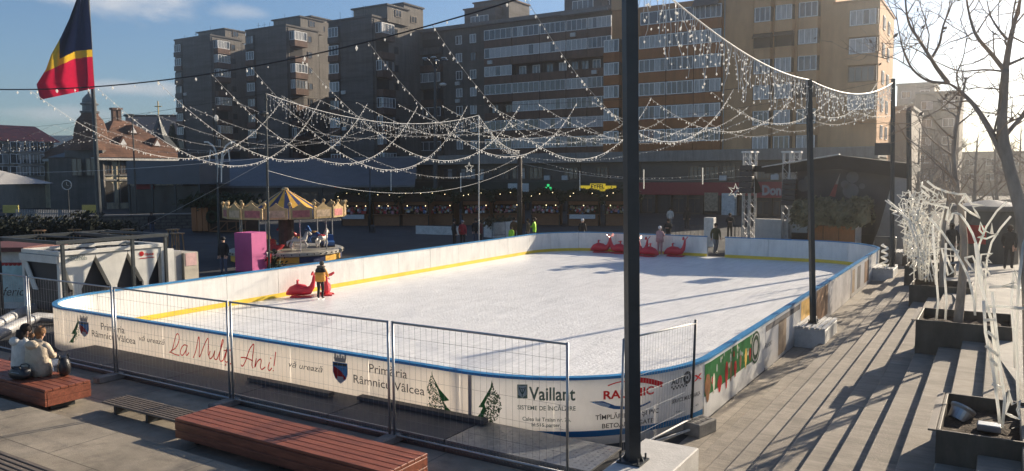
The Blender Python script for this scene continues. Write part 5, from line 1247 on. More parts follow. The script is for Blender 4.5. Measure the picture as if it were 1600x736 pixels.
for i, (a, c, l0, l1) in enumerate(hop):
    A0, A1, B0, B1 = cy_(a, 395), cy_(c, 395), cy_(l0, 450), cy_(l1, 440); zq = zlow+.05
    p = MB().plate([(A0, zr_), (A0, zr_-.08), (B0, zq), (B1, zq), (A1, zr_-.08), (A1, zr_)][::-1], (cx, 0, 0), (0, 1, 0), (0, 0, 1), 2.1)
    p.build('hopper', chw, t)
    MB().box((cx-.1, B0, GZ), (cx-.004, B1, zq-.003)).build('leg', chw, t)
for yy in (ya-.02, yb-.1): MB().box((cx-2.25, yy, GZ), (cx-2.1, yy+.12, ztp-.115)).build('leg', chw, t); MB().box((cx-.12, yy, GZ), (cx+.03, yy+.12, ztp-.115)).build('leg', chw, t)
yE = atX(255, 380, cx+.25).y; MB().bev((cx-.3, yb+.05, GZ+.3), (cx+.1, yb+.35, ztp-.2), .01).build('end_panel', chw, t)
# left end frame with slanted panel
mb = MB(); mb.box((cx-2.25, ya-.1, ztp-.35), (cx-.0, ya-.03, ztp-.115)); mb.build('end_header', chw, t)
MB().plate([(-2.2, ztp-.36), (-1.9, ztp-.36), (-1.3, GZ+.9), (-1.6, GZ+.9)], (cx, ya-.04, 0), (1, 0, 0), (0, 0, 1), .03).build('slant_panel', chw, t)
mb = MB(); pv = [(cx+.045, 0, 0)]
sign_text(mb, 'SIMTECH', (cx+.012, cy_(107, 404), atX(107, 404, cx).z), (0, 1, 0), (0, 0, 1), cy_(132, 404)-cy_(107, 404), .09)
sign_text(mb, 'INDUSTRIES', (cx+.012, cy_(105.5, 408), atX(105.5, 408.5, cx).z), (0, 1, 0), (0, 0, 1), cy_(136, 404)-cy_(105.5, 404), .09); mb.build('lettering', ink_grey, t)
mb = MB(); sign_text(mb, 'TRANE', (cx+.012, cy_(226, 398), atX(226, 399.5, cx).z), (0, 1, 0), (0, 0, 1), cy_(240, 398)-cy_(226, 398), .075, bold=.03)
oc = Vector((cx+.012, cy_(221, 396.5), atX(221, 396.5, cx).z)); mb.add([oc+Vector((0, .085*math.cos(k*.4), .085*math.sin(k*.4))) for k in range(16)], [tuple(range(16))])
mb.box((cx+.01, cy_(218, 403), atX(218, 404.6, cx).z), (cx+.014, cy_(241, 403), atX(218, 403.4, cx).z)); mb.build('logo', ink_red, t)
# steel canopy frame round the machine
zf = atX(98, 378, cx+.9).z
t = thing('frame_canopy', (cx-.5, (ya+yb)/2, GZ), 'dark steel post and beam frame standing round the white cooling machine', 'steel frame')
def fpt(px, py, X): p = atX(px, py, X); return p
FX0, FX1 = cx+.85, cx-2.6
ys_ = [atX(98, 400, FX0).y, atX(207.5, 400, FX0).y, atX(259, 400, FX0).y]; zf = atX(98, 379, FX0).z
for y in ys_: MB().box((FX0-.045, y-.045, GZ), (FX0+.045, y+.045, zf-.06)).build('post', steel_dk, t)
yL = [atX(51.5, 420, FX1).y, ys_[1]+.5, ys_[2]]
for y in (ys_[0]-.2, ys_[2]): MB().box((FX1-.045, y-.045, GZ), (FX1+.045, y+.045, zf-.06)).build('post', steel_dk, t)
MB().box((FX0-.06, ys_[0]-.2, zf-.055), (FX0+.06, ys_[2]+.1, zf+.06)).build('beam', steel_dk, t); MB().box((FX1-.06, ys_[0]-.3, zf-.055), (FX1+.06, ys_[2]+.1, zf+.06)).build('beam', steel_dk, t)
for y in (ys_[0]-.15, ys_[1], ys_[2]): MB().box((FX1+.065, y-.05, zf-.05), (FX0-.065, y+.05, zf+.05)).build('crossbeam', steel_dk, t)
MB().box((cx-6.5, ys_[0]-.26, zf-.05), (FX1-.065, ys_[0]-.1, zf+.05)).build('beam', steel_dk, t)
for y in (ys_[1]-1.2, ys_[1]+.9): MB().tube([(FX1+.065, y, zf), (FX0-.065, y+.3, zf)], .03, 6).build('tie_rod', steel_dk, t)
# second machine with a pale panel
P = gp(278, 436, GZ)
t = thing('pump_cabinet', (P.x, P.y, GZ), 'grey cabinet with a pale pink printed panel behind the rink corner', 'cabinet')
pX = -27.0; y0, y1 = atX(262, 410, pX).y, atX(284, 410, pX).y; zc = atX(275, 392, pX).z
MB().bev((pX-1.6, y0, GZ), (pX, y1, zc), .02).build('casing', mat('cabinet_grey', (.33, .32, .31), .55, var=.1), t)
y2 = atX(307, 400, pX).y; MB().bev((pX-1.4, y1+.04, GZ), (pX+.1, y2, zc-.1), .02).build('casing', mat('cabinet_cream', (.50, .45, .36), .55, var=.1), t)
MB().box((pX+.102, y1+.1, zc-.62), (pX+.115, y2-.08, zc-.12)).build('printed_panel', mat('print_pinkish', (.62, .40, .38), .5, var=.25, scale=3), t)
# booth with season's banner, pipes
bx = atD(0, 435, 28)
t = thing('banner_booth', (bx.x, bx.y, GZ), 'booth with a teal script banner and red scalloped top at the left edge', 'booth')
teal = mat('banner_teal', (.36, .50, .50), .5, var=.25, scale=2.5)
D = 27.
MB().box(*vbox(D, -60, 47, 411, 476, .04, z0=lv(0, 472, D).z)).xf(VM).build('banner', teal, t)
MB().box(*vbox(D, -60, 48, 398, 411, .06)[0:2] if False else ((lv(-60, 411, D).x, lv(0, 411, D).y-.03, lv(0, 411, D).z), (lv(48, 411, D).x, lv(0, 411, D).y+.05, lv(48, 399, D).z))).xf(VM).build('top_band', mat('banner_red', (.45, .06, .06), .6, var=.3, scale=4), t)
mb = MB()
for k in range(9): p = lv(-8+k*6.5, 412, D-.05); mb.lathe([(.0, -.12), (.09, -.05), (.10, .04)], (p.x, p.y, p.z), 8)
mb.xf(VM).build('scallop', MATS['banner_red'], t)
mb = MB(); p = lv(2, 445, D-.03); sign_text(mb, 'Sărbători', p, (1, 0, 0), (0, 0, 1), 1.42, .30, shear=.35); p = lv(5, 462, D-.03); sign_text(mb, 'fericite', p, (1, 0, 0), (0, 0, 1), 1.15, .30, shear=.35); mb.xf(VM).build('lettering', ink, t)
MB().box((lv(-60, 478, D).x, lv(0, 478, D).y+.05, GZ), (lv(48, 478, D).x, lv(0, 478, D).y+2.2, lv(0, 392, D).z)).xf(VM).build('casing', conc_w, t)
MB().box((lv(-60, 478, D).x, lv(0, 478, D).y-.3, lv(0, 392, D).z), (lv(50, 478, D).x, lv(0, 478, D).y+2.4, lv(0, 385, D).z)).xf(VM).build('roof', mat('booth_roof', (.12, .045, .04), .6, var=.2), t)
for k, (y0, y1, lb) in enumerate(((503, 477, 'upper grey insulated pipe running to the cooling machine'), (520, 494, 'lower grey insulated pipe running to the cooling machine'))):
    a = gp(-20, y0+12, GZ+.25); c = gp(58, y1+2, GZ+.25); tag(MB().tube([a, a.lerp(c, .5)+Vector((0, 0, .05)), c, c+Vector((.6, .8, -.15))], .16, 10).build('insulated_pipe', mat('pipe_lagging', (.35, .35, .355), .55, .2, var=.12), origin=a, smooth=True), lb, 'pipe', 'insulated pipes')
P = gp(45, 480, GZ)
t = thing('pump_set', (P.x, P.y, GZ), 'dark pump with valve wheel and flanges at the left end of the machine', 'pump')
MB().lathe([(.3, 0), (.3, .8), (.22, .95), (.1, 1.0)], (P.x-.3, P.y+.4, GZ), 12).build('motor', ink, t); MB().tube([(P.x-.3, P.y+.35, GZ+.5), (P.x+.5, P.y+.3, GZ+.6), (P.x+.9, P.y+.8, GZ+.6)], .16, 10).build('flanged_pipe', steel_dk, t); MB().tube([(P.x+.1+.2*math.cos(k*.5), P.y+.3+.05, GZ+1.0+.2*math.sin(k*.5)) for k in range(13)], .02, 5).build('valve_wheel', steel, t)

# ------------------------------------------------------------------ dark foreground of the left square: tables, hedge, wall
P0, P1 = gp(170, 372, GZ), gp(320, 372, GZ)
t = thing('rubble_wall', (P0.x, P0.y, GZ), 'low rubble stone wall below the old house', 'stone wall')
a, c = gp(-40, 366, GZ), gp(316, 356, GZ); MB().bar((a.x, a.y, GZ+.6), (c.x, c.y, GZ+.6), .5, 1.2).build('wall', stone, t); MB().bar((a.x, a.y, GZ+1.26), (c.x, c.y, GZ+1.26), .62, .11).build('coping', pod_c, t)
hedge_m = mat('dark_hedge', (.014, .018, .011), .9, var=.5, scale=3)
for k, (px0, px1, py, yt, lb) in enumerate(((-30, 48, 385, 335, 'dark clipped hedge at the far left'), (52, 108, 382, 338, 'dark hedge left of the flagpole foot'), (112, 146, 382, 326, 'taller dark round bush at the flagpole foot'), (150, 205, 380, 345, 'low dark hedge right of the flagpole'))):
    rnd = random.Random(50+k); random.seed(50+k); a = gp(px0, py, GZ); c = gp(px1, py, GZ); D_ = (a-CAM).dot(FW); h = (py-yt)/FPX*D_
    mb = MB()
    for q in range(1500):
        f = rnd.random(); p = a.lerp(c, f); u = rnd.random()**.6; p = p+Vector((rnd.gauss(0, .3), rnd.gauss(0, .5), GZ-p.z+h*u*(.75+.25*math.sin(f*17+k))*(1 if k != 2 else math.sin(math.pi*min(max(f, .08), .92))**.4)))
        mb.leaf(p, rnd.uniform(.08, .2))
    mb.bar((a.x, a.y, GZ+h*.3), (c.x, c.y, GZ+h*.3), .6, h*.6)
    tag(mb.build('hedge', hedge_m, origin=(a.x, a.y, GZ)), lb, 'hedge', 'dark hedges on the left square')
tab_m = mat('table_timber', (.33, .19, .09), .6, var=.25)
def htable(px, py, label, k):
    P = gp(px, py, GZ); t = thing('high_table', P, label, 'table', 'high tables on the square')
    MB().lathe([(.42, 1.04), (.42, 1.1)], (P.x, P.y, GZ), 14).build('table_top', tab_m, t)
    for i in range(4): x = .25*(1 if i % 2 else -1); y = .25*(1 if i > 1 else -1); MB().bar((P.x+x, P.y+y, GZ), (P.x+x*.8, P.y+y*.8, GZ+1.04), .06).build('leg', tab_m, t)
for k, (px, py, lb) in enumerate(((63, 386, 'lit high wooden table behind the steel frame on the left'), (278, 392, 'high wooden table right of the steel frame, in front'), (271, 384, 'high wooden table right of the steel frame, further back'), (200, 384, 'shaded high table behind the cooling machine'), (118, 384, 'shaded high table left of the cooling machine'))): htable(px, py, lb, k)
for px, py, lb in ((75, 378, 'dark brown shed box behind the high table at the left'), (140, 372, 'long dark brown planter box behind the cooling machine')):
    P = gp(px, py, GZ); o = MB().bev((-1.8, -.4, 0), (1.8, .4, .8), .03).build('planter_box', MATS['booth_roof'], local=True); o.location = P; o.rotation_euler = (0, 0, -YAW); tag(o, lb, 'planter box')
fp = mat('picket_white', (.30, .30, .30), .6, var=.1)
a, c = gp(26, 347, GZ+1.2), gp(134, 349, GZ+1.2); t = thing('picket_fence', a, 'pale picket fence on the stone wall at the left', 'picket fence'); mb = MB(); n = 40
for i in range(n+1): p = a.lerp(c, i/n); mb.bar((p.x, p.y, a.z), (p.x, p.y, a.z+.95), .09, .03)
mb.build('picket', fp, t); mb = MB()
for z in (.25, .7): mb.bar((a.x, a.y+.05, a.z+z), (c.x, c.y+.05, a.z+z), .03, .08)
mb.build('rail', fp, t)
for px, lb in ((18, 'small yellow notice board at the left end of the picket fence'), (142, 'small yellow notice board at the right end of the picket fence')):
    P = gp(px, 345, GZ+1.2); o = MB().bev((-.6, -.04, .6), (.6, .04, 1.2), .01).build('notice_board', mat('notice_yellow', (.42, .36, .10), .6, var=.2), local=True); o.location = P; o.rotation_euler = (0, 0, -YAW); tag(o, lb, 'notice board', 'yellow notice boards')
    MB().box((-.5, -.03, 0), (-.4, .03, .6)).build('post', steel_dk, o, local=True); MB().box((.4, -.03, 0), (.5, .03, .6)).build('post', steel_dk, o, local=True)
# parasol at the left edge
P = atD(-30, 262, 42.)
t = thing('parasol', (P.x, P.y, GZ), 'large pale grey parasol cut off by the left edge', 'parasol')
zz = P.z; r_ = 3.6; pl = atD(71, 287, 42.); mb = MB(); n = 8; can = mat('parasol_canvas', (.42, .41, .40), .8, var=.05, trans=.2)
rr = (Vector((pl.x, pl.y, 0))-Vector((P.x, P.y, 0))).length
vs = [(P.x, P.y, zz+.1)]+[(P.x+rr*math.cos(2*math.pi*i/n+.559), P.y+rr*math.sin(2*math.pi*i/n+.559), pl.z) for i in range(n)]
mb.add(vs, [(0, 1+i, 1+(i+1) % n) for i in range(n)]); mb.build('canopy', can, t)
MB().tube([(P.x, P.y, GZ), (P.x, P.y, zz)], .05, 8).build('pole', steel_dk, t)
for i in range(n): MB().bar((P.x, P.y, zz-.05), Vector(vs[1+i])-Vector((0, 0, .05)), .03).build('rib', steel_dk, t)

# ------------------------------------------------------------------ between rink and stalls
P = gp(688, 367, GZ); Q = gp(654, 365, GZ)
t = thing('white_trough', (P.x, P.y, GZ), 'long low white planter trough on the dark square behind the boards', 'planter trough')
Rr = gp(716, 367, GZ); u = (Rr-Q).normalized(); MB().bar(Q+Vector((0, 0, .32)), Rr+Vector((0, 0, .32)), .8, .64).build('casing', conc_w, t); MB().bar(Q+u*.1+Vector((0, 0, .648)), Rr-u*.1+Vector((0, 0, .648)), .65, .02).build('soil', soil, t)
P = gp(792, 366, GZ); rnd = random.Random(9); random.seed(9)
t = thing('white_counter', (P.x, P.y, GZ), 'white draped counter with fir garland behind the left boards', 'counter')
a, c = gp(764, 371, GZ), gp(805, 368, GZ); MB().bar(a+Vector((0, 0, .55)), c+Vector((0, 0, .55)), 1.2, 1.1).build('casing', conc_w, t)
mb = MB(); fir_mass(mb, [a+Vector((0, -.6, 1.1)), c+Vector((0, -.6, 1.1))], 420, rnd, .08, .2, (.15, .12, .18)); mb.build('fir_garland', fir2, t)
def barrier(pa, ya, pc, yc, label, h=1.1):
    a, c = gp(pa, ya, GZ), gp(pc, yc, GZ); t = thing('crowd_barrier', a, label, 'crowd barrier', 'crowd control barriers')
    n = max(1, round((c-a).length/2.3))
    mb = MB()
    for i in range(n):
        p, q = a.lerp(c, i/n), a.lerp(c, (i+.97)/n)
        up = Vector((0, 0, 1)); mb.tube([p, p+up*h, q+up*h, q], .022, 6); mb.tube([p+up*.2, q+up*.2], .02, 6)
    mb.build('frame', steel_dk, t); mb = MB()
    for i in range(n*12): p = a.lerp(c, (i+.5)/(n*12)); mb.tube([p+Vector((0, 0, .2)), p+Vector((0, 0, h))], .01, 4)
    mb.build('bar', steel_dk, t)
barrier(1035, 377, 1106, 379, 'row of dark crowd barriers left of the rink gate'); barrier(1136, 379, 1262, 383, 'row of dark crowd barriers right of the rink gate by the stage'); barrier(1352, 392, 1402, 394, 'dark crowd barriers behind the last white blocks'); barrier(769, 372, 790, 371, 'short pale crowd barrier by the white counter')
# thick post and slim poles on the square
def plainpole(px, yb, yt, w_, label, m, cat='pole', bend=None):
    P = gp(px, yb, GZ); D_ = (P-CAM).dot(FW); tp = atD(px if bend is None else bend, yt, D_); t = thing('post', P, label, cat)
    MB().tube([P, tp], [w_/2, w_*.42], 10).build('shaft', m, t, smooth=True); MB().lathe([(w_*1.1, 0), (w_*1.1, .05), (w_*.6, .1)], P, 10).build('base_plate', m, t); return t, tp
t, PT['W'] = plainpole(812, 382, 243, .36, 'thick dark wooden post wrapped in lights behind the boards', mat('dark_post_wood', (.055, .045, .038), .8, var=.3), 'post')
t, _ = plainpole(578, 363, 262, .14, 'slim dark pole standing on the square among the stalls', steel_dk)
MB().lathe([(.2, 0), (.2, .5), (.1, .6)], (gp(579, 363).x+.25, gp(579, 363).y, GZ), 10).build('bin', ink, t)
# tall street light with several heads (left of centre)
P = gp(681, 342, GZ); D_ = (P-CAM).dot(FW); tp = atD(680, 100, D_)
t = thing('street_light', P, 'tall dark street light with a crown of lamps in front of the grey slab', 'street light'); MB().tube([P, tp], [.28, .14], 10).build('shaft', steel_dk, t)
for k in range(6):
    a = k*1.047; e = tp+Vector((math.cos(a)*1.1, math.sin(a)*1.1, .5)); m2 = MB().tube([tp+Vector((0, 0, -.6)), tp+Vector((math.cos(a)*.6, math.sin(a)*.6, .3)), e], .05, 6); q = m2.build('arm', steel_dk, t); MB().ball(e, .25, 8, 5, sc=(1.3, 1.3, .5)).build('lamp_head', steel, q)
q = atD(692, 132, D_); MB().tube([atD(680, 150, D_), q], .06, 6).build('bracket', steel_dk, t); MB().ball(q, .35, 8, 5, sc=(1.2, 1, .5)).build('lamp_head', conc_w, t)
P = gp(213, 342, GZ); D_ = 75.; b0 = atD(213, 330, D_); tp = atD(206, 180, D_); b0.z = GZ; tp2 = atD(210, 182, D_); tp2.x, tp2.y = b0.x, b0.y
t = thing('street_light', (b0.x, b0.y, GZ), 'slim tall street light left of the old house roof', 'street light'); MB().tube([b0, tp2], [.1, .06], 8).build('shaft', steel_dk, t); o = MB().bev((-.75, -.25, -.1), (.35, .25, .14), .08); o.v = [(x+tp2.x-.3, y+tp2.y, z+tp2.z+.05) for x, y, z in o.v]; o.build('lamp_head', steel_dk, t)
# decorative curved light pole
P = gp(343, 372, GZ); D_ = 46.; b0 = atD(342, 378, D_); b0.z = GZ
t = thing('ornament_light_pole', (b0.x, b0.y, GZ), 'ornamental pole with two drooping white light wings in front of the first tower', 'light ornament')
MB().tube([b0, atD(338, 185, D_)], [.08, .04], 8).build('shaft', steel_dk, t); MB().ball(atD(338, 185, D_), .12, 8, 5, sc=(1, 1, 1.8)).build('finial', rope, t)
for s in (-1, 1):
    c = lambda x, y: atD(343+s*x, y, D_)
    MB().tube([c(2, 262), c(4, 240), c(10, 228), c(18, 222), c(24, 222)], .05, 6).build('wing', rope, t); MB().tube([c(4, 258), c(6, 244), c(14, 234), c(16, 252)], .04, 6).build('wing', rope, t); MB().tube([c(3, 285), c(3, 250), c(6, 236)], .04, 6).build('wing', rope, t)
P = atD(107, 318, 60.); 
t = thing('street_clock', (P.x, P.y, GZ), 'round white rimmed clock on a post at the left square', 'clock'); p = lv(107.5, 289, 60)
MB().tube([(P.x, P.y, GZ), (P.x, P.y, p.z)], .06, 8).build('post', steel_dk, t); mb = MB().lathe([(.33, 0), (.36, .04), (.36, .1)], (0, 0, 0), 20); mb.xf(Matrix.Translation((P.x, P.y, p.z)) @ Matrix.Rotation(-YAW, 4, 'Z') @ Matrix.Rotation(R(90), 4, 'X')); mb.build('face', dark_f, t); mb = MB().tube([(.36*math.cos(k*.314), .36*math.sin(k*.314), .11) for k in range(20)], .035, 6, close=True); mb.tube([(0, 0, .12), (.0, .22, .12)], .02, 4); mb.tube([(0, 0, .12), (.14, -.05, .12)], .02, 4); mb.xf(Matrix.Translation((P.x, P.y, p.z)) @ Matrix.Rotation(-YAW, 4, 'Z') @ Matrix.Rotation(R(90), 4, 'X')); mb.build('rim', conc_w, t)
# ------------------------------------------------------------------ flag
D_ = 58.; b0 = atD(155, 332, D_); b0.z = GZ; tp = atD(137, -20, D_); 
t = thing('flagpole', (b0.x, b0.y, GZ), 'very tall dark flagpole at the left, leaning slightly', 'flagpole'); MB().tube([b0, tp], [.2, .09], 10).build('shaft', steel_dk, t)
flag_cols = [mat('flag_blue', (.016, .022, .07), .75, var=.08, trans=.12), mat('flag_yellow', (.80, .50, .04), .75, var=.06, trans=.4), mat('flag_red', (.60, .015, .06), .75, var=.08, trans=.4)]
hoist = [(136, -10), (142, 38), (144, 80), (146, 115), (148, 138)]
def fl(u, v):
    """u along the hoist (0 top .. 1 bottom), v from hoist to fly; the cloth hangs folded"""
    def lerp2(pts, t):
        t = min(max(t, 0), .9999)*(len(pts)-1); i = int(t); f = t-i; return (pts[i][0]*(1-f)+pts[i+1][0]*f, pts[i][1]*(1-f)+pts[i+1][1]*f)
    ho = lerp2(hoist, u); fr = lerp2([(122, -8), (108, 30), (95, 58), (80, 85), (72, 108), (57, 132), (63, 156)], u)
    x = ho[0]+(fr[0]-ho[0])*v; y = ho[1]+(fr[1]-ho[1])*v
    return atD(x, y, D_-.25+.55*math.sin(v*9+u*3)*v*.8+.25*math.sin(v*17+u*7)*v)
mb = MB(); nu, nv = 130, 60; vs = [fl(i/nu, j/nv) for i in range(nu+1) for j in range(nv+1)]
fs = []; ms = []
for i in range(nu):
    for j in range(nv):
        x = (i+.5)/nu; y = (j+.5)/nv; px, py = pj(fl(x, y))
        yl = 78+(145-px)*.04+max(0, (120-px))*.45; yl2 = 88+(145-px)*.14+max(0, 115-px)*.32
        m_ = 2 if py > yl2 else (1 if py > yl or px < 93+.0*(py) and py > 58-(px-90)*1.2 else 0)
        fs.append((i*(nv+1)+j, (i+1)*(nv+1)+j, (i+1)*(nv+1)+j+1, i*(nv+1)+j+1)); ms.append(m_)
o = len(mb.v); mb.v += [tuple(q) for q in vs]; mb.f += fs; mb.m += ms
o = mb.build('flag', flag_cols, origin=(tp.x, tp.y, tp.z), smooth=True); tag(o, 'big blue, yellow and red national flag hanging from the tall flagpole', 'flag')

# ------------------------------------------------------------------ stage, truss towers and hut on the right
blk = mat('stage_black_fabric', (.018, .019, .022), .8, var=.2); truss_m = mat('truss_aluminium', (.42, .42, .43), .4, .8, var=.1)
Ys = 46.4
def Xs(px, Y=Ys): return atY(px, 300, Y).x
def Zs(py, px=1300, Y=Ys): return atY(px, py, Y).z
t = thing('stage', (Xs(1310), Ys+3, GZ), 'black covered stage with a dark printed backdrop of bokeh lights', 'stage')
x0, x1, xm = Xs(1238), Xs(1412), Xs(1312)
MB().box((x0, Ys, GZ), (x1, Ys+5.5, GZ+1.1)).build('platform', blk, t)
zl, zm, zr = Zs(262, 1200), Zs(243, 1312), Zs(256, 1412)
xl = Xs(1196)
MB().add([(xl, Ys-.3, zl), (xm, Ys-.3, zm), (x1+.3, Ys-.3, zr), (xl, Ys+6, zl), (xm, Ys+6, zm), (x1+.3, Ys+6, zr), (xl, Ys-.3, zl-.35), (xm, Ys-.3, zm-.75), (x1+.3, Ys-.3, zr-.8), (xl, Ys+6, zl-.3), (xm, Ys+6, zm-.3), (x1+.3, Ys+6, zr-.3)],
         [(0, 1, 4, 3), (1, 2, 5, 4), (0, 6, 7, 1), (1, 7, 8, 2), (2, 8, 11, 5), (0, 3, 9, 6), (6, 9, 10, 7), (7, 10, 11, 8)]).build('roof', blk, t)
MB().bar((xl-.1, Ys-.35, zl+.04), (xm, Ys-.35, zm+.06), .5, .05).build('sunlit_edge_strip', conc_w, t)  # white strip paints the sunlit rim of the black roof
bk = mat('backdrop_print', (.035, .033, .040), .5, var=.35, scale=.7)
bd = MB().box((x0+.2, Ys+.25, GZ+1.1), (x1-.5, Ys+.3, zr-.3)).build('backdrop', bk, t)
bok = [mat('print_bokeh', (.12, .115, .12), .5, var=.15), mat('print_wine', (.28, .05, .045), .5, var=.3), mat('print_beak', (.28, .26, .24), .5, var=.1)]
mb = MB()
for px, py, r_, in ((1332, 277, .32), (1320, 288, .22), (1329, 298, .42), (1347, 291, .16), (1255, 290, .35), (1262, 280, .2)):
    p = atY(px, py, Ys+.245); mb.add([(p.x+r_*math.cos(k*.4488), Ys+.245, p.z+r_*math.sin(k*.4488)) for k in range(14)], [tuple(range(14))], 0)
tri = [atY(a, b_, Ys+.24) for a, b_ in ((1312, 272), (1296, 306), (1305, 308))]; mb.add(tri, [(0, 1, 2)], 1); tri = [atY(a, b_, Ys+.235) for a, b_ in ((1313, 270), (1305, 288), (1309, 288))]; mb.add(tri, [(0, 1, 2)], 2)
mb.build('backdrop_print', bok, bd)
MB().add([(x1-.5, Ys-.2, zr-.75), (x1+.25, Ys-.2, zr-.8), (x1+.25, Ys-.2, GZ), (x1-1.6, Ys-.2, GZ), (x1-1.1, Ys-.2, GZ+1.6)], [(0, 1, 2, 3, 4)]).build('side_sheet', mat('stage_grey_sheet', (.26, .255, .25), .7, var=.1), t)
MB().plate([(-.35, 0), (.5, 0), (.5, .65), (-.35, .65)], (Xs(1378), Ys-.6, Zs(244)), (1, 0, 0), (0, 0, 1), .5).build('spot_lamp', ink, t)
def truss(px, yb, yt, Y, label, s=.36):
    P = atY(px, 330, Y); zt = atY(px, yt, Y).z; t = thing('truss_tower', (P.x, Y, GZ), label, 'truss tower', 'aluminium truss towers of the stage')
    mb = MB(); c = [(-s/2, -s/2), (s/2, -s/2), (s/2, s/2), (-s/2, s/2)]
    for x, y in c: mb.tube([(P.x+x, Y+y, GZ), (P.x+x, Y+y, zt)], .035, 6)
    mb.build('chord', truss_m, t); mb = MB(); z = GZ+.2; k = 0
    while z+.42 < zt:
        for i in range(4): a = c[i]; b = c[(i+1) % 4]; (a, b) = (a, b) if k % 2 else (b, a); mb.tube([(P.x+a[0], Y+a[1], z), (P.x+b[0], Y+b[1], z+.42)], .018, 5)
        z += .42; k += 1
    mb.build('lattice', truss_m, t); MB().cbox((P.x, Y, zt+.05), (s+.2, s+.2, .1)).build('head_plate', truss_m, t); return P, zt
for px, Y, lb in ((1166, Ys-.2, 'left front truss tower, outermost'), (1175, Ys+1.2, 'truss tower just right of the outermost one'), (1228, Ys-.2, 'truss tower right of the white letters'), (1243, Ys+.9, 'rightmost truss tower beside the stage backdrop')): truss(px, 368, 239, Y, lb)
def linearray(px, y0, y1, Y, label):
    P = atY(px, y0, Y); z0 = atY(px, y1, Y).z; t = thing('line_speaker', (P.x, Y, z0), label, 'loudspeaker', 'hanging loudspeaker columns'); n = 5; h = (P.z-z0)/n
    for i in range(n): MB().bev((P.x-.36, Y-.3+.03*i, z0+h*i+.01), (P.x+.36, Y+.25+.03*i, z0+h*(i+1)-.01), .03).build('speaker_cabinet', ink, t)
    MB().tube([(P.x, Y, P.z), (P.x, Y, P.z+.6)], .02, 5).build('hanger', steel, t)
linearray(1167, 258, 302, Ys-.7, 'black hanging loudspeaker column on the left truss'); linearray(1234, 280, 321, Ys-.7, 'black hanging loudspeaker column on the right truss')
a, c = atY(1166, 262, Ys-.1), atY(1243, 262, Ys-.1); tag(MB().box((a.x, Ys-.35, a.z-.25), (c.x, Ys-.05, a.z+.1)).build('truss_beam', blk, origin=(a.x, Ys, a.z)), 'black draped beam joining the truss towers', 'truss beam')
tag(MB().add([(Xs(1180), Ys-.25, Zs(272, 1180)), (Xs(1193), Ys-.25, Zs(300, 1190)), (Xs(1181), Ys-.2, Zs(302, 1180))], [(0, 1, 2)]).add([(Xs(1180), Ys-.22, Zs(272, 1180)), (Xs(1193), Ys-.22, Zs(300, 1190)), (Xs(1181), Ys-.17, Zs(302, 1180))], [(0, 2, 1)]).build('drape', blk, origin=(Xs(1180), Ys, 3)), 'small black triangular drape by the left truss', 'drape')
# front things near stage
for (p0, p1, y0, y1, Y, m_, lb, nm) in ((1100, 1115, 340, 357, 47, conc_w, 'pale yellow-white board standing behind the rink gate', 'board'), (1180, 1262, 342, 372, 46.5, MATS['bare_block_concrete'], 'long pale counter in front of the stage', 'counter')):
    a, c = atY(p0, y0, Y), atY(p1, y0, Y); o = MB().bev((a.x, Y, GZ if nm == 'counter' else GZ), (c.x, Y+.5, a.z), .02).build('pale_'+nm, m_, origin=(a.x, Y, GZ)); tag(o, lb, nm)
Yh = 43.5
xa, xb = atY(1262, 350, Yh).x, atY(1336, 350, Yh).x; ze = atY(1290, 346, Yh).z; zt = atY(1300, 315, Yh).z
t = thing('timber_hut', ((xa+xb)/2, Yh+1, GZ), 'orange-boarded hut with a shaggy dry fir roof in front of the stage', 'market hut')
for i in range(3): a = xa+(xb-xa)*i/3; MB().bev((a+.03, Yh, GZ), (a+(xb-xa)/3-.03, Yh+.06, ze-.25), .01).build('wall_panel', st_or, t)
MB().box((xa, Yh+.065, GZ), (xb, Yh+2.2, ze)).build('wall', st_wood, t); MB().box((xa, Yh-.02, ze-.25), (xb, Yh+.06, ze)).build('header_board', st_wood, t)
MB().box((xb+.003, Yh+.1, GZ), (xb+.03, Yh+2.1, ze-.1)).build('side_print', MATS['banner_worn'], t)
rnd = random.Random(77); random.seed(77); mb = MB(); rx0, rx1 = atY(1240, 340, Yh).x, atY(1356, 340, Yh).x
n = 14; prf = [(-.9, -.15), (-.75, .55), (-.2, .95), (1.1, 1.1), (2.3, .8), (2.9, -.1)]
for i, (y, z) in enumerate(prf): pass
kk = len(prf); vs = [(x, Yh+y, ze+z*(zt-ze)/1.1) for x in (rx0+.2, rx1-.2) for y, z in prf]; mb.add(vs, [tuple(range(kk-1, -1, -1)), tuple(range(kk, 2*kk))]+[(i, (i+1) % kk, (i+1) % kk+kk, i+kk) for i in range(kk)])
for q in range(3200):
    i = rnd.randrange(kk-1); f = rnd.random(); y = prf[i][0]*(1-f)+prf[i+1][0]*f; z = prf[i][1]*(1-f)+prf[i+1][1]*f; x = rnd.uniform(rx0, rx1)
    mb.leaf((x, Yh+y+rnd.gauss(0, .07), ze+z*(zt-ze)/1.1+rnd.gauss(.0, .09)+.08*math.sin(x*3+y)), rnd.uniform(.07, .2))
mb.build('fir_roof', mat('fir_thatch', (.17, .15, .09), .9, var=.5, scale=2), t)
P = gp(1384, 408, GZ)
t = thing('dark_cabinet', (P.x, P.y, GZ), 'dark metal cabinet between the rink corner and the last white block', 'cabinet'); a, c = atY(1366, 370, 41.8), atY(1399, 370, 41.8); MB().bev((a.x, 41.9, GZ), (c.x, 42.4, a.z), .03).build('casing', dark_f, t)
# wrapped ornament on the white block
c = gp(1388, 412, .35); c.y = 36.0; tag(MB().tube([(c.x+.12*math.cos(k*1.1), 36.0+.12*math.sin(k*1.1), .36+k*.045) for k in range(22)], .045, 6).build('rope_light_coil', rope, origin=(c.x, 36, .36)), 'coil of white rope light standing on the white block by the far corner', 'light ornament')
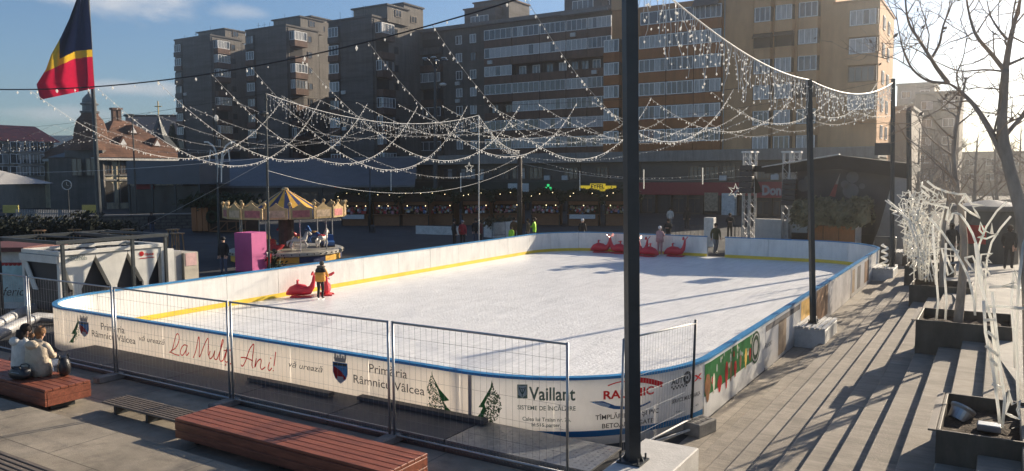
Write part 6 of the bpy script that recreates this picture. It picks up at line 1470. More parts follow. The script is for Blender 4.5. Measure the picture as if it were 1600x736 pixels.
# kiosk and cars at the end of the promenade
P = atY(1545, 384, 40.); zb = zprom(40)
t = thing('round_kiosk', (P.x, 40, zb), 'dark round kiosk with a pale rim under the trees', 'kiosk'); zt = atY(1545, 318, 40).z; r_ = 1.15
MB().lathe([(r_, 0), (r_, zt-zb-.3)], (P.x, 40, zb), 20).build('wall', dark_f, t); MB().lathe([(r_+.25, zt-zb-.29), (r_+.3, zt-zb-.2), (r_+.3, zt-zb-.08), (.2, zt-zb+.15)], (P.x, 40, zb), 20).build('roof', mat('kiosk_rim', (.14, .135, .13), .5, var=.1), t)
MB().box((P.x-.9, 38.82, zb+.9), (P.x-.1, 38.9, zb+1.7)).build('picture', ink_red, t)
def car(P, rz, m, label):
    t = thing('parked_car', P, label, 'car', 'cars parked beyond the kiosk', rz); L_ = dict(local=True)
    pr = [(-2.1, .3), (-2.15, .75), (-1.95, .95), (-1.3, 1.02), (-.75, 1.45), (.75, 1.48), (1.35, 1.0), (2.0, .9), (2.15, .6), (2.1, .3)]
    mb = MB(); k = len(pr); W_ = .85; vs = [(x, -W_+(.12 if z > 1.2 else 0), z) for x, z in pr]+[(x, W_-(.12 if z > 1.2 else 0), z) for x, z in pr]
    mb.add(vs, [tuple(range(k)), tuple(range(2*k-1, k-1, -1))]+[(i, i+k, (i+1) % k+k, (i+1) % k) for i in range(k)]); mb.build('body', m, t, **L_)
    for s in (-1, 1):
        MB().plate([(-1.15, 1.04), (1.2, 1.03), (.72, 1.4), (-.72, 1.4)], (0, s*(W_+.002) if s < 0 else W_+.012, 0), (1, 0, 0), (0, 0, 1), .01).build('window', glasses[0], t, **L_)
        for x in (-1.3, 1.3):
            q = MB().tube([(x, s*(W_-.18), .31), (x, s*(W_+.02), .31)], .31, 16).build('wheel', ink, t, **L_); MB().tube([(x, s*(W_+.021), .31), (x, s*(W_+.03), .31)], .19, 12).build('rim', steel, q, **L_)
    MB().plate([(-.65, 1.05), (.65, 1.05), (.6, 1.42), (-.6, 1.42)], (-1.06, 0, 0) , (0, -1, 0), (0.0, 0, 1), .02).build('windscreen', glasses[0], t, **L_)
    for y in (-.6, .6): MB().cbox((-2.14, y, .72), (.05, .3, .12)).build('headlight', conc_w, t, **L_)
car((atY(1588, 322, 75).x, 75, GZ), R(75), mat('car_silver', (.40, .41, .42), .3, .5, var=.05), 'silver car parked beyond the round kiosk'); car((atY(1608, 330, 66).x, 66, GZ), R(80), mat('car_white', (.62, .62, .62), .3, var=.05), 'white car at the right edge beyond the trees')
# snack bench on stall side
P = gp(1412, 425, GZ)
# ------------------------------------------------------------------ people
SKIN = mat('skin', (.50, .31, .23), .6, var=.05)
def cloth(n, c): return mat('cloth_'+n, c, .85, var=.18, scale=6, bump=1.0, bscale=13, detail=3)
def person(P, h, rz, label, cols, pose='stand', hair=(.04, .025, .018), hat=None, seed=0, extra=None):
    """cols: jacket, trousers, shoes. faces local -Y"""
    rnd = random.Random(seed)
    J = {'pel': (0, 0, .52), 'sp': (0, .005, .62), 'ch': (0, 0, .735), 'nk': (0, 0, .845), 'hd': (0, -.012, .90), 'ht': (0, -.004, .955), 'ns': (0, -.058, .905)}
    for s, n in ((-1, 'l'), (1, 'r')):
        J['sh'+n] = (s*.105, .0, .80); J['el'+n] = (s*.135, .02, .63); J['wr'+n] = (s*.13, -.03, .495); J['pa'+n] = (s*.128, -.045, .45)
        J['hp'+n] = (s*.055, 0, .495); J['kn'+n] = (s*.06, -.012, .275); J['an'+n] = (s*.062, .01, .045); J['to'+n] = (s*.072, -.085, .018)
    if pose == 'walk':
        J['knl'] = (-.055, -.07, .28); J['anl'] = (-.055, -.02, .05); J['tol'] = (-.06, -.11, .03); J['knr'] = (.06, .01, .27); J['anr'] = (.06, .11, .06); J['tor'] = (.065, .03, .02)
        J['ell'] = (-.14, .05, .64); J['wrl'] = (-.13, .06, .51); J['pal'] = (-.13, .05, .465); J['elr'] = (.14, -.02, .63); J['wrr'] = (.12, -.1, .53); J['par'] = (.12, -.125, .49)
    if pose in ('push', 'lean'):
        for k in ('sp', 'ch', 'nk', 'hd', 'ht', 'ns'): x, y, z = J[k]; d = (z-.52); J[k] = (x, y-d*.28, z-d*.05)
        for n, s in (('l', -1), ('r', 1)):
            J['sh'+n] = (s*.105, -.08, .785); J['el'+n] = (s*.15, -.13, .62); J['wr'+n] = (s*.11, -.24, .56); J['pa'+n] = (s*.09, -.28, .55); J['kn'+n] = (s*.065, -.05, .27)
    if pose == 'arms':
        for n, s in (('l', -1), ('r', 1)): J['el'+n] = (s*.14, -.05, .66); J['wr'+n] = (s*.06, -.13, .66); J['pa'+n] = (s*.02, -.15, .665)
    if pose == 'sit':
        o = .49
        for k in J: x, y, z = J[k]; J[k] = (x, y, z-o)
        for k in ('sp', 'ch', 'nk', 'hd', 'ht', 'ns'): x, y, z = J[k]; d = z; J[k] = (x, y-d*.2, z*.97)
        for n, s in (('l', -1), ('r', 1)):
            J['hp'+n] = (s*.06, -.02, .035); J['kn'+n] = (s*.075, -.27, .05); J['an'+n] = (s*.075, -.25, -.2); J['to'+n] = (s*.08, -.34, -.235)
            J['sh'+n] = (s*.105, -.06, .295); J['el'+n] = (s*.15, -.1, .15); J['wr'+n] = (s*.07, -.2, .13); J['pa'+n] = (s*.04, -.23, .135)
    if extra: J.update(extra)
    bulk = 1.12
    RAD = {'pel': .078*bulk, 'sp': .075*bulk, 'ch': .085*bulk, 'nk': .032, 'hd': .05, 'ht': .042, 'ns': .010}
    for n in 'lr': RAD.update({'sh'+n: .047, 'el'+n: .038, 'wr'+n: .026, 'pa'+n: .022, 'hp'+n: .062, 'kn'+n: .042, 'an'+n: .030, 'to'+n: .024})
    bones = [('pel', 'sp', 0), ('sp', 'ch', 0), ('ch', 'nk', 0), ('nk', 'hd', 3), ('hd', 'ht', 3), ('hd', 'ns', 3)]
    for n in 'lr': bones += [('ch', 'sh'+n, 0), ('sh'+n, 'el'+n, 0), ('el'+n, 'wr'+n, 0), ('wr'+n, 'pa'+n, 3), ('pel', 'hp'+n, 1), ('hp'+n, 'kn'+n, 1), ('kn'+n, 'an'+n, 1), ('an'+n, 'to'+n, 2)]
    # fingers
    for n, s in (('l', -1), ('r', 1)):
        pw, pp = Vector(J['wr'+n]), Vector(J['pa'+n]); d = (pp-pw).normalized(); a = d.cross(Vector((0, 1, .01))).normalized()
        for k in range(4):
            o_ = (k-1.5)*.0075; L_ = (.036, .042, .040, .030)[k]
            J['f%s%d' % (n, k)] = tuple(pp+a*o_+d*L_*.5); J['g%s%d' % (n, k)] = tuple(pp+a*o_*1.1+d*L_+Vector((0, -.012, 0))); RAD['f%s%d' % (n, k)] = .0058; RAD['g%s%d' % (n, k)] = .005
            bones += [('pa'+n, 'f%s%d' % (n, k), 3), ('f%s%d' % (n, k), 'g%s%d' % (n, k), 3)]
        J['t'+n] = tuple(pw.lerp(pp, .5)+a*.022*(-s)+Vector((0, -.02, 0))); RAD['t'+n] = .0065; bones.append(('pa'+n, 't'+n, 3))
    names = list(J); idx = {k: i for i, k in enumerate(names)}
    me = bpy.data.meshes.new('person'); me.from_pydata([tuple(c*h for c in J[k]) for k in names], [(idx[a], idx[b]) for a, b, _ in bones], []); ob = bpy.data.objects.new('tmp', me); COL.objects.link(ob)
    sk = ob.modifiers.new('skin', 'SKIN'); sk.use_smooth_shade = True; sk.branch_smoothing = .4
    for i, k in enumerate(names):
        v = me.skin_vertices[0].data[i]; r_ = RAD[k]*h; f = 1.0
        v.radius = (r_*1.25, r_*.88) if k in ('pel', 'sp', 'ch') else (r_, r_); v.use_root = (k == 'pel')
    sb = ob.modifiers.new('sub', 'SUBSURF'); sb.levels = 1; sb.render_levels = 1
    dg = bpy.context.evaluated_depsgraph_get(); m2 = bpy.data.meshes.new_from_object(ob.evaluated_get(dg)); bpy.data.objects.remove(ob); bpy.data.meshes.remove(me)
    for m_ in (cols[0], cols[1], cols[2], SKIN): m2.materials.append(m_)
    segs = [(Vector(J[a])*h, Vector(J[b])*h, c) for a, b, c in bones]; mi = []
    for p in m2.polygons:
        c = p.center; bd, bc = 9, 0
        for a, b, cc in segs:
            ab = b-a; t_ = max(0, min(1, (c-a).dot(ab)/max(ab.length_squared, 1e-9))); d = (c-(a+ab*t_)).length
            if d < bd: bd, bc = d, cc
        if bc == 1 and pose != 'sit' and c.z > .46*h: bc = 0
        mi.append(bc)
    m2.polygons.foreach_set('material_index', mi); m2.polygons.foreach_set('use_smooth', [True]*len(mi)); m2.name = 'person'
    o = bpy.data.objects.new('person', m2); COL.objects.link(o); o.location = P; o.rotation_euler = (0, 0, rz); tag(o, label, 'person')
    H = Vector(J['hd'])*h; T = Vector(J['ht'])*h; hs = h*.056
    mb = MB(); hm = mat('hair_%d' % int(hair[0]*1000), hair, .8, var=.3, scale=20)
    if hat is None:
        mb.ball(H.lerp(T, .6)+Vector((0, .012*h, .008*h)), hs*1.12, 10, 7, sc=(1, 1.05, 1.05)); mb.ball(H+Vector((0, .028*h, -.01*h)), hs*.9, 8, 6, sc=(.95, .6, 1.1)); mb.build('hair', hm, o, local=True, smooth=True)
    else:
        mb.ball(H.lerp(T, .75)+Vector((0, .006*h, .012*h)), hs*1.13, 10, 7, sc=(1, 1.05, .95)); mb.ball(T+Vector((0, 0, .045*h)), hs*.35, 7, 5) if hat[1] else None; mb.build('hat', hat[0], o, local=True, smooth=True)
    mb = MB()
    for s in (-1, 1): mb.ball(H+Vector((s*.02*h, -.052*h, .010*h)), .0055*h, 6, 4)
    mb.bar(H+Vector((-.015*h, -.049*h, -.022*h)), H+Vector((.015*h, -.049*h, -.022*h)), .006*h); mb.build('face_features', ink, o, local=True)
    mb = MB()
    for s in (-1, 1): mb.ball(H+Vector((s*.052*h, .004*h, .0)), .012*h, 6, 4, sc=(.5, 1, 1.4))
    mb.build('ear', SKIN, o, local=True)
    return o
def at_px(px, yf, yh, z=GZ):
    P = gp(px, yf, z); D_ = (P-CAM).dot(FW); return P, (yf-yh)/FPX*D_
def dress(o, h, m, z0, z1, r0, r1, y=0):
    """coat skirt or hood as a child"""
    MB().lathe([(r0*h, z0*h), ((r0+r1)/2*h*1.02, (z0+z1)/2*h), (r1*h, z1*h)], (0, y*h, 0), 12, sx=1.15, sy=.85).build('jacket', m, o, local=True, smooth=True)
blkc, denim, gry = cloth('black', (.022, .022, .025)), cloth('denim', (.07, .09, .14)), cloth('grey', (.22, .22, .24))
orange = cloth('orange', (.62, .29, .06)); pinkc = cloth('pink', (.52, .30, .29)); beigec = cloth('beige', (.48, .40, .30)); creamc = cloth('cream', (.62, .58, .52)); hiv = mat('hi_vis', (.45, .85, .05), .6, var=.08, emit=0); redc = cloth('red', (.42, .04, .05)); olive = cloth('olive', (.09, .085, .045)); skate = mat('skate_boot', (.05, .05, .055), .4, var=.3)
# child skating
P, h = at_px(500.5, 468, 407.5, ZI)
sk = person((P.x, P.y, ZI+.03), 1.36, R(195), 'child skater in an orange jacket with black shoulders, seen from behind', (orange, blkc, skate), 'push', seed=1, hat=(cloth('fur', (.10, .085, .07)), False))
hh = 1.36
MB().lathe([(.125*hh, .70*hh), (.135*hh, .76*hh), (.10*hh, .82*hh), (.05*hh, .845*hh)], (0, -.055*hh, -.01), 12, sx=1.15, sy=.8).build('jacket_yoke', blkc, sk, local=True, smooth=True)
MB().lathe([(.125*hh, .46*hh), (.13*hh, .52*hh), (.125*hh, .62*hh), (.13*hh, .705*hh)], (0, -.025*hh, 0), 12, sx=1.15, sy=.82).build('jacket', orange, sk, local=True, smooth=True)
MB().tube([(.09*hh*math.cos(k*.628), -.075*hh+.075*hh*math.sin(k*.628), .845*hh) for k in range(10)], .03*hh, 6, close=True).build('fur_collar', MATS['cloth_fur'], sk, local=True, smooth=True)
for s in (-1, 1): MB().box((s*.065*hh-.004, -.10*hh, -.028), (s*.065*hh+.004, .03*hh, .0)).build('skate_blade', steel, sk, local=True)
# girl in pink at the far boards
P, h = at_px(1032, 398, 350, ZI)
g = person((P.x, YF-.42, ZI+.03), 1.55, R(175), 'girl in a pink jacket and white hat leaning on the far boards', (pinkc, MATS['cloth_pink'], creamc), 'arms', seed=2, hat=(mat('hat_white', (.70, .68, .66), .9, var=.1), True)); dress(g, 1.55, pinkc, .44, .80, .125, .10)
def crowd(px, yf, yh, rz, label, cols, pose='stand', hair=(.04, .025, .018), hat=None, z=GZ, hfix=None):
    P, h = at_px(px, yf, yh, z); return person(P, hfix or min(max(h, 1.1), 1.86), R(rz), label, cols, pose, hair, hat, seed=int(px))
crowd(1044, 384, 352, 0, 'dark-haired person with red scarf standing behind the far boards beside the girl in pink', (blkc, denim, skate), 'arms', hfix=1.7)
crowd(1118, 396, 356, 40, 'person in an olive jacket and pale jeans walking in the rink gate', (olive, gry, skate), 'walk', hfix=1.72)
crowd(710, 386, 354, 150, 'person in black with a dark hat standing behind the left boards', (blkc, blkc, skate), hat=(blkc, False), hfix=1.75)
crowd(723, 385, 356, 200, 'person in a red and black jacket beside the one in black at the left boards', (redc, blkc, skate), hat=(gry, False), hfix=1.66)
crowd(744, 382, 352, 30, 'person in dark clothes by the thin pole behind the left boards', (blkc, denim, skate), hfix=1.7)
crowd(752, 383, 355, 300, 'person in dark red trim right of the thin pole behind the left boards', (cloth('maroon', (.12, .03, .035)), blkc, skate), hfix=1.62)
crowd(803, 381, 349, 60, 'person in brown coat left of the thick dark post', (cloth('brown', (.16, .09, .05)), blkc, skate), hfix=1.72)
crowd(825, 381, 352, 320, 'person in tan jacket close to the high-visibility worker', (cloth('tan', (.25, .17, .10)), denim, skate), hfix=1.66)
w_ = crowd(835, 382, 346, 290, 'worker in a bright yellow-green high-visibility jacket right of the thick post', (hiv, blkc, skate), 'arms', hfix=1.75)
crowd(799, 384, 360, 10, 'short person in a yellow-green vest left of the thick post', (hiv, denim, skate), hfix=1.2)
crowd(910, 383, 352, 180, 'person in black with white cap behind the far boards below the yellow sign', (blkc, gry, skate), hat=(MATS['hat_white'], False), hfix=1.68)
crowd(350, 428, 371, 20, 'man in a dark jacket and jeans standing left of the pink box', (blkc, denim, skate), hat=(blkc, False), hfix=1.72)
crowd(1047, 356, 331, 30, 'small figure in white and grey in front of the red shop fascia', (creamc, gry, skate), 'walk', hfix=1.7)
crowd(1073, 358, 331, 200, 'dark figure standing in front of the shop doors', (blkc, blkc, skate), hfix=1.8)
crowd(1140, 372, 337, 20, 'person in black beside the truss towers behind the barriers', (blkc, blkc, skate), 'arms', hfix=1.75)
crowd(238, 366, 333, 60, 'person in black walking by the stone wall on the left', (blkc, denim, skate), 'walk', hfix=1.75)
for px, Y, rz, lb, c in ((1487, 38, 200, 'dark figure walking away on the promenade left of the kiosk', blkc), (1522, 52, 30, 'far figure in red-brown by the round kiosk', cloth('rust', (.16, .05, .03))), (1578, 36, 170, 'dark figure standing right of the kiosk by the tree trunk', blkc), (1500, 50, 20, 'far figure in dark blue left of the kiosk', denim)):
    x = atY(px, 370, Y).x; person((x, Y, zprom(Y)), 1.74, R(rz), lb, (c, blkc, skate), 'walk', seed=px)
# women on the bench
for px, lb, jm, hr, rz, dy, bx in ((-5, 'woman in a white coat with dark hair sitting on the bench, seen from behind', creamc, (.02, .014, .012), 165, .0, 1), (51, 'woman in a beige hooded coat with fair hair sitting on the bench', beigec, (.20, .105, .05), 195, .0, 2)):
    x = gp(px, 588, .452).x
    o = person((x, 7.82+dy, .452+.11), 1.7, R(rz), lb, (jm, denim, creamc), 'sit', hair=hr, seed=px); hh = 1.7
    MB().lathe([(.145*hh, -.06*hh), (.15*hh, .02*hh), (.135*hh, .14*hh), (.125*hh, .25*hh), (.075*hh, .32*hh)], (0, -.035*hh, 0), 14, sx=1.12, sy=.82).build('jacket', jm, o, local=True, smooth=True)
    MB().ball((0, .035*hh, .30*hh), .075*hh, 10, 6, sc=(1.15, .8, .75)).build('hood', jm, o, local=True, smooth=True)
    if bx == 2: MB().ball((0, .03*hh, .415*hh), .032*hh, 8, 6).build('hair_bun', MATS['hair_200'], o, local=True, smooth=True)
    else: MB().lathe([(.05*hh, .30*hh), (.058*hh, .36*hh), (.05*hh, .43*hh)], (0, -.035*hh, 0), 10).build('long_hair', MATS['hair_20'], o, local=True, smooth=True)
def bag(px, py, z, label, sx, sz, rz, m):
    P = gp(px, py, z); mb = MB(); mb.ball((0, 0, 0), 1, 16, 12); g = lambda v: math.copysign(abs(v)**.62, v); q = []
    for x, y, w_ in mb.v:
        a, b_, c_ = g(x), g(y), g(w_); f = 1-.32*max(0, c_)
        q.append((a*sx*f+.012*math.sin(c_*7+a*5), b_*sx*.55*f+.010*math.sin(a*9+c_*6), sz*(c_+1)*(1-.10*math.cos(a*2.2)*max(0, c_))))
    mb.v = q; t = thing('handbag', (P.x, P.y, z+.002), label, 'bag', rz=R(rz)); mb.build('bag_body', m, t, local=True, smooth=True)
    for s_ in (-1, 1): MB().tube([(-.5*sx, s_*.3*sx, sz*1.55), (-.42*sx, s_*.42*sx, sz*2.0), (0, s_*.5*sx, sz*2.12), (.42*sx, s_*.42*sx, sz*1.98), (.5*sx, s_*.3*sx, sz*1.5)], .012, 6).build('handle', m, t, local=True)
    MB().tube([(-.45*sx, -.50*sx, sz*1.15), (0, -.545*sx, sz*1.2), (.45*sx, -.50*sx, sz*1.15)], .006, 5).build('zip', steel, t, local=True)
lea = mat('black_leather', (.018, .018, .02), .35, var=.2, scale=8, bump=.3, spec=.5)
bag(33, 592, .452, 'black leather bag lying behind the woman in white', .24, .125, 12, lea); bag(101, 586, .452, 'black rucksack beside the woman in beige', .20, .20, -25, lea)

# ------------------------------------------------------------------ red seal skating aids
seal_m = mat('seal_red', (.60, .035, .055), .4, var=.08)
def seal(P, rz, label, sc=1.0):
    mb = MB()
    mb.tube([(-.62, 0, .10), (-.56, 0, .14), (-.42, 0, .23), (-.2, 0, .29), (.05, 0, .26), (.22, 0, .24), (.33, 0, .38), (.38, 0, .56), (.40, 0, .74), (.42, 0, .80)], [.03, .09, .17, .215, .20, .15, .10, .068, .048, .04], 12)
    mb.v = [(x, y, max(z, 0)) for x, y, z in mb.v]
    t = thing('seal_skating_aid', P, label, 'skating aid', 'red seal skating aids', rz); t.scale = (sc,)*3
    b = mb.build('body', seal_m, t, local=True, smooth=True)
    mb = MB()
    for s in (-1, 1): mb.plate([(0, 0), (.07, .05), (.13, .26), (.06, .30), (-.04, .18)], (.38, s*.02, .80), (.55, 0, .8), (0, s, .25), .035)
    mb.build('tail_fluke', seal_m, t, local=True)
    mb = MB(); mb.tube([(-.18, -.16, .60), (-.2, 0, .63), (-.18, .16, .60)], .022, 7); mb.tube([(-.2, 0, .5), (-.2, 0, .63)], .04, 7); mb.build('handle', seal_m, t, local=True)
    for s in (-1, 1): MB().plate([(0, 0), (.28, -.04), (.36, .16), (.12, .14)], (-.4, s*.16, .05), (1, 0, 0), (0, s, -.1), .04).build('flipper', seal_m, t, local=True); MB().ball((-.5, s*.10, .22), .022, 6, 4).build('eye', ink, t, local=True)
    MB().bev((-.45, -.22, 0), (.35, .22, .05), .02).build('sledge_base', seal_m, t, local=True)
    return t
P = gp(474, 464, ZI); seal((P.x, P.y, ZI+.002), R(35), 'red seal skating aid standing free by the left boards near the child', 1.0)
P = gp(507, 465, ZI); seal((P.x-.42, P.y+.50, ZI+.002), R(-42), 'red seal skating aid pushed by the child in orange', .95)
for px, py, rz, lb in ((944, 394, 8, 'leftmost red seal skating aid in the row at the far boards'), (968, 395, 172, 'red seal skating aid at the far boards just left of the thick pole'), (1010, 400.5, 178, 'red seal skating aid between the thick pole and the girl in pink'), (1058, 400.5, 2, 'red seal skating aid at the far boards right of the girl in pink')):
    P = gp(px, py, ZI); seal((P.x, min(P.y, YF-.75), ZI+.002), R(rz), lb, 1.12)
P = gp(999, 399.5, ZI); seal((P.x, min(P.y, YF-.9), ZI+.002), R(5), 'red seal skating aid mostly hidden behind the thick dark pole', 1.1)

# ------------------------------------------------------------------ strings of lights
bulb = mat('clear_bulb', (.92, .91, .88), .2, var=0, trans=.6, spec=.7); cable = mat('light_cable', (.035, .036, .04), .6, var=0); cable_w = mat('white_light_cable', (.62, .61, .59), .5, var=0)
def cat_pts(P, Q, sag, n=28): 
    P = Vector(P); Q = Vector(Q); return [P.lerp(Q, i/n)-Vector((0, 0, sag*4*(i/n)*(1-i/n))) for i in range(n+1)]
ORD = ['first', 'second', 'third', 'fourth', 'fifth', 'sixth', 'seventh', 'eighth', 'ninth', 'tenth', 'eleventh', 'twelfth', 'thirteenth', 'fourteenth']
def string(P, Q, sag, label, group, step=.26, r_=.022, wr=.0045, wm=None, seed=0, n=28):
    rnd = random.Random(seed); pts = cat_pts(P, Q, sag, n); t = thing('light_string', pts[0], label, 'light string', group)
    MB().tube(pts, wr, 4).build('cable', wm or cable_w, t); mb = MB(); L_ = 0
    for i in range(n):
        a, b = pts[i], pts[i+1]; d = (b-a).length; k = max(1, round(d/step))
        for j in range(k): c = a.lerp(b, (j+rnd.random()*.5)/k); mb.octa((c.x+rnd.uniform(-.02, .02), c.y+rnd.uniform(-.02, .02), c.z-r_*1.3+rnd.uniform(-.02, .01)), r_*.78*rnd.uniform(.45, 1.3))
    tag(mb.build('bulb', bulb, t), kind='stuff'); return pts
def on(pts, f): f = f*(len(pts)-1); i = min(int(f), len(pts)-2); return pts[i].lerp(pts[i+1], f-i)
def f_at_px(pts, px):
    for i in range(len(pts)-1):
        a, b = pj(pts[i])[0], pj(pts[i+1])[0]
        if (a-px)*(b-px) <= 0: return (i+(px-a)/(b-a))/(len(pts)-1)
    return .5
# the heavy dark cable over the near end
bestA = min(([abs(pj(on(cat_pts(PT['L0'], PT['R1'], s/10), f_at_px(cat_pts(PT['L0'], PT['R1'], s/10), 400)))[1]-104), s/10] for s in range(0, 30)), key=lambda q: q[0])[1]
A = cat_pts(PT['L0'], PT['R1'], bestA, 40)
string(PT['L0'], PT['R1'], bestA, 'heavy dark cable with scattered bulbs crossing above the near end of the ice', 'heavy cables over the rink', .42, .03, .011, cable, 1, 40)
B = cat_pts(PT['L1'], PT['R2'], .55, 40); C = cat_pts(PT['L2'], PT['R3'], .8, 40)
for nm, pts in (('thin cross cable from the carousel pole to the slatted block pole', B), ('thin cross cable over the far end of the ice', C)):
    t = thing('cross_cable', pts[0], nm, 'cable', 'cross cables'); MB().tube(pts, .006, 4).build('wire', cable, t)
fa = [f_at_px(A, px) for px in (45, 150, 245, 330, 392, 470, 575, 675, 820)]
fb = [.05, .14, .25, .36, .46, .56, .66, .78, .90]
for k in range(9):
    string(on(A, fa[k]), on(B, fb[k]), 1.75+.12*math.sin(k*2), ORD[k]+' from the left of the bulb strings sagging over the near half of the ice', 'bulb strings over the near half of the ice', seed=10+k, r_=.021, step=.17)
for k in range(11):
    f = .04+k*.092; string(on(B, f), on(C, min(.97, f+.02)), 1.15+.1*math.cos(k*3), ORD[k]+' from the left of the bulb strings sagging over the far half of the ice', 'bulb strings over the far half of the ice', seed=30+k, step=.3, r_=.026)
for k in range(9):
    f = .08+k*.1; string(on(C, f), on(C, min(1, f+.13))+Vector((0, 9, -.2)), .95, ORD[k]+' from the left of the bulb strings beyond the far boards', 'bulb strings beyond the far boards', seed=50+k, step=.34, r_=.03)
LL0, LL1, LL2 = Vector((-62, 8, 7.2)), Vector((-64, 22, 7.3)), Vector((-97, 38, 7.4))
E_, F_, G_ = cat_pts(PT['L1'], LL1, .5), cat_pts(PT['L0'], LL0, .6), cat_pts(PT['L2'], LL2, .6)
t = thing('cross_cable', E_[0], 'thin cable running left from the pole by the carousel', 'cable', 'cross cables'); MB().tube(E_, .006, 4).build('wire', cable, t)
for k, p in enumerate((LL0, LL1, LL2)): pole((p.x, p.y, GZ), p, .1, ['slim pole far out to the left, nearest of three', 'slim pole far out to the left, middle of three', 'slim pole far out to the left, furthest of three'][k], steel_dk, False)
for k in range(6):
    f = .05+k*.07; string(on(F_, f), on(E_, f), 1.7, ORD[k]+' from the right of the faint bulb strings against the sky on the left', 'bulb strings over the left square', seed=70+k, step=.33, r_=.02, wm=cable)
    string(on(E_, f), on(G_, f*.55), 1.3, ORD[k]+' from the right of the bulb strings in front of the grey towers', 'bulb strings before the towers', seed=80+k, step=.34, r_=.024)
string(PT['L1'], PT['W'], 2.2, 'long bulb string from the carousel pole to the thick dark post', 'bulb strings to the thick post', seed=91, r_=.026); string(PT['L2'], PT['W'], .35, 'short bulb string from the thin pale pole to the thick dark post', 'bulb strings to the thick post', seed=92, r_=.028)
q = on(C, .8); string(PT['W'], q, 1.2, 'bulb string from the thick dark post to the right over the far boards', 'bulb strings to the thick post', seed=93, r_=.028)
string(PT['W'], atY(1165, 262, 48.5), 1.0, 'bulb string from the thick dark post to the stage truss', 'bulb strings to the thick post', seed=94, r_=.026)
def icicles(P, Q, sag, l0, l1, label, seed, step=.13, r_=.014):
    rnd = random.Random(seed); n = 36; pts = cat_pts(P, Q, sag, n); t = thing('icicle_lights', pts[0], label, 'icicle lights', 'icicle light curtains'); MB().tube(pts, .014, 5).build('cable', cable_w, t)
    mb = MB(); L_ = (Vector(P)-Vector(Q)).length; m = int(L_/step)
    for i in range(m):
        p = on(pts, (i+.5)/m); l = rnd.uniform(l0, l1)*(1 if i % 3 else .55); k = max(3, int(l/.16)); q = [p]
        for j in range(k): q.append(q[-1]+Vector((rnd.gauss(0, .025), rnd.gauss(0, .025), -l/k)))
        mb.tube(q, .0055, 3, m=0)
        for j in q[1:]: mb.octa((j.x+rnd.gauss(0, .025), j.y+rnd.gauss(0, .025), j.z), r_*rnd.uniform(.7, 1.4), 1)
    tag(mb.build('icicle_strand', [cable_w, bulb], t), kind='stuff'); return pts
icicles(PT['R1'], PT['R2'], .30, .35, 1.0, 'long curtain of white icicle lights from the thick near pole to the slim pole', 1); icicles(PT['R2'], PT['R3']-Vector((0, 0, .15)), .42, .35, 1.0, 'curtain of white icicle lights from the slim pole to the far corner pole', 2, .16, .018)
icicles(PT['L1'], PT['L2'], .75, .3, .75, 'curtain of white icicle lights along the left side in front of the towers', 3, .16, .018); icicles(PT['L2'], PT['W']+Vector((0, 0, .3)), .5, .2, .5, 'short curtain of icicle lights from the thin pale pole to the thick post', 4, .2, .024)
for (a, b, s, lb) in ((atD(415, 252, 28.5), gp(205, 362, GZ), .1, 'pale guy wire slanting from the carousel pole down to the left'), (PT['L1']-Vector((0, 0, 2.9)), PT['W']-Vector((0, 0, .6)), 1.3, 'bare pale wire from the carousel pole to the thick post'), (PT['W']-Vector((0, 0, .5)), atY(1165, 275, 48.5), .6, 'bare pale wire from the thick post to the stage truss'), (PT['L1']-Vector((0, 0, 2.4)), LL1-Vector((0, 0, 2.2)), .5, 'bare pale wire running left from the carousel pole before the old house')):
    t = thing('guy_wire', a, lb, 'wire', 'bare wires'); MB().tube(cat_pts(a, b, s, 16), .008, 4).build('wire', cable_w, t)
for px, y0, y1, Y, lb in ((720, 270, 300, 46, 'hanging light tube left of the thin pale pole'), (611, 270, 298, 44, 'hanging light tube over the white trough'), (906, 270, 298, 50, 'hanging light tube left of the yellow sign'), (1006, 265, 295, 50, 'hanging light tube right of the thick pole'), (1098, 262, 288, 50, 'pair of hanging light tubes above the gate')):
    a, b = atY(px, y0, Y), atY(px, y1, Y); tag(MB().tube([a, b], .035, 6).build('light_tube', rope, origin=a), lb, 'light tube', 'hanging light tubes')
c = atY(733, 262, 42); t = thing('star_ornament', c, 'small white star ornament hanging left of the thick post', 'star ornament', 'hanging star ornaments'); MB().tube(star_pts(c, .35, .14, (1, 0, 0), (0, 0, 1), 5, math.pi/2), .03, 5, close=True).build('star_outline', rope, t)
c = atY(1149, 299, 47); t = thing('star_ornament', c, 'white star on a thin stand left of the stage truss', 'star ornament', 'hanging star ornaments'); MB().tube(star_pts(c, .45, .18, (1, 0, 0), (0, 0, 1), 6, math.pi/2), .04, 5, close=True).build('star_outline', rope, t); MB().tube([(c.x, c.y, GZ), (c.x, c.y, c.z-.3)], .025, 5).build('stand', steel_dk, t)

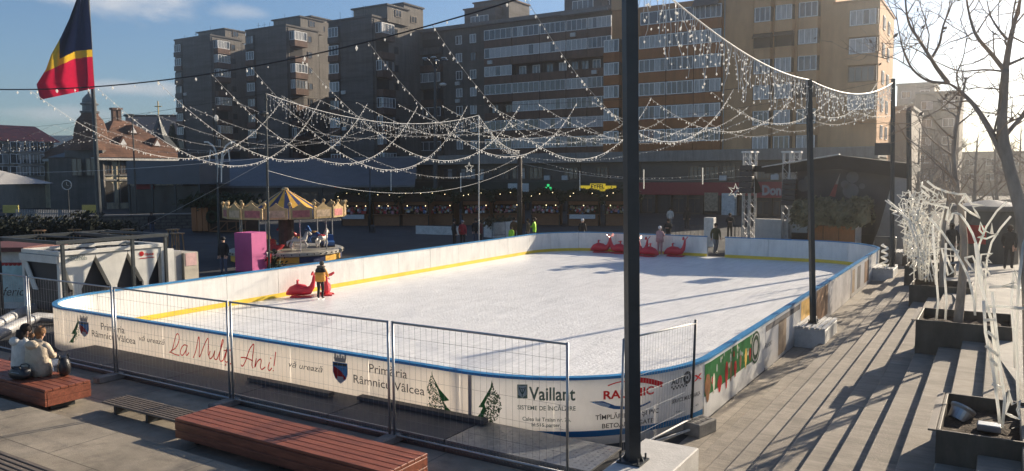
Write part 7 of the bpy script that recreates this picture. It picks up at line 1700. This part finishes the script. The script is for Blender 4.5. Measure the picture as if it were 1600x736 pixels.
# ------------------------------------------------------------------ trees
bark = mat('tree_bark', (.30, .255, .21), .9, var=.3, scale=8, bump=.6, bscale=25, stretch=(1, 1, .3)); twig_m = mat('twig_bark', (.32, .26, .21), .9, var=.2)
def smooth_pts(P, n=4):
    Q = []
    for i in range(len(P)-1):
        p0, p1, p2, p3 = P[max(0, i-1)], P[i], P[i+1], P[min(len(P)-1, i+2)]
        for k in range(n): t = k/n; Q.append(.5*(2*p1+(p2-p0)*t+(2*p0-5*p1+4*p2-p3)*t*t+(3*p1-p0-3*p2+p3)*t**3))
    return Q+[P[-1]]
def twigs(mb, pts, rnd, L0, r0, dens, depth=2, up=.25):
    L_ = sum((pts[i+1]-pts[i]).length for i in range(len(pts)-1)); n = max(1, int(L_*dens))
    for k in range(n):
        f = rnd.uniform(.15, 1); p = on(pts, f); d = (on(pts, min(1, f+.05))-on(pts, max(0, f-.05))).normalized()
        a = Vector((rnd.gauss(0, 1), rnd.gauss(0, 1), rnd.gauss(0, .8)+up)).normalized(); d = (d*.65+a).normalized(); l = L0*rnd.uniform(.45, 1.1)
        q = [p]; 
        for j in range(4): d = (d+Vector((rnd.gauss(0, .22), rnd.gauss(0, .22), rnd.gauss(.02, .2)))).normalized(); q.append(q[-1]+d*l/4)
        mb.tube(q, [r0*(1-.2*j) for j in range(5)], 4 if r0 > .006 else 3, cap=False)
        if depth > 1: twigs(mb, q, rnd, L0*.5, r0*.6, dens*1.5, depth-1, up)
        elif rnd.random() < .15: mb.leaf(q[-1]-Vector((0, 0, .03)), rnd.uniform(.02, .045))
def limb(px, Y, jit, rnd):
    return smooth_pts([atY(x, y, Y+(jit*i*rnd.uniform(.3, 1))) for i, (x, y) in enumerate(px)])
rnd = random.Random(4); random.seed(4)
Yt = 9.75; bs = atY(1594, 660, Yt)
t = thing('bare_tree', (bs.x, Yt, 1.55), 'big bare tree with spreading branches in the nearest planter, right edge', 'tree')
mb = MB(); tr = smooth_pts([Vector((bs.x+.14, Yt, 1.5)), atY(1612, 560, Yt), atY(1608, 440, Yt), atY(1597, 340, Yt), atY(1575, 255, Yt), atY(1566, 200, Yt), atY(1568, 150, Yt), atY(1571, 108, Yt)]); k = len(tr)
mb.tube(tr, [.088-.05*(i/(k-1)) for i in range(k)], 10); mb.build('trunk', bark, t, smooth=True)
limbs = [([(1571, 108), (1577, 70), (1584, 40), (1594, 0), (1600, -40)], .05, .06), ([(1571, 250), (1548, 205), (1525, 168), (1500, 142), (1482, 130)], .10, .07), ([(1482, 130), (1465, 108), (1455, 92), (1436, 62), (1422, 40), (1416, 15), (1414, -20)], -.08, .045), ([(1482, 130), (1450, 126), (1426, 108), (1412, 80), (1405, 50), (1400, 20)], .12, .03),
         ([(1455, 92), (1468, 68), (1474, 40), (1484, 15), (1492, -15)], .15, .03), ([(1571, 112), (1550, 85), (1530, 62), (1520, 42), (1512, 10), (1508, -25)], -.1, .045), ([(1574, 62), (1560, 45), (1548, 25), (1542, 0)], .12, .028), ([(1570, 112), (1540, 109), (1500, 111), (1470, 100), (1455, 92)], .05, .02), ([(1565, 218), (1585, 195), (1610, 165), (1640, 120)], .2, .05), ([(1578, 100), (1605, 88), (1640, 70)], .2, .03), ([(1500, 142), (1495, 118), (1505, 90), (1510, 60)], -.2, .018), ([(1567, 140), (1545, 138), (1520, 138), (1500, 148)], -.25, .015), ([(1530, 62), (1515, 60), (1500, 30)], .2, .014), ([(1440, 65), (1410, 80), (1385, 92)], .15, .012), ([(1436, 62), (1445, 40), (1452, 15)], .2, .014), ([(1426, 108), (1400, 92), (1380, 88)], .1, .012), ([(1500, 142), (1470, 170), (1440, 185), (1405, 205)], .3, .014)]
bb = MB()
for px, jit, r0 in limbs:
    P_ = limb(px, Yt, jit, rnd); n_ = len(P_); bb.tube(P_, [max(.004, .56*r0*(1-.74*i/(n_-1))) for i in range(n_)], 7); twigs(bb, P_, rnd, .8, max(.0055, r0*.17), 6.0, 2)
bb.build('crown', twig_m, t)
def bare_tree(P, h, r0, label, seed, spread=.5, dens=3.2, first=.3, tw=.9, levels=2):
    rnd = random.Random(seed); random.seed(seed); P = Vector(P); t = thing('bare_tree', P, label, 'tree', 'bare trees on the promenade')
    top = P+Vector((rnd.uniform(-.2, .2), rnd.uniform(-.2, .2), h)); pts = smooth_pts([P, P.lerp(top, .35)+Vector((rnd.gauss(0, .06), rnd.gauss(0, .06), 0)), P.lerp(top, .7)+Vector((rnd.gauss(0, .12), rnd.gauss(0, .12), 0)), top]); n_ = len(pts)
    MB().tube(pts, [r0*(1-.82*i/(n_-1)) for i in range(n_)], 8).build('trunk', bark, t, smooth=True); bb = MB()
    nb = int(h*2.2)
    for k in range(nb):
        f = first+(1-first)*(k+rnd.random())/nb; p = on(pts, f); a = rnd.uniform(0, 6.28); l = h*spread*(1.1-f)*rnd.uniform(.7, 1.2)+.3; d = Vector((math.cos(a), math.sin(a), rnd.uniform(.35, 1.0))).normalized(); q = [p]
        for j in range(5): d = (d+Vector((rnd.gauss(0, .16), rnd.gauss(0, .16), rnd.gauss(.06, .12)))).normalized(); q.append(q[-1]+d*l/5)
        rr = r0*(1-.8*f)*.6; bb.tube(q, [max(.006, rr*(1-.16*j)) for j in range(6)], 5); twigs(bb, q, rnd, tw, max(.006, rr*.35), dens, levels)
    bb.build('crown', twig_m, t); return t
bare_tree((atY(1497, 490, 16.55).x, 16.55, 1.45), 4.6, .085, 'slim dark young tree in the second planter', 11, .36, 2.6, .45, .6)
bare_tree((-1.3, 25.0, 1.0), 4.4, .08, 'slim young tree in the third planter', 12, .4, 2.4, .4, .6); bare_tree((-2.0, 30.8, .9), 4.6, .08, 'slim young tree in the fourth planter', 13, .4, 2.4, .4, .6); bare_tree((-3.0, 41.2, .3), 4.8, .09, 'slim young tree in the fifth planter', 14, .4, 2.4, .4, .7)
for k, (px, Y, h, lb) in enumerate(((1452, 62, 7.2, 'brownish bare tree nearest the fin building'), (1487, 70, 8.2, 'taller brownish bare tree before the pale flats'), (1520, 58, 6.6, 'bushy bare tree behind the kiosk'), (1556, 66, 7.4, 'bare tree between the kiosk and the big trunk'), (1432, 80, 8.5, 'bare tree behind the stage end'), (1590, 85, 8.6, 'bare tree beyond the parked cars'), (1660, 40, 8.5, 'bare tree beyond the right edge'))):
    bare_tree((atY(px, 360, Y).x, Y, zprom(Y)), h, .17, lb, 40+k, .42, 2.6, .22, 1.3)
# dark conifer beside the first tower
rnd = random.Random(3); random.seed(3); p = atD(271, 250, 148); mb = MB(); zt = atD(271, 194, 148).z; t = thing('conifer', (p.x, p.y, GZ), 'dark conifer between the old house and the first tower', 'tree'); MB().tube([(p.x, p.y, GZ), (p.x, p.y, zt-1)], [.25, .06], 7).build('trunk', bark, t)
for k in range(1800): f = rnd.random()**.7; r_ = (1-f)*3.0+.15; a = rnd.uniform(0, 6.28); q = r_*rnd.uniform(.4, 1); mb.leaf((p.x+q*math.cos(a), p.y+q*math.sin(a), 3+(zt-3)*f-q*.25), rnd.uniform(.15, .42))
mb.build('crown', fir, t)
# ------------------------------------------------------------------ scattering air, added to give the lens glare towards the sun
hz = bpy.data.materials.new('glare_haze_air'); hz.use_nodes = True; n_ = hz.node_tree; n_.nodes.clear()
ho = n_.nodes.new('ShaderNodeOutputMaterial'); hv = n_.nodes.new('ShaderNodeVolumePrincipled'); hv.inputs['Color'].default_value = (.95, .93, .90, 1); hv.inputs['Density'].default_value = .0012; hv.inputs['Anisotropy'].default_value = .90
n_.links.new(hv.outputs[0], ho.inputs['Volume'])
tag(MB().box((-430, -70, -1.5), (430, 430, 48)).build('glare_haze', hz), kind='stuff')  # box of scattering air added as a stand-in for lens veil
